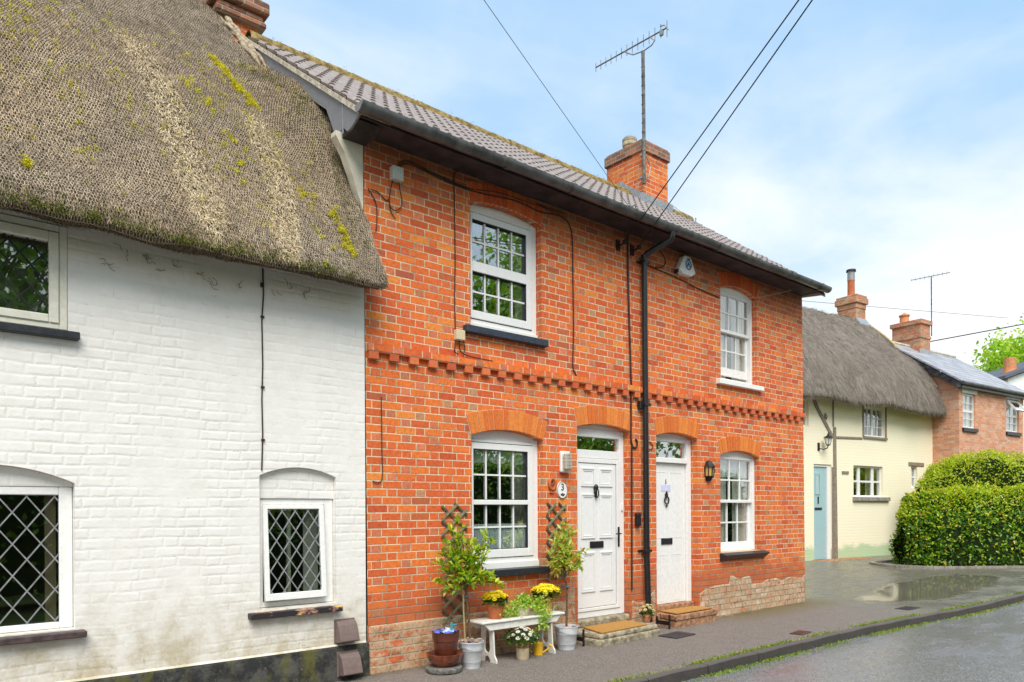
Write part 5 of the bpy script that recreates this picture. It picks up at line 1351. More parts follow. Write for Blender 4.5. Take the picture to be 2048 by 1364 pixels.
simple('wall_ornament', mb, M['terracotta'], 'small terracotta ring ornament left of the number plaque', 'ornament', smooth=50)

# lantern beside the right door
LT = thing('wall_lantern', 'black half lantern with amber glass between the right door and lower right window', 'wall lamp', (5.41, 0, 1.95))
def prism_ring(mb, cx, r0, z0, r1, z1, n=6):
    P0 = [(cx + r0 * math.cos(math.pi * k / (n - 1)) , -.012 - r0 * 1.15 * math.sin(math.pi * k / (n - 1)), z0) for k in range(n)]
    P1 = [(cx + r1 * math.cos(math.pi * k / (n - 1)), -.012 - r1 * 1.15 * math.sin(math.pi * k / (n - 1)), z1) for k in range(n)]
    k = n; mb.add(P0 + P1, [(i, (i + 1) % k, (i + 1) % k + k, i + k) for i in range(k)] + [tuple(range(k)), tuple(range(2 * k - 1, k - 1, -1))])
mb = MB(); mb.box(5.36, 5.46, -.012, -.001, 1.96, 2.22); prism_ring(mb, 5.41, .098, 2.150, .070, 2.185); prism_ring(mb, 5.41, .070, 2.185, .042, 2.225); prism_ring(mb, 5.41, .042, 2.225, .012, 2.242)
prism_ring(mb, 5.41, .05, 1.985, .078, 2.020); prism_ring(mb, 5.41, .03, 1.945, .055, 1.985)
for k in range(6):
    a = math.pi * k / 5; mb.bar((5.41 + .072 * math.cos(a), -.012 - .083 * math.sin(a), 2.02), (5.41 + .078 * math.cos(a), -.012 - .090 * math.sin(a), 2.15), .012, .012)
mb.build('lantern_frame', M['iron'], LT)
mb = MB(); prism_ring(mb, 5.41, .068, 2.02, .074, 2.15); mb.build('lantern_glass', M['amber'], LT)
# black key box
KB = MB().box(3.822, 3.905, -.055, -.001, 1.335, 1.51)
simple('key_box', KB, M['black_plastic'], 'black plastic key safe on the brickwork left of the downpipe', 'key safe', bevel=.02, seg=3)

# trellises
def trellis(x0, x1, z0, z1, label, rise=.25, gap=.152):
    t = thing('trellis', label, 'trellis', ((x0 + x1) / 2, 0, z0), 'expanding trellises on the red wall')
    a, b = MB(), MB()
    for k in range(-2, 14):
        for mb, s, y in ((a, 1, -.026), (b, -1, -.013)):
            za = z0 + k * gap + (0 if s > 0 else rise + .03)
            p, q = np.array([x0, za]), np.array([x1, za + s * rise]); t0, t1 = 0.0, 1.0
            for lim, sg in ((z0, 1), (z1, -1)):
                fa, fb = (p[1] - lim) * sg, (q[1] - lim) * sg
                if fa < 0 and fb < 0: t0 = 2
                elif fa < 0: t0 = max(t0, fa / (fa - fb))
                elif fb < 0: t1 = min(t1, fa / (fa - fb))
            if t1 - t0 > .12:
                c0, c1 = p + (q - p) * t0, p + (q - p) * t1
                mb.bar((c0[0], y, c0[1]), (c1[0], y, c1[1]), .023, .011, (0, 1, 0))
    a.build('slats', M['trellis'], t); b.build('slats', M['trellis_dark'], t)
trellis(.84, 1.155, .40, 1.62, 'green wooden trellis left of the lower left window, behind the leafy shrub')
trellis(2.285, 2.585, .75, 1.63, 'green wooden trellis right of the lower left window, behind the pale-leaved shrub')

# doorsteps and mats
mb = MB(); mb.prism([(2.66, -.50), (3.80, -.44), (3.80, .10), (2.80, .10), (2.62, -.10)], -.02, .075, 'z'); mb.prism([(2.69, -.475), (3.78, -.415), (3.78, .10), (2.80, .10), (2.66, -.10)], .0755, .135, 'z'); mb.box(2.80, 3.738, 0.0, .14, .136, .222)
simple('doorstep', mb, M['stone_step'], 'worn stone doorstep in front of the left door', 'doorstep', bevel=.02, seg=2)
mb = MB(); mb.prism([(4.33, -.27), (5.27, -.24), (5.27, .0), (4.33, .0)], -.02, .10, 'z'); mb.prism([(4.31, -.285), (5.285, -.255), (5.27, .0), (4.33, .0)], .1005, .172, 'z'); mb.box(4.275, 5.165, 0.0, .16, -.02, .178); mb.box(4.275, 5.165, 0.06, .16, .179, .258)
simple('doorstep', mb, M['brick_step'], 'low brick doorstep in front of the right door', 'doorstep', bevel=.015, seg=2)
simple('doormat', MB().prism([(2.715, -.45), (3.60, -.39), (3.62, -.02), (2.85, -.03)], .137, .157, 'z'), M['mat'], 'coir doormat lying on the stone step of the left door', 'doormat', bevel=.006)
simple('doormat', MB().prism([(4.36, -.25), (5.20, -.225), (5.15, .05), (4.40, .05)], .175 + .006, .197, 'z'), M['mat'], 'coir doormat lying on the brick step of the right door', 'doormat', bevel=.006)
for x, y, z, lab in ((2.56, -.20, 0, 'black iron boot scraper at the left end of the stone doorstep'), (4.22, -.12, 0, 'black iron boot scraper at the brick doorstep of the right door')):
    mb = MB(); mb.box(x - .012, x + .012, y - .13, y - .112, z - .02, z + .19); mb.box(x - .012, x + .012, y + .072, y + .09, z - .02, z + .15)
    mb.box(x - .006, x + .006, y - .1115, y + .0715, z + .05, z + .10)
    simple('boot_scraper', mb, M['iron'], lab, 'boot scraper', bevel=.003)
# covers in the pavement
def cover(x, y, w_, d_, rot, mat, label, cat='cover'):
    z = float(gz(x)) + .006
    global FRAME
    sv = FRAME; FRAME = Matrix.Translation((x, y, z)) @ Matrix.Rotation(R(rot), 4, 'Z')
    mb = MB(); mb.box(-w_ / 2, w_ / 2, -d_ / 2, d_ / 2, -.02, .006)
    for i in range(6): mb.box(-w_ / 2 + .03 + i * (w_ - .06) / 6, -w_ / 2 + .03 + (i + .55) * (w_ - .06) / 6, -d_ / 2 + .03, d_ / 2 - .03, .0065, .010)
    o = simple('drain_cover', mb, mat, label, cat); FRAME = sv; return o
cover(3.93, -.58, .42, .26, 4, M['cover'], 'dark iron cover set in the pavement in front of the downpipe')
cover(8.50, -1.46, .42, .22, 2, M['cover'], 'dark iron cover near the kerb, just before the puddle')
cover(5.20, -1.50, .30, .16, 8, M['rust_cover'], 'small rusty cover in the middle of the pavement')

# ------------------------------------------------------------------ potted things along the wall
def empty_at(name, label, cat, loc, group=None): return thing(name, label, cat, loc, group)
def bucket(x, y, label, grp='white metal buckets'):
    t = thing('bucket', label, 'bucket', (x, y, 0), grp)
    h = .250; k_ = .80 if x < 2 else .86
    prof = [(.100, 0), (.106, .003), (.108, .012), (.118, .06), (.1205, .062), (.1225, .066), (.138, .17), (.1405, .172), (.1415, .178), (.146, .205), (.152, h), (.158, h + .004), (.158, h + .012), (.150, h + .012), (.142, h - .02), (.140, h - .045)]
    prof = [(a * k_, b) for a, b in prof]
    MB().lathe(prof, (x, y, 0), 36).build('pail', M['zinc'], t, smooth=45)
    mb = MB(); mb.lathe([(.02, 0), (.138 * k_, .0), (.138 * k_, .006), (.02, .008)], (x, y, h - .05), 24); mb.build('soil', M['stem'], t)
    mb = MB()
    for s in (-1, 1): mb.box(x + s * .150 * k_ - .012, x + s * .150 * k_ + .012, y - .03, y + .03, h - .045, h - .005)
    mb.tube([(x - .158 * k_ * math.cos(a), y - .162 * k_ * math.sin(a), h - .02 - .05 * math.sin(a)) for a in np.linspace(0, math.pi, 16)], .0035, 6)
    mb.build('handle', M['galv'], t)
    return t
bucket(.930, -.375, 'white metal bucket topped with pebbles, holding the leafy green shrub')
bucket(2.295, -.315, 'white metal bucket beside the stone doorstep, holding the pale-leaved shrub')
mb = MB(); PB = []
for i in range(26):
    a = rng.uniform(0, 6.28); r = .092 * math.sqrt(rng.random()); s = rng.uniform(.022, .040)
    c = (.930 + r * math.cos(a), -.375 + r * math.sin(a), .248 + rng.uniform(0, .03))
    mb.lathe([(.002, -s * .5), (s * .7, -s * .35), (s, 0), (s * .75, s * .38), (.002, s * .52)], c, 9, sx=rng.uniform(.75, 1.1), sy=rng.uniform(.75, 1.1))
tag(mb.build('pebbles', M['pebble'], smooth=60), 'rounded pebbles heaped in the bucket of the leafy green shrub', None, kind='stuff')
mb = MB(); mb.lathe([(.002, -.02), (.05, -.012), (.06, 0), (.04, .02), (.002, .026)], (2.27, -.34, .232), 12, sx=1.2)
simple('stone', mb, M['terracotta_pale'], 'smooth orange stone lying in the bucket of the pale-leaved shrub', 'stone', smooth=60)

def shrub(name, label, stem, branches, leafmat, nper, L, spread, stick=None, ties=None, gauss=.05):
    t = thing(name, label, 'shrub', stem[0], 'potted shrubs beside the lower left window')
    mb = MB(); q = catmull(stem, 16); mb.tube([tuple(p) for p in q], list(np.linspace(.014, .009, 16)), 8)
    C, D = [], []
    for b in branches:
        bq = catmull(b, 9); mb.tube([tuple(p) for p in bq], list(np.linspace(.006, .002, 9)), 5)
        for k in range(3, 9):
            tip = k == 8
            for j in range(nper * (2 if tip else 1)):
                dirn = (bq[k] - bq[k - 1]); dirn /= np.linalg.norm(dirn)
                a = rdir(1)[0]; d = dirn * (.9 if tip else .45) + a * .9 + np.array([0, -.05, .22])
                C.append(bq[k] + rng.normal(size=3) * .012); D.append(d)
    mb.build('stem', M['stem'], t, smooth=60)
    n = len(C); Ls = rng.uniform(.7, 1.15, n) * L
    N = rdir(n) * .55 + np.array([0, -.2, 1.0])
    v, f = leaves(C, D, N, Ls, Ls * .46, .14)
    mesh_obj('foliage', v, f, leafmat, t)
    if stick:
        m2 = MB(); m2.tube(stick, .008, 6); m2.build('cane', M['cane'], t)
    if ties:
        m3 = MB()
        for p in ties: m3.tube([(p[0] + .017 * math.cos(a), p[1] + .017 * math.sin(a), p[2]) for a in np.linspace(0, 6.28, 11)[:-1]], .006, 6, closed=True); m3.tube([(p[0] + .01, p[1] - .01, p[2]), (p[0] + .05, p[1] - .03, p[2] + .02), (p[0] + .07, p[1] - .03, p[2] - .02)], .005, 5)
        m3.build('tie', M['logo_blue'], t)
    return t
r_ = random.Random(4)
def mk_branches(root, tips):
    out = []
    for t in tips:
        a = np.array(root) + np.array([0, 0, r_.uniform(-.05, .2)]); b = np.array(t)
        m_ = (a + b) / 2 + np.array([r_.uniform(-.03, .03), r_.uniform(-.03, .03), r_.uniform(-.04, .02)])
        out.append([tuple(a), tuple(m_), tuple(b)])
    return out
tipsL = [(.60, -.34, 1.03), (.62, -.30, .88), (.68, -.40, 1.10), (.70, -.28, 1.22), (.78, -.36, 1.30), (.72, -.42, 1.0), (.82, -.25, 1.16), (.90, -.40, 1.20), (.88, -.30, 1.05), (.95, -.34, 1.10), (1.02, -.30, 1.22), (1.10, -.36, 1.26), (1.17, -.30, 1.30), (1.14, -.28, 1.16), (1.05, -.42, 1.05), (1.12, -.36, .92), (1.22, -.34, .88), (1.25, -.40, .80), (.66, -.36, .78), (.76, -.42, .90), (1.0, -.44, .92), (.80, -.34, 1.44), (.74, -.32, 1.36), (.86, -.44, .86), (.93, -.30, .98), (1.08, -.30, .98), (1.18, -.38, 1.22), (.70, -.38, .96), (.84, -.40, 1.08), (1.00, -.38, 1.14), (.64, -.36, 1.12), (.92, -.42, 1.02)]
shrub('potted_shrub', 'leafy bright green shrub on a thin stem in the pebble-topped bucket', [(.935, -.36, .22), (.925, -.35, .45), (.905, -.34, .68), (.895, -.34, .86), (.89, -.33, 1.02)], mk_branches((.90, -.34, .80), tipsL), M['leaf_shrub'], 4, .080, .1, [(.885, -.34, .22), (.878, -.325, .55), (.875, -.32, .88)], [(.902, -.34, .70)])
tipsR = [(2.10, -.28, 1.06), (2.14, -.30, 1.18), (2.20, -.26, 1.26), (2.27, -.30, 1.24), (2.34, -.28, 1.16), (2.40, -.26, 1.24), (2.48, -.24, 1.28), (2.30, -.34, 1.05), (2.20, -.32, 1.0), (2.15, -.30, .88), (2.28, -.34, .92), (2.42, -.30, 1.02), (2.52, -.28, 1.0), (2.57, -.30, 1.08), (2.48, -.32, .90), (2.36, -.30, 1.10), (2.24, -.30, 1.13), (2.10, -.30, .95), (2.52, -.28, .93), (2.38, -.28, 1.32), (2.33, -.24, 1.38)]
shrub('potted_shrub', 'slender shrub with pale yellow-green leaves in the bucket beside the doorstep', [(2.31, -.30, .22), (2.33, -.29, .45), (2.34, -.28, .70), (2.27, -.28, .82), (2.25, -.28, .95)], mk_branches((2.30, -.28, .80), tipsR), M['leaf_shrub2'], 4, .082, .1, None, [(2.335, -.285, .69)])

# bench
BN = thing('bench', 'low white wooden bench with cut-out legs carrying three plant pots', 'bench', (1.60, -.25, 0))
bz = .432
mb = MB(); mb.box(1.05, 2.19, -.405, -.272, bz - .022, bz); mb.box(1.05, 2.19, -.268, -.135, bz - .022, bz); mb.build('seat', M['bench'], BN, bevel=.005)
mb = MB()
for y0 in (-.385, -.165): mb.prism([(1.08, bz - .0225), (2.16, bz - .0225), (2.08, bz - .095), (1.16, bz - .095)], y0, y0 + .018)
mb.build('apron', M['bench'], BN, bevel=.003)
def bench_leg(x):
    o = [(-.415, 0), (-.320, 0), (-.312, .03), (-.29, .058), (-.265, .066), (-.24, .058), (-.218, .03), (-.21, 0), (-.115, 0), (-.118, .035), (-.152, .08), (-.160, .2), (-.172, bz - .024), (-.358, bz - .024), (-.370, .2), (-.378, .08), (-.412, .035)]
    h = [(-.265 + .048 * math.cos(t), .175 + .05 * math.sin(t) - .03 + (.0)) for t in np.linspace(math.pi, 2 * math.pi, 8)] + [(-.265 + .036 * math.cos(t), .285 + .05 * math.sin(t)) for t in np.linspace(0, math.pi, 8)]
    loops = [o, list(reversed(h))]; flat = o + list(reversed(h)); n = len(flat)
    tri = tessellate_polygon([[Vector((p[0], p[1], 0)) for p in l] for l in loops])
    mb = MB(); vs = [(x, p[0], p[1]) for p in flat] + [(x + .017, p[0], p[1]) for p in flat]
    fs = [tuple(t) for t in tri] + [tuple(i + n for i in reversed(t)) for t in tri]
    k = 0
    for l in loops:
        m_ = len(l); fs += [(k + i, k + (i + 1) % m_, k + (i + 1) % m_ + n, k + i + n) for i in range(m_)]; k += m_
    mb.add(vs, fs); return mb
bench_leg(1.215).build('leg', M['bench'], BN); bench_leg(2.02).build('leg', M['bench'], BN)

def pot(x, y, z, label, r=.118, h=.165, mat='terracotta', grp='terracotta pots on the bench'):
    t = thing('flowerpot', label, 'flowerpot', (x, y, z), grp)
    MB().lathe([(r * .64, 0), (r * .66, .004), (r * .90, h * .74), (r * .98, h * .75), (r * 1.02, h), (r * .94, h), (r * .90, h - .02), (r * .2, h - .022)], (x, y, z), 32).build('pot', M[mat], t, smooth=40)
    return t
pot(1.325, -.265, bz, 'terracotta pot at the left end of the bench holding a yellow chrysanthemum', .100, .175)
pot(2.085, -.205, bz, 'paler terracotta pot at the right end of the bench holding a yellow chrysanthemum', .098, .155, 'terracotta_pale')
def mums(x, y, z, r, h, label, petal, nfl, leafn, grp, fr=.026, eye=False, petals=18, spreadz=.5):
    t = thing('flowering_plant', label, 'flowers', (x, y, z), grp)
    n = leafn; a = rng.uniform(0, 6.28, n); rr = np.sqrt(rng.random(n)) * r * .95; zz = z - .02 + rng.random(n) * h * .75
    C = np.stack([x + rr * np.cos(a), y + rr * np.sin(a), zz], -1); D = np.stack([np.cos(a), np.sin(a), rng.uniform(-.3, .8, n)], -1) + rdir(n) * .5
    v, f = leaves(C, D, rdir(n) * .5 + np.array([0, 0, 1.]), rng.uniform(.03, .055, n), .026)
    mesh_obj('foliage', v, f, M['leaf_mum'], t)
    Cs, Ds, Ns, Ls = [], [], [], []; em = MB()
    for i in range(nfl):
        a = 6.283 * i * .618; q = math.sqrt((i + .5) / nfl); rr = r * q * rng.uniform(.92, 1.08)
        c = np.array([x + rr * math.cos(a), y + rr * math.sin(a), z + h * (1 - spreadz * q * q) + rng.uniform(-.012, .012)])
        nrm_ = np.array([math.cos(a) * q * .9, math.sin(a) * q * .9 - .15, 1.0]); nrm_ /= np.linalg.norm(nrm_)
        u = np.cross(nrm_, [0, 0, 1.0001]); u = u / (np.linalg.norm(u) + 1e-6) if np.linalg.norm(u) > 1e-3 else np.array([1., 0, 0]); w_ = np.cross(nrm_, u)
        for layer in range(1 if eye else 2):
            for k in range(petals):
                b = 6.283 * (k + .5 * layer) / petals; Cs.append(c + nrm_ * .004 * layer); Ds.append(u * math.cos(b) + w_ * math.sin(b) + nrm_ * (.25 + .6 * layer)); Ns.append(nrm_); Ls.append(fr * (1 - .25 * layer))
        if eye: em.lathe([(.001, -.002), (fr * .32, .001), (fr * .2, .006), (.001, .008)], tuple(c + nrm_ * .002), 8)
    v, f = leaves(Cs, Ds, Ns, np.array(Ls), np.array(Ls) * .45, .1)
    fl = mesh_obj('flower_heads', v, f, petal, t)
    if eye: em.build('flower_eyes', M['petal_eye'], fl)
    return t
mums(1.325, -.265, bz + .165, .122, .105, 'yellow chrysanthemum in the terracotta pot at the left end of the bench', M['petal_yellow'], 40, 260, 'yellow chrysanthemums on the bench', .034)
mums(2.09, -.205, bz + .15, .150, .135, 'yellow chrysanthemum in the paler pot at the right end of the bench', M['petal_yellow'], 38, 300, 'yellow chrysanthemums on the bench', .038)
# cream bowl with trailing plant
t = thing('planter_bowl', 'cream bowl with a green side in the middle of the bench', 'planter', (1.67, -.27, bz))
MB().lathe([(.068, 0), (.072, .004), (.095, .05), (.104, .090), (.110, .095), (.10, .095), (.09, .08), (.02, .078)], (1.67, -.27, bz), 30).build('bowl', M['cream_glaze'], t, smooth=40)
n = 520; a = rng.uniform(0, 6.28, n); rr = np.abs(rng.normal(0, .12, n)); C = np.stack([1.70 + rr * np.cos(a) * 1.35, -.28 + rr * np.sin(a) * .8, bz + .10 + .085 * np.exp(-(rr / .12) ** 2) * rng.random(n) * 1.5 - .2 * np.clip(rr - .13, 0, 1)], -1)
n2 = 260; u = rng.random(n2); C2 = np.stack([1.80 + .05 * np.sin(u * 5) + rng.normal(0, .035, n2) + .10 * u, -.37 - .05 * np.sin(u * 3) + rng.normal(0, .03, n2), bz + .08 - .24 * u], -1)
C2 = C2[rng.random(n2) > u * .5]
n3 = 130; C3 = np.stack([1.48 + rng.normal(0, .05, n3), -.30 + rng.normal(0, .04, n3), bz + .05 + rng.normal(0, .025, n3)], -1)
n4 = 170; C4 = np.stack([1.90 + rng.normal(0, .06, n4), -.34 + rng.normal(0, .04, n4), bz + .10 + rng.normal(0, .07, n4)], -1)
C = np.concatenate([C, C2, C3, C4]); n = len(C)
tp = thing('trailing_plant', 'light green trailing plant spilling over the cream bowl and bench', 'plant', (1.70, -.28, bz + .08))
v, f = leaves(C, rdir(n) * .8 + np.array([0, -.3, .2]), rdir(n) * .5 + np.array([0, -.3, 1.]), rng.uniform(.028, .05, n), .022); mesh_obj('foliage', v, f, M['leaf_trail'], tp)
mb = MB()
for k in range(16):
    a = random.uniform(0, 6.28); q = Vector((1.70 + .2 * math.cos(a), -.30 + .1 * math.sin(a), bz + .10 + random.uniform(-.02, .08))); mb.tube([(1.67, -.27, bz + .08), ((1.67 + q.x) / 2, (-.27 + q.y) / 2, bz + .15), q], .002, 5)
mb.tube([(1.74, -.32, bz + .09), (1.80, -.40, bz + .02), (1.83, -.42, bz - .16)], .002, 5); mb.build('stem', M['leaf_trail'], tp)
# stoneware jar with white flowers
t = thing('stoneware_jar', 'two-tone stoneware jar standing on the pavement under the bench', 'jar', (1.578, -.40, 0))
MB().lathe([(.062, 0), (.067, .006), (.068, .115), (.0675, .12)], (1.578, -.40, 0), 30).build('jar_body', M['stoneware'], t, smooth=40)
MB().lathe([(.0675, .1205), (.066, .145), (.055, .160), (.060, .166), (.060, .176), (.050, .176), (.046, .15)], (1.578, -.40, 0), 30).build('jar_shoulder', M['stoneware_brown'], t, smooth=40)
mums(1.585, -.385, .185, .175, .145, 'white daisies in the stoneware jar under the bench', M['petal_white'], 30, 340, 'daisies', .030, True, 11, .75)
# yellow watering can
t = thing('watering_can', 'small yellow watering can beside the stoneware jar under the bench', 'watering can', (1.845, -.345, 0))
MB().lathe([(.047, 0), (.051, .004), (.049, .125), (.053, .130), (.048, .130), (.043, .11), (.01, .108)], (1.845, -.345, 0), 26).build('can_body', M['yellow_enamel'], t, smooth=40)
mb = MB(); mb.tube([(1.87, -.395, .03), (1.90, -.44, .07), (1.915, -.465, .105)], [.010, .008, .007], 8); mb.lathe([(.008, 0), (.026, .012), (.026, .016), (.001, .018)], (0, 0, 0), 14)
k0 = len(mb.v) - 14 * 4
A = Vector((.35, -.55, .75)).to_track_quat('Z', 'Y').to_matrix()
for i in range(k0, len(mb.v)): p = A @ Vector(mb.v[i]); mb.v[i] = (p.x + 1.913, p.y - .462, p.z + .102)
mb.build('spout', M['yellow_enamel'], t, smooth=45)
mb = MB(); mb.tube([(1.80, -.31, .115), (1.765, -.285, .13), (1.755, -.275, .08), (1.79, -.305, .03)], .006, 8); mb.build('handle', M['yellow_enamel'], t, smooth=60)
# brown pot in a bowl on a stone
simple('grindstone', MB().lathe([(.140, 0), (.170, .01), (.178, .03), (.175, .048), (.165, .056), (.02, .056)], (.628, -.345, 0), 34), M['stone_grey'], 'round grey fluted stone base on the pavement at the left end of the pots', 'stone', smooth=35)
simple('saucer_bowl', MB().lathe([(.100, 0), (.108, .004), (.158, .06), (.176, .110), (.182, .122), (.173, .124), (.155, .09), (.10, .02), (.01, .018)], (.642, -.338, .057), 36), M['brown_bowl'], 'wide brown glazed bowl on the grey stone base', 'bowl', smooth=40)
t = thing('glazed_pot', 'dark brown plant pot standing in the brown bowl, stuffed with blue bags', 'flowerpot', (.655, -.335, .078))
MB().lathe([(.090, 0), (.094, .005), (.120, .22), (.127, .222), (.133, .295), (.137, .306), (.129, .306), (.122, .28), (.02, .25)], (.655, -.335, .078), 36).build('pot', M['brown_pot'], t, smooth=40)
t = thing('plastic_bag', 'crumpled blue plastic bag and plant labels in the dark brown pot', 'bag', (.655, -.335, .36))
Pb = []
for i in range(15):
    Pb.append([(.655 + r * math.cos(a), -.335 + r * math.sin(a), .362 + .02 * math.sin(5 * a + i) * (r / .12) + .03 * vnoise(np.array([r * 30, a * 2, 1.]), 3)) for a in np.linspace(0, 2 * math.pi, 25) for r in (i * .118 / 14,)])
v, q = grid_mesh(np.array(Pb)); bo = mesh_obj('bag', v, q, M['blue_glaze'], t)
mb = MB()
for i in range(7):
    a = i * .9; c = Vector((.66 + .055 * math.cos(a), -.34 + .05 * math.sin(a), .375)); mb.add([c + Vector((random.uniform(-.05, .05), random.uniform(-.05, .05), random.uniform(0, .04))) for _ in range(4)], [(0, 1, 2), (0, 2, 3), (1, 3, 2)])
mb.build('inner_bag', M['bluewhite'], t)
mb = MB(); mb.bar((.60, -.36, .37), (.565, -.37, .465), .016, .004); mb.build('plant_label', M['cane'], t)
mb = MB(); mb.bar((.69, -.38, .37), (.68, -.40, .47), .022, .012); mb.bar((.68, -.40, .455), (.73, -.41, .45), .012, .010); mb.build('trigger', plain('turquoise_plastic', (.05, .35, .45), .4), t)
# little pot by the downpipe
pot(3.80, -.22, .136, 'tiny terracotta pot on the stone step beside the foot of the downpipe', .055, .09, 'terracotta_pale', 'small pots')
mums(3.80, -.22, .21, .085, .14, 'wilted cream flowers in the tiny pot at the foot of the downpipe', leafmat('cream_petal', [(0, (.60, .42, .26)), (.5, (.72, .68, .36)), (1, (.80, .74, .55))]), 14, 60, 'small flowers', .028)

# ------------------------------------------------------------------ television aerials
def aerial(mast, boomA, boomB, label, n, el, r, frame=None, mr=.030):
    t = thing('tv_aerial', label, 'aerial', mast[0])
    mb = MB(); mb.tube(mast, mr, 10)
    for k in range(10):
        p = Vector(mast[0]).lerp(Vector(mast[-1]), .25 + .07 * k); mb.lathe([(mr + .001, -.006), (mr + .004, -.006), (mr + .004, .006), (mr + .001, .006)], p, 10, cap=False)
    mb.build('mast', M['mast'], t, smooth=50)
    A, B = Vector(boomA), Vector(boomB); d = (B - A)
    mb = MB(); mb.tube([A, B], r, 8); mb.build('boom', M['mast'], t)
    top_, bot_ = [], []                                   # a comb: rods joined by a thin spine along the boom
    for i in range(n):
        sx = i / (n - 1) * .92; hh = el * (.8 + .4 * i / n); ww = .0035 / d.length
        top_ += [(sx - ww, .004), (sx - ww, hh), (sx + ww, hh), (sx + ww, .004)]; bot_ += [(sx + ww, -.004), (sx + ww, -hh), (sx - ww, -hh), (sx - ww, -.004)] if False else [(sx - ww, -.004), (sx - ww, -hh), (sx + ww, -hh), (sx + ww, -.004)]
    pl = top_ + bot_[::-1]
    tmp = MB().prism(pl, -.0035, .0035); nv = d.cross(Vector((0, 0, 1))).normalized()
    el_ = MB(); el_.add([A + d * p[0] + Vector((0, 0, p[2])) + nv * p[1] for p in tmp.v], tmp.f)
    el_.build('elements', M['mast'], t)
    return t, A, B
t, A, B = aerial([(6.335, 1.885, 7.10), (6.315, 1.87, 8.2), (6.29, 1.86, 9.33)], (6.30, 2.96, 9.575), (6.30, 1.36, 9.475), 'large television aerial on a tall mast strapped to the red chimney', 13, .10, .012)
mb = MB(); mb.tube([A.lerp(B, .42), A.lerp(B, .48) + Vector((0, 0, -.07)), A.lerp(B, .55) + Vector((0, 0, -.14)), (6.295, 1.85, 9.33), A.lerp(B, .80) + Vector((0, 0, -.15)), A.lerp(B, .84) + Vector((0, 0, -.10)), A.lerp(B, .78)], .011, 8); mb.build('cradle_arm', M['galv'], t, smooth=60)
mb = MB(); c = A.lerp(B, .93); mb.box(c.x - .02, c.x + .02, c.y - .03, c.y + .03, c.z - .08, c.z + .01); mb.tube([B - Vector((0, 0, .02)), B + Vector((0, .05, .07)), B + Vector((0, .14, .09)), c + Vector((0, 0, .09))], .009, 6); mb.tube([B, B + Vector((0, -.03, -.05))], .008, 6)
mb.box(B.x - .006, B.x + .006, B.y - .005, B.y + .005, B.z - .15, B.z + .12)
mb.build('reflector', M['galv'], t)
mb = MB(); mb.tube([(6.335, 1.93, 7.62), (6.42, 1.90, 7.60), (6.52, 1.90, 7.45), (6.47, 1.90, 7.26), (6.335, 1.90, 7.22)], .009, 6); mb.box(6.30, 6.37, 1.90, 1.95, 7.58, 7.62); mb.box(6.30, 6.37, 1.90, 1.95, 7.20, 7.24); mb.tube([(6.37, 1.935, 7.6), (7.06, 1.935, 7.6)], .004, 5)
mb.build('chimney_bracket', M['galv'], t)
mb = MB(); mb.tube([(7.06, 1.95, 7.0), (7.6, 1.75, 6.72)], .004, 5); mb.tube([(7.6, 1.75, 6.62), (7.6, 1.75, 6.80)], .012, 6)
simple('stay_wire', mb, M['galv'], 'short stay wire from the red chimney down to the tiles', 'wire')

# ------------------------------------------------------------------ yellow thatched cottage (own frame: x along its front, y into the house)
FY = Matrix.Translation((13.846, 3.014, 0)) @ Matrix.Rotation(R(-6.12), 4, 'Z')
FRAME = FY
YC = thing('thatched_cottage', 'pale yellow limewashed cottage with combed grey thatch and light blue door', 'cottage', (2.5, 0, .25))
YO = {'up': (2.60, 3.65, 3.50, 4.30), 'low': (2.10, 3.52, 1.86, 2.70), 'sm': (5.02, 5.36, 2.14, 2.76), 'door': (.34, 1.10, .24, 2.68), 'left': (-.80, .14, 3.60, 4.3)}
mb = MB(); hl = [[(a, c), (b, c), (b, d), (a, d)] for (a, b, c, d) in YO.values()]
wall_front(mb, [(-4.5, .15), (6.249, .15), (6.249, 4.6), (-4.5, 4.6)], hl, 0, .16)
mb.add([(6.249, 0, .15), (6.249, 4.4, .15), (6.249, 4.4, 4.5), (6.249, 0, 4.6)], [(0, 1, 2, 3)]); mb.add([(-4.5, 0, .15), (-4.5, 4.4, .15), (-4.5, 4.4, 4.5), (-4.5, 2.2, 7.2), (-4.5, 0, 4.6)], [(0, 1, 2, 3, 4)])
mb.build('wall', M['yellow_wall'], YC)
mb = MB(); mb.box(-4.4, 6.2, 1.6, 1.65, .2, 4.5); mb.box(-4.4, 6.2, .2, 1.6, 3.0, 3.05); mb.build('room_lining', M['interior'], YC)
def far_window(parent, o, cols, rows_, mat, fy=.06, fw=.045, gm='glass_clear', bar=.014, name='window', label=None):
    a, b, c, d = o; mb = MB(); ring(mb, a + .003, b - .003, c + .003, d - .003, fy, fy + .07, fw)
    w_ = mb.build(name, mat, parent);
    if label: w_['label'] = label
    gx0, gx1, gz0, gz1 = a + fw, b - fw, c + fw, d - fw; mb = MB()
    for i, wd_ in cols: xx = gx0 + (gx1 - gx0) * i; mb.box(xx - wd_ / 2, xx + wd_ / 2, fy + .01, fy + .05, gz0, gz1)
    for j, wd_ in rows_: zz_ = gz0 + (gz1 - gz0) * j; mb.box(gx0, gx1, fy + .012, fy + .048, zz_ - wd_ / 2, zz_ + wd_ / 2)
    mb.build('glazing_bars', mat, w_)
    MB().box(gx0 - .01, gx1 + .01, fy + .028, fy + .032, gz0 - .01, gz1 + .01).build('pane', M[gm], w_)
    return w_
b_ = .022
wu = far_window(YC, YO['up'], [(.5, .085), (.25, b_), (.75, b_)], [(.333, b_), (.667, b_)], M['pvc_old'], label='white casement window directly under the grey thatch')
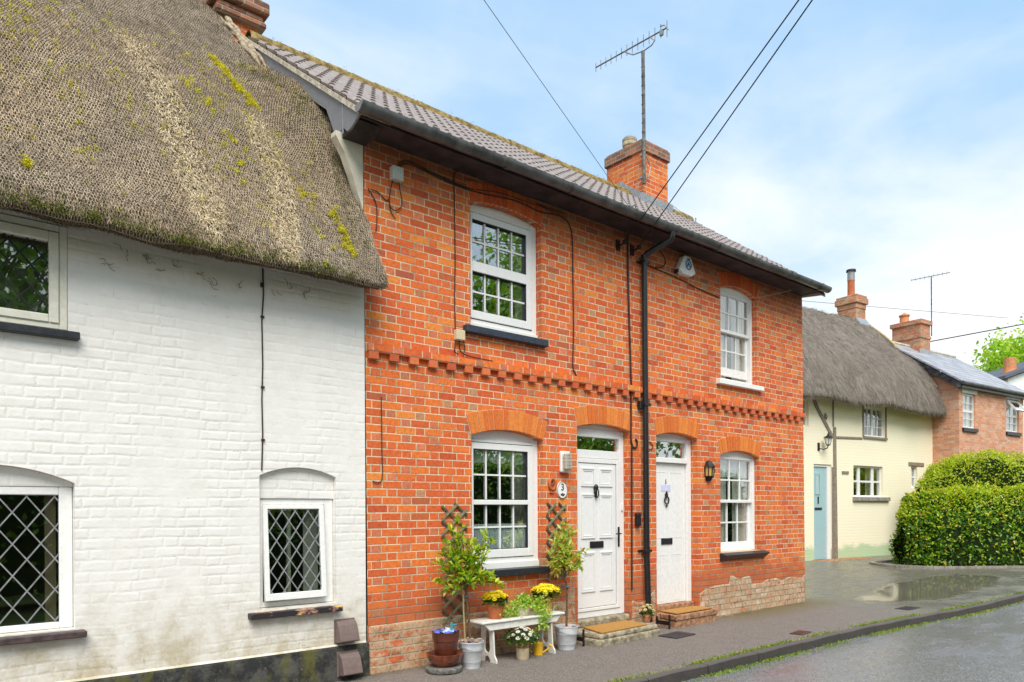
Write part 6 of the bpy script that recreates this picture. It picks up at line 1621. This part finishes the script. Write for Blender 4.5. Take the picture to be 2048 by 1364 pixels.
MB().box(2.56, 3.72, -.04, .06, 3.44, 3.498).build('sill', M['oak'], wu); mb = MB(); mb.box(2.53, 2.598, -.015, .05, 3.50, 4.35); mb.box(3.652, 3.72, -.015, .05, 3.50, 4.35); mb.build('timber_jamb', M['oak'], wu)
wl = far_window(YC, YO['low'], [(.24, .12), (.74, .12)], [(.5, .05)], M['pvc_old'], label='wide white window above a stone sill')
curtain(wl, 3.05, 3.42, 1.9, 2.66, .22, M['curtain'], 5); curtain(wl, 2.15, 2.30, 1.9, 2.66, .22, M['curtain'], 2)
MB().box(2.05, 3.80, -.07, .05, 1.75, 1.858).build('sill', M['concrete'], wl, bevel=.01)
ws = far_window(YC, YO['sm'], [(.5, .03)], [(.5, .03)], M['pvc_old'], label='tiny white window under an oak lintel')
MB().box(4.87, 5.72, -.02, .10, 2.765, 2.875).build('lintel', M['oak'], ws, bevel=.008)
far_window(YC, YO['left'], [(.5, .05)], [(.333, b_), (.667, b_)], M['pvc_old'], label='upper window half hidden behind the red brick corner')
mb = MB(); mb.box(.343, .38, .03, .12, .25, 2.677); mb.box(.95, 1.097, .03, .12, .25, 2.677); mb.box(.38, .95, .03, .12, 2.62, 2.677)
df = mb.build('door_frame', M['pvc_old'], YC); dr = MB().box(.381, .949, .06, .10, .26, 2.618).build('door', M['teal_door'], YC); dr['label'] = 'light blue front door with small glass light'
MB().box(.52, .66, .056, .0598, 1.95, 2.42).build('door_light', M['glass_clear'], dr); mb = MB(); ring(mb, .48, .70, 1.91, 2.46, .045, .0595, .04); mb.build('light_bead', M['teal_door'], dr)
MB().box(.46, .76, .048, .0595, 1.52, 1.58).build('letterbox', M['black_plastic'], dr); MB().box(.585, .625, .045, .0595, 1.68, 1.86).build('door_knocker', M['iron'], dr)
MB().box(1.105, 1.17, -.01, .05, .25, 2.62).build('timber_jamb', M['oak'], df)
def timber(pts, w_=.11, y0=-.022): 
    mb = MB(); mb.prism(pts, y0, -.001); return mb.build('timber', M['oak'], YC, bevel=.012)
timber([(1.18, .25), (1.35, .25), (1.30, 3.66), (1.17, 3.66)]); timber([(1.15, 3.662), (1.21, 3.662), (1.21, 4.4), (1.15, 4.4)]); timber([(.27, 4.30), (.42, 4.30), (.55, 4.12), (1.16, 3.46), (1.16, 3.36), (1.02, 3.45), (.40, 4.10)]); timber([(1.312, 3.36), (2.52, 3.40), (2.52, 3.46), (1.312, 3.43)])
for xx in (.80,): timber([(xx - .03, 3.90), (xx + .08, 3.82), (xx + .10, 3.92), (xx + .02, 4.0)], y0=-.035)
cp_ = MB(); cp_.box(1.56, 1.86, -.02, -.001, 2.46, 2.53)
simple('name_plate', cp_, M['oak'], 'small dark name plate on the yellow wall left of the wide window', 'name plate')
# step of worn bricks
simple('doorstep', MB().box(.2, 2.4, -.42, -.001, .17, .262), M['brick_step'], 'low worn brick step along the yellow cottage below its blue door', 'doorstep', bevel=.02)
# wall lamp
YL = thing('wall_lantern', 'small black lantern on a curled arm beside the blue door of the yellow cottage', 'wall lamp', (.60, 0, 3.02))
mb = MB(); mb.box(.50, .58, -.02, -.001, 3.02, 3.22); mb.tube([(.54, -.02, 3.08), (.60, -.10, 3.05), (.68, -.16, 3.08), (.70, -.17, 3.14)], .014, 8); mb.build('lamp_arm', M['iron'], YL)
mb = MB(); mb.lathe([(.03, 0), (.055, .01), (.05, .03)], (.70, -.17, 3.14), 8); mb.lathe([(.115, .19), (.085, .23), (.03, .26), (.012, .31), (.001, .33)], (.70, -.17, 3.14), 8)
for k in range(4): a = .785 + k * 1.571; mb.tube([(.70 + .052 * math.cos(a), -.17 + .052 * math.sin(a), 3.17), (.70 + .09 * math.cos(a), -.17 + .09 * math.sin(a), 3.34)], .006, 5)
mb.build('lantern_frame', M['iron'], YL); MB().lathe([(.045, .03), (.08, .19)], (.70, -.17, 3.14), 8).build('lantern_glass', M['ceramic_white'], YL)
# thatch
PF = [(.05, 4.55), (-.15, 4.40), (-.34, 4.24), (-.42, 4.22), (-.46, 4.30), (-.42, 4.48), (-.34, 4.72), (-.06, 5.32), (.37, 5.90), (.89, 6.40), (1.31, 6.86), (1.75, 7.27), (2.0, 7.48), (2.2, 7.56), (2.4, 7.48), (3.0, 6.9), (4.7, 4.6)]
nf = 150; qf = catmull(PF, nf); tgf = np.gradient(qf, axis=0); tgf /= np.linalg.norm(tgf, axis=1, keepdims=True); nfv = np.stack([-tgf[:, 1], tgf[:, 0]], -1)
xf = np.concatenate([np.linspace(-4.7, 5.9, 200), np.linspace(5.92, 6.22, 14)])
G_ = np.zeros((len(xf), nf, 3))
for i, x in enumerate(xf):
    e = max(0, (x - 6.0) / .23); ins = .13 * (1 - math.sqrt(max(0, 1 - min(e, 1) ** 2)))
    G_[i, :, 0] = x; G_[i, :, 1] = qf[:, 0] - nfv[:, 0] * ins; G_[i, :, 2] = qf[:, 1] - nfv[:, 1] * ins
lump = (vnoise(G_ * np.array([1.2, 1, .9]), 61) - .5) * .07 + (vnoise(G_ * np.array([5, 2, 2.]), 62) - .5) * .03 + (vnoise(G_ * np.array([16, 6, 6.]), 63) - .5) * .014
G_[:, :, 1] += nfv[None, :, 0] * lump; G_[:, :, 2] += nfv[None, :, 1] * lump
arch_up = .10 * np.exp(-((xf - 3.1) / .75) ** 2) + .06 * np.exp(-((xf - .2) / .7) ** 2) + .015 * np.sin(xf * 2.3)
G_[:, :60, 2] += arch_up[:, None] * np.linspace(1, 0, 60)[None, :]
v, q = grid_mesh(G_); tf = mesh_obj('thatch_roof', v, q, M['thatch_far'], YC, smooth=180)
ns = 26000; ii = rng.integers(60, len(xf) - 1, ns); jj = rng.integers(3, 105, ns); p = G_[ii, jj]; dn = G_[ii, jj - 1] - G_[ii, jj + 1]; dn /= np.linalg.norm(dn, axis=1, keepdims=True) + 1e-9
n_ = np.stack([0 * p[:, 0], nfv[jj, 0], nfv[jj, 1]], -1); p = p + rng.normal(size=(ns, 3)) * np.array([.03, .01, .01]); dv = dn + rng.normal(size=(ns, 3)) * .22 + n_ * .12; sd_ = np.cross(dv, n_); sd_ /= np.linalg.norm(sd_, axis=1, keepdims=True) + 1e-9
L = rng.uniform(.04, .14, ns)[:, None]; wd = rng.uniform(.003, .007, ns)[:, None]
V = np.stack([p - sd_ * wd, p + sd_ * wd, p + dv * L + sd_ * wd * .5, p + dv * L - sd_ * wd * .5], 1).reshape(-1, 3)
tone = np.clip(rng.beta(2, 2, ns)[:, None] + .5 * (vnoise(p * np.array([.7, .4, .4]), 66)[:, None] - .5), 0, 1)
mesh_obj('loose_straw', V, np.arange(ns * 4).reshape(-1, 4), M['straw'], tf, attr=np.repeat(np.array([.12, .10, .08]) + np.array([.27, .235, .20]) * tone, 4, axis=0))
# fillet of pale mortar along the right verge
MB().tube([(6.20, float(a), float(b)) for a, b in qf[26:96:4] + nfv[26:96:4] * -.01], .035, 6).build('mortar_fillet', plain('golden_fillet', (.50, .36, .17), .9, .1, var=.2), YC, smooth=60)
chy, cp = chimney('chimney', 5.47, 5.99, 1.90, 2.52, 6.9, 8.26, YC, M['brick_far_ch'], 'stubby mossy brick chimney with one tall orange pot', capz=.42, oversail=.02)
mb = MB(); mb.box(5.45, 6.01, 1.88, 2.54, 7.84, 8.00); mb.box(5.40, 6.06, 1.83, 2.59, 8.00, 8.19); mb.box(5.43, 6.03, 1.86, 2.56, 8.19, 8.27); mb.build('cap', M['brick_far_ch'], chy, bevel=.015)
MB().lathe([(.12, 0), (.11, .05), (.105, .52), (.115, .56)], (5.70, 2.2, 8.24), 18).build('chimney_pot', M['terracotta'], chy, smooth=40)
mb = MB(); mb.lathe([(.115, .56), (.11, .84)], (5.70, 2.2, 8.24), 16); mb.build('pot_cage', M['galv'], chy, smooth=40); MB().lathe([(.15, .84), (.14, .90), (.01, .92)], (5.70, 2.2, 8.24), 16).build('pot_cowl', M['iron'], chy)
mb = MB(); mb.prism([(1.74, 7.24), (1.895, 7.34), (1.895, 7.54), (1.74, 7.30)], 5.44, 6.03, 'x'); mb.build('flashing', M['lead'], chy)

# ------------------------------------------------------------------ far brick house (same frame)
BH = thing('brick_house', 'pale brick house with slate roof beyond the yellow cottage', 'house', (8.3, -.74, .25))
fy0 = -.74; rdy = 1.34; ez, rz_ = 5.13, 6.70
HO = {'w1': (6.47, 7.24, 3.885, 4.90), 'w2': (9.27, 10.16, 3.93, 4.96)}
mb = MB(); wall_front(mb, [(6.252, .15), (10.5, .15), (10.5, ez), (6.252, ez)], [[(a, c), (b, c), (b, d), (a, d)] for (a, b, c, d) in HO.values()], fy0, .12)
for xx in (6.252, 10.5): mb.add([(xx, fy0, .15), (xx, 3.42, .15), (xx, 3.42, ez), (xx, rdy, rz_ - .06), (xx, fy0, ez)], [(0, 1, 2, 3, 4)])
mb.build('wall', M['brick_far'], BH); MB().box(6.4, 10.4, .9, .95, .3, 5.0).build('room_lining', M['interior'], BH)
for kx, (a, b, c, d) in HO.items():
    sv = FRAME; FRAME = FY @ Matrix.Translation((0, fy0, 0))
    w_ = far_window(BH, (a, b, c, d), [(.5, .022)], [(.5, .07), (.25, .022)] + ([(.75, .022)] if kx == 'w1' else []), M['pvc'], .05, .05, label='left upstairs window of the far brick house' if kx == 'w1' else 'right upstairs window of the far brick house, its top light tilted open')
    MB().box(a - .05, b + .07, -.055, .04, c - .105, c - .003).build('sill', M['black_paint'], w_); MB().box(a - .04, b + .09, -.012, .06, d + .003, d + .13).build('lintel', M['pvc_old'], w_)
    curtain(w_, a + .06, b - .06, c + .06, d - .06, .13, M['net'], 8, .012)
    if kx == 'w2':
        hg = Vector((0, .03, d - .05)); FRAME = FRAME @ Matrix.Translation(hg) @ Matrix.Rotation(R(-38), 4, 'X') @ Matrix.Translation(-hg)
        mb = MB(); ring(mb, a + .05, b - .05, c + .53, d - .05, -.005, .04, .05); tl_ = mb.build('top_light', M['pvc'], w_); MB().box(a + .09, b - .09, .015, .02, c + .57, d - .09).build('pane', M['glass'], tl_)
    FRAME = sv
mb = MB(); mb.prism([(fy0 - .16, ez + .02), (rdy, rz_), (rdy, rz_ + .05), (fy0 - .17, ez + .07)], 6.05, 10.56, 'x'); mb.prism([(rdy, rz_), (3.55, ez), (3.55, ez + .05), (rdy, rz_ + .05)], 6.05, 10.56, 'x')
rf = mb.build('roof', M['slate'], BH)
MB().prism([(fy0 - .15, ez + .0), (rdy, rz_ - .02), (rdy, rz_ - .20), (fy0 - .15, ez - .19)], 6.06, 6.10, 'x').build('bargeboard', plain('flaking_bargeboard', (.035, .036, .04), .7, .3, var=.9, nscale=7), rf)
mb = MB(); mb.tube([(6.03, fy0 - .20, ez + .0), (10.58, fy0 - .20, ez + .0)], .05, 10); mb.box(6.05, 10.56, fy0 - .14, fy0 - .001, ez - .12, ez - .02); mb.build('gutter', M['gutter'], BH)
mb = MB(); mb.tube([(6.06, rdy, rz_ + .05), (10.5, rdy, rz_ + .05)], .07, 8); mb.build('ridge', M['cement'], rf)
cb_, cp = chimney('chimney', 7.48, 8.08, .95, 1.86, 6.2, 7.55, BH, M['brick_far_ch'], 'square brick chimney of the slate-roofed house with one short pot', capz=.12, oversail=.04)
mb = MB(); mb.box(7.43, 8.13, .90, 1.91, 7.43, 7.56); mb.box(7.455, 8.105, .925, 1.885, 6.98, 7.06); mb.build('cap', M['brick_far_ch'], cb_)
MB().lathe([(.16, 0), (.14, .03), (.135, .25), (.165, .27), (.16, .31), (.08, .34), (.01, .40)], (7.75, 1.6, 7.55), 18).build('chimney_pot', M['terracotta_pale'], cb_, smooth=40)
mb = MB(); mb.prism([(.78, 6.28), (.80, 6.34), (.945, 6.50), (.945, 6.62), (.93, 6.40)], 7.40, 8.20, 'x'); mb.build('flashing', M['lead'], cb_)
t, A, B = aerial([(8.13, .93, 7.10), (8.13, .93, 9.02)], (7.70, 1.35, 8.93), (8.52, .54, 9.11), 'thin television aerial on the chimney of the far brick house', 9, .07, .012, mr=.018)
# wires near the far house
mb = MB(); mb.tube([(8.1, .95, 6.92), (13.5, -2.5, 8.1), (24, -9, 10.4)], .018, 6); tag(mb.build('overhead_cable', M['wire']), 'black overhead cable leaving the far brick house to the right', 'cable', 'overhead cables')
mb = MB(); mb.tube([(-6, 14, 11.2), (10, 12, 11.6), (34, 9, 13.2)], .014, 6); tag(mb.build('overhead_cable', M['galv']), 'faint distant wire crossing the pale sky behind the thatched roof', 'cable', 'overhead cables')
# lilac-grey ground behind: white gabled house further on
FRAME = Matrix.Translation((38.6, 5.72, 0)) @ Matrix.Rotation(R(-40.5), 4, 'Z')
WH = thing('white_house', 'white gabled house with dark verge at the right edge of the picture', 'house', (4, 3, .25))
mb = MB(); mb.prism([(.15, .2), (9, .2), (9, 7.95), (4.5, 9.62), (.15, 7.98)], 0, 8); mb.build('wall', M['ceramic_white'], WH)
mb = MB(); mb.prism([(-.15, 7.93), (4.5, 9.66), (9.2, 7.93), (9.2, 8.10), (4.5, 9.86), (-.15, 8.10)], -.25, 8.2); mb.build('roof', plain('dark_verge_slate', (.10, .11, .14), .6), WH)
MB().lathe([(.35, 0), (.30, .25), (.28, .8)], (1.25, 1.5, 8.5), 14).build('chimney_pot', M['terracotta_pale'], WH)
FRAME = Matrix.Identity(4)

# ------------------------------------------------------------------ hedges and trees
def hedge(name, label, path, width, height, nleaf, mat, L, seed, zb, topvar=.12, grp=None, new=None):
    path = np.array(path, float)
    t = thing(name, label, 'hedge', (*path.mean(0), zb), grp)
    q = catmull(path, 40); tg = np.gradient(q, axis=0); tg /= np.linalg.norm(tg, axis=1, keepdims=True); nr = np.stack([-tg[:, 1], tg[:, 0]], -1)
    def surf(u, a, shrink=1.0):
        i = np.clip(u * 39, 0, 38.999); k = i.astype(int); fr = (i - k)[:, None]
        c = q[k] * (1 - fr) + q[k + 1] * fr; nn = nr[k]; tt_ = tg[k]
        hgt = height * (1 + topvar * (vnoise(np.stack([u * 5, 0 * u, 0 * u], -1), seed) - .5))
        endf = np.sqrt(np.clip(1 - np.clip((.24 - u) / .24, 0, 1) ** 2, 0, 1))
        ce, se = np.cos(a), np.sin(a); ex = .78
        wx = np.sign(ce) * np.abs(ce) ** ex * width / 2 * (1.05 - .12 * np.abs(se)) * (.25 + .75 * endf); wz = np.abs(se) ** ex * hgt * (.66 + .34 * endf)
        p = np.stack([c[:, 0] + nn[:, 0] * wx, c[:, 1] + nn[:, 1] * wx, zb + wz], -1)
        lump = (vnoise(p * 1.8, seed + 2) - .5) * .34 + (vnoise(p * 4.5, seed + 3) - .5) * .20
        out = np.stack([nn[:, 0] * ce, nn[:, 1] * ce, se], -1) - np.stack([tt_[:, 0], tt_[:, 1], 0 * u], -1) * np.clip((.12 - u) / .12, 0, 1)[:, None]
        out /= np.linalg.norm(out, axis=1, keepdims=True)
        cen = np.stack([c[:, 0], c[:, 1], zb + hgt * .45], -1)
        p = cen + (p - cen) * shrink + out * lump[:, None] * shrink
        p[:, 2] = np.maximum(p[:, 2], zb + .005)
        return p, out
    U, A_ = np.meshgrid(np.linspace(0, 1, 50), np.linspace(0, math.pi, 30), indexing='ij'); p, o_ = surf(U.ravel(), A_.ravel(), .90)
    v, qd = grid_mesh(p.reshape(50, 30, 3)); mesh_obj('branches', v, qd, M['hedge_core'], t, smooth=180)
    u = np.where(rng.random(nleaf) < .2, rng.random(nleaf) * .10, rng.random(nleaf)); a = rng.uniform(0.0, math.pi, nleaf); p, o_ = surf(u, a, 1.0)
    hole = vnoise(p * 5, seed + 9); keep = hole > .20; p, o_ = p[keep], o_[keep]; n = len(p)
    p = p - o_ * (rng.random((n, 1)) ** 1.5) * .22 + rng.normal(size=(n, 3)) * .025
    d = o_ * .35 + rdir(n) * .8 + np.array([0, 0, .15]); N = o_ + rdir(n) * .7
    Ls = rng.uniform(.6, 1.25, n) * L; v, f = leaves(p, d, N, Ls, Ls * .55, .12)
    mesh_obj('foliage', v, f, mat, t)
    if new is not None:                                   # fresh shoots on the clipped top, light from above put into their colour
        k = nleaf // 3; u = rng.random(k); a = np.clip(rng.normal(math.pi / 2, .46, k), .1, 3.04); p, o_ = surf(u, a, 1.0)
        p = p + o_ * rng.uniform(-.02, .06, (k, 1)) + rng.normal(size=(k, 3)) * .02; d = o_ * .7 + rdir(k) * .7; Ls = rng.uniform(.6, 1.2, k) * L * .85
        v, f = leaves(p, d, o_ + rdir(k) * .7, Ls, Ls * .5, .12); mesh_obj('lit_new_growth', v, f, new, t)
    return t
hedge('hedge', 'large glossy green clipped hedge beside the puddle in front of the yellow cottage', [(14.25, .95), (15.0, .30), (16.0, -.60), (17.3, -1.75), (19.0, -3.0)], 1.65, 1.70, 36000, M['leaf_hedge'], .085, 5, .22, new=M['leaf_lit_new'])
hedge('hedge', 'taller yellow-green hedge behind the glossy one, below the far brick house', [(17.5, 1.75), (18.6, .95), (20.0, .0), (22.5, -1.4), (25, -2.6)], 1.5, 2.70, 24000, M['leaf_hedge2'], .075, 8, .24, new=M['leaf_lit_new'])
mb = MB(); pts = [(15.0, 1.45), (14.2, 1.55), (13.65, 1.2), (13.45, .55), (13.75, -.15), (14.6, -.85), (15.6, -1.65), (17.0, -2.7)]
for a, b in zip(catmull(pts, 40)[:-1], catmull(pts, 40)[1:]): mb.bar((a[0], a[1], .25), (b[0], b[1], .25), .10, .10)
simple('edging', mb, M['concrete'], 'low curved concrete edging round the foot of the glossy hedge', 'edging')
def tree(name, label, base, h, crown, nleaf, mat, L, seed, grp, trunk_r=.2):
    t = thing(name, label, 'tree', base, grp); r = np.random.default_rng(seed); b = np.array(base, float)
    mb = MB(); top = b + np.array([0, 0, h * .8]); mb.tube([tuple(b), tuple(b + (top - b) * .5 + np.array([.1, 0, 0])), tuple(top)], [trunk_r, trunk_r * .65, trunk_r * .2], 10)
    C = []
    cc = b + np.array([0, 0, h - crown[2]])
    nb = 34
    for i in range(nb):
        d = r.normal(size=3); d /= np.linalg.norm(d); e = cc + d * np.array(crown) * r.uniform(.45, 1.0)
        s = b + np.array([0, 0, h * r.uniform(.3, .6)]); m_ = (s + e) / 2 + np.array([0, 0, r.uniform(0, .4)])
        bq = catmull([s, m_, e], 7); mb.tube([tuple(x) for x in bq], list(np.linspace(trunk_r * .22, .012, 7)), 5)
        k = nleaf // nb; C.append(e + r.normal(size=(k, 3)) * np.array(crown) * .19)
    mb.build('trunk', M['stem'], t, smooth=60)
    C = np.concatenate(C); n = len(C); Ls = r.uniform(.6, 1.2, n) * L
    v, f = leaves(C, rdir(n) + np.array([0, 0, -.2]), rdir(n) * .8 + np.array([0, 0, .8]), Ls, Ls * .6, .12); mesh_obj('crown', v, f, mat, t)
    return t
tree('broadleaf_tree', 'light green broadleaf tree behind the slate roof at the right edge', (50.6, 8.3, .2), 12.9, (3.3, 3.3, 2.9), 9000, M['leaf_tree'], .30, 3, 'trees')
tree('broadleaf_tree', 'tall tree across the lane, reflected in the upper left window', (17.3, -14.5, 0), 14.0, (4.4, 4.0, 4.6), 12000, M['leaf_dark'], .34, 5, 'trees across the lane')
tree('broadleaf_tree', 'spreading tree across the lane, reflected in the lower left window', (8.5, -14.5, 0), 7.5, (4.2, 3.0, 3.2), 9000, M['leaf_dark'], .30, 6, 'trees across the lane')
tree('broadleaf_tree', 'tree across the lane, reflected in the cream window under the thatch', (-2.0, -14.0, 0), 11.0, (3.2, 2.8, 3.2), 8000, M['leaf_dark'], .3, 7, 'trees across the lane')
tree('broadleaf_tree', 'far tree down the lane, reflected in the right-hand windows', (23, -19, 0), 9, (4.6, 4.0, 3.6), 7000, M['leaf_dark'], .36, 8, 'trees across the lane')
hedge('hedge', 'dark hedge across the lane, showing only as reflections in the windows', [(-7, -9.6), (-2, -9.3), (4, -9.4), (12, -9.8), (24, -11.5)], 1.4, 3.0, 26000, M['leaf_dark'], .15, 21, 0.0)
W2 = thing('brick_house', 'dark brick house across the lane, showing only as a reflection in the leaded windows', 'house', (-3, -17, 0))
MB().box(-9, 1.5, -21, -15, 0, 4.6).build('wall', plain('dark_brickwork', (.16, .055, .035), .9, .1, var=.4, nscale=8), W2)
MB().prism([(-21.3, 4.5), (-14.7, 4.5), (-18, 7.4)], -9.2, 1.7, 'x').build('roof', M['slate'], W2)
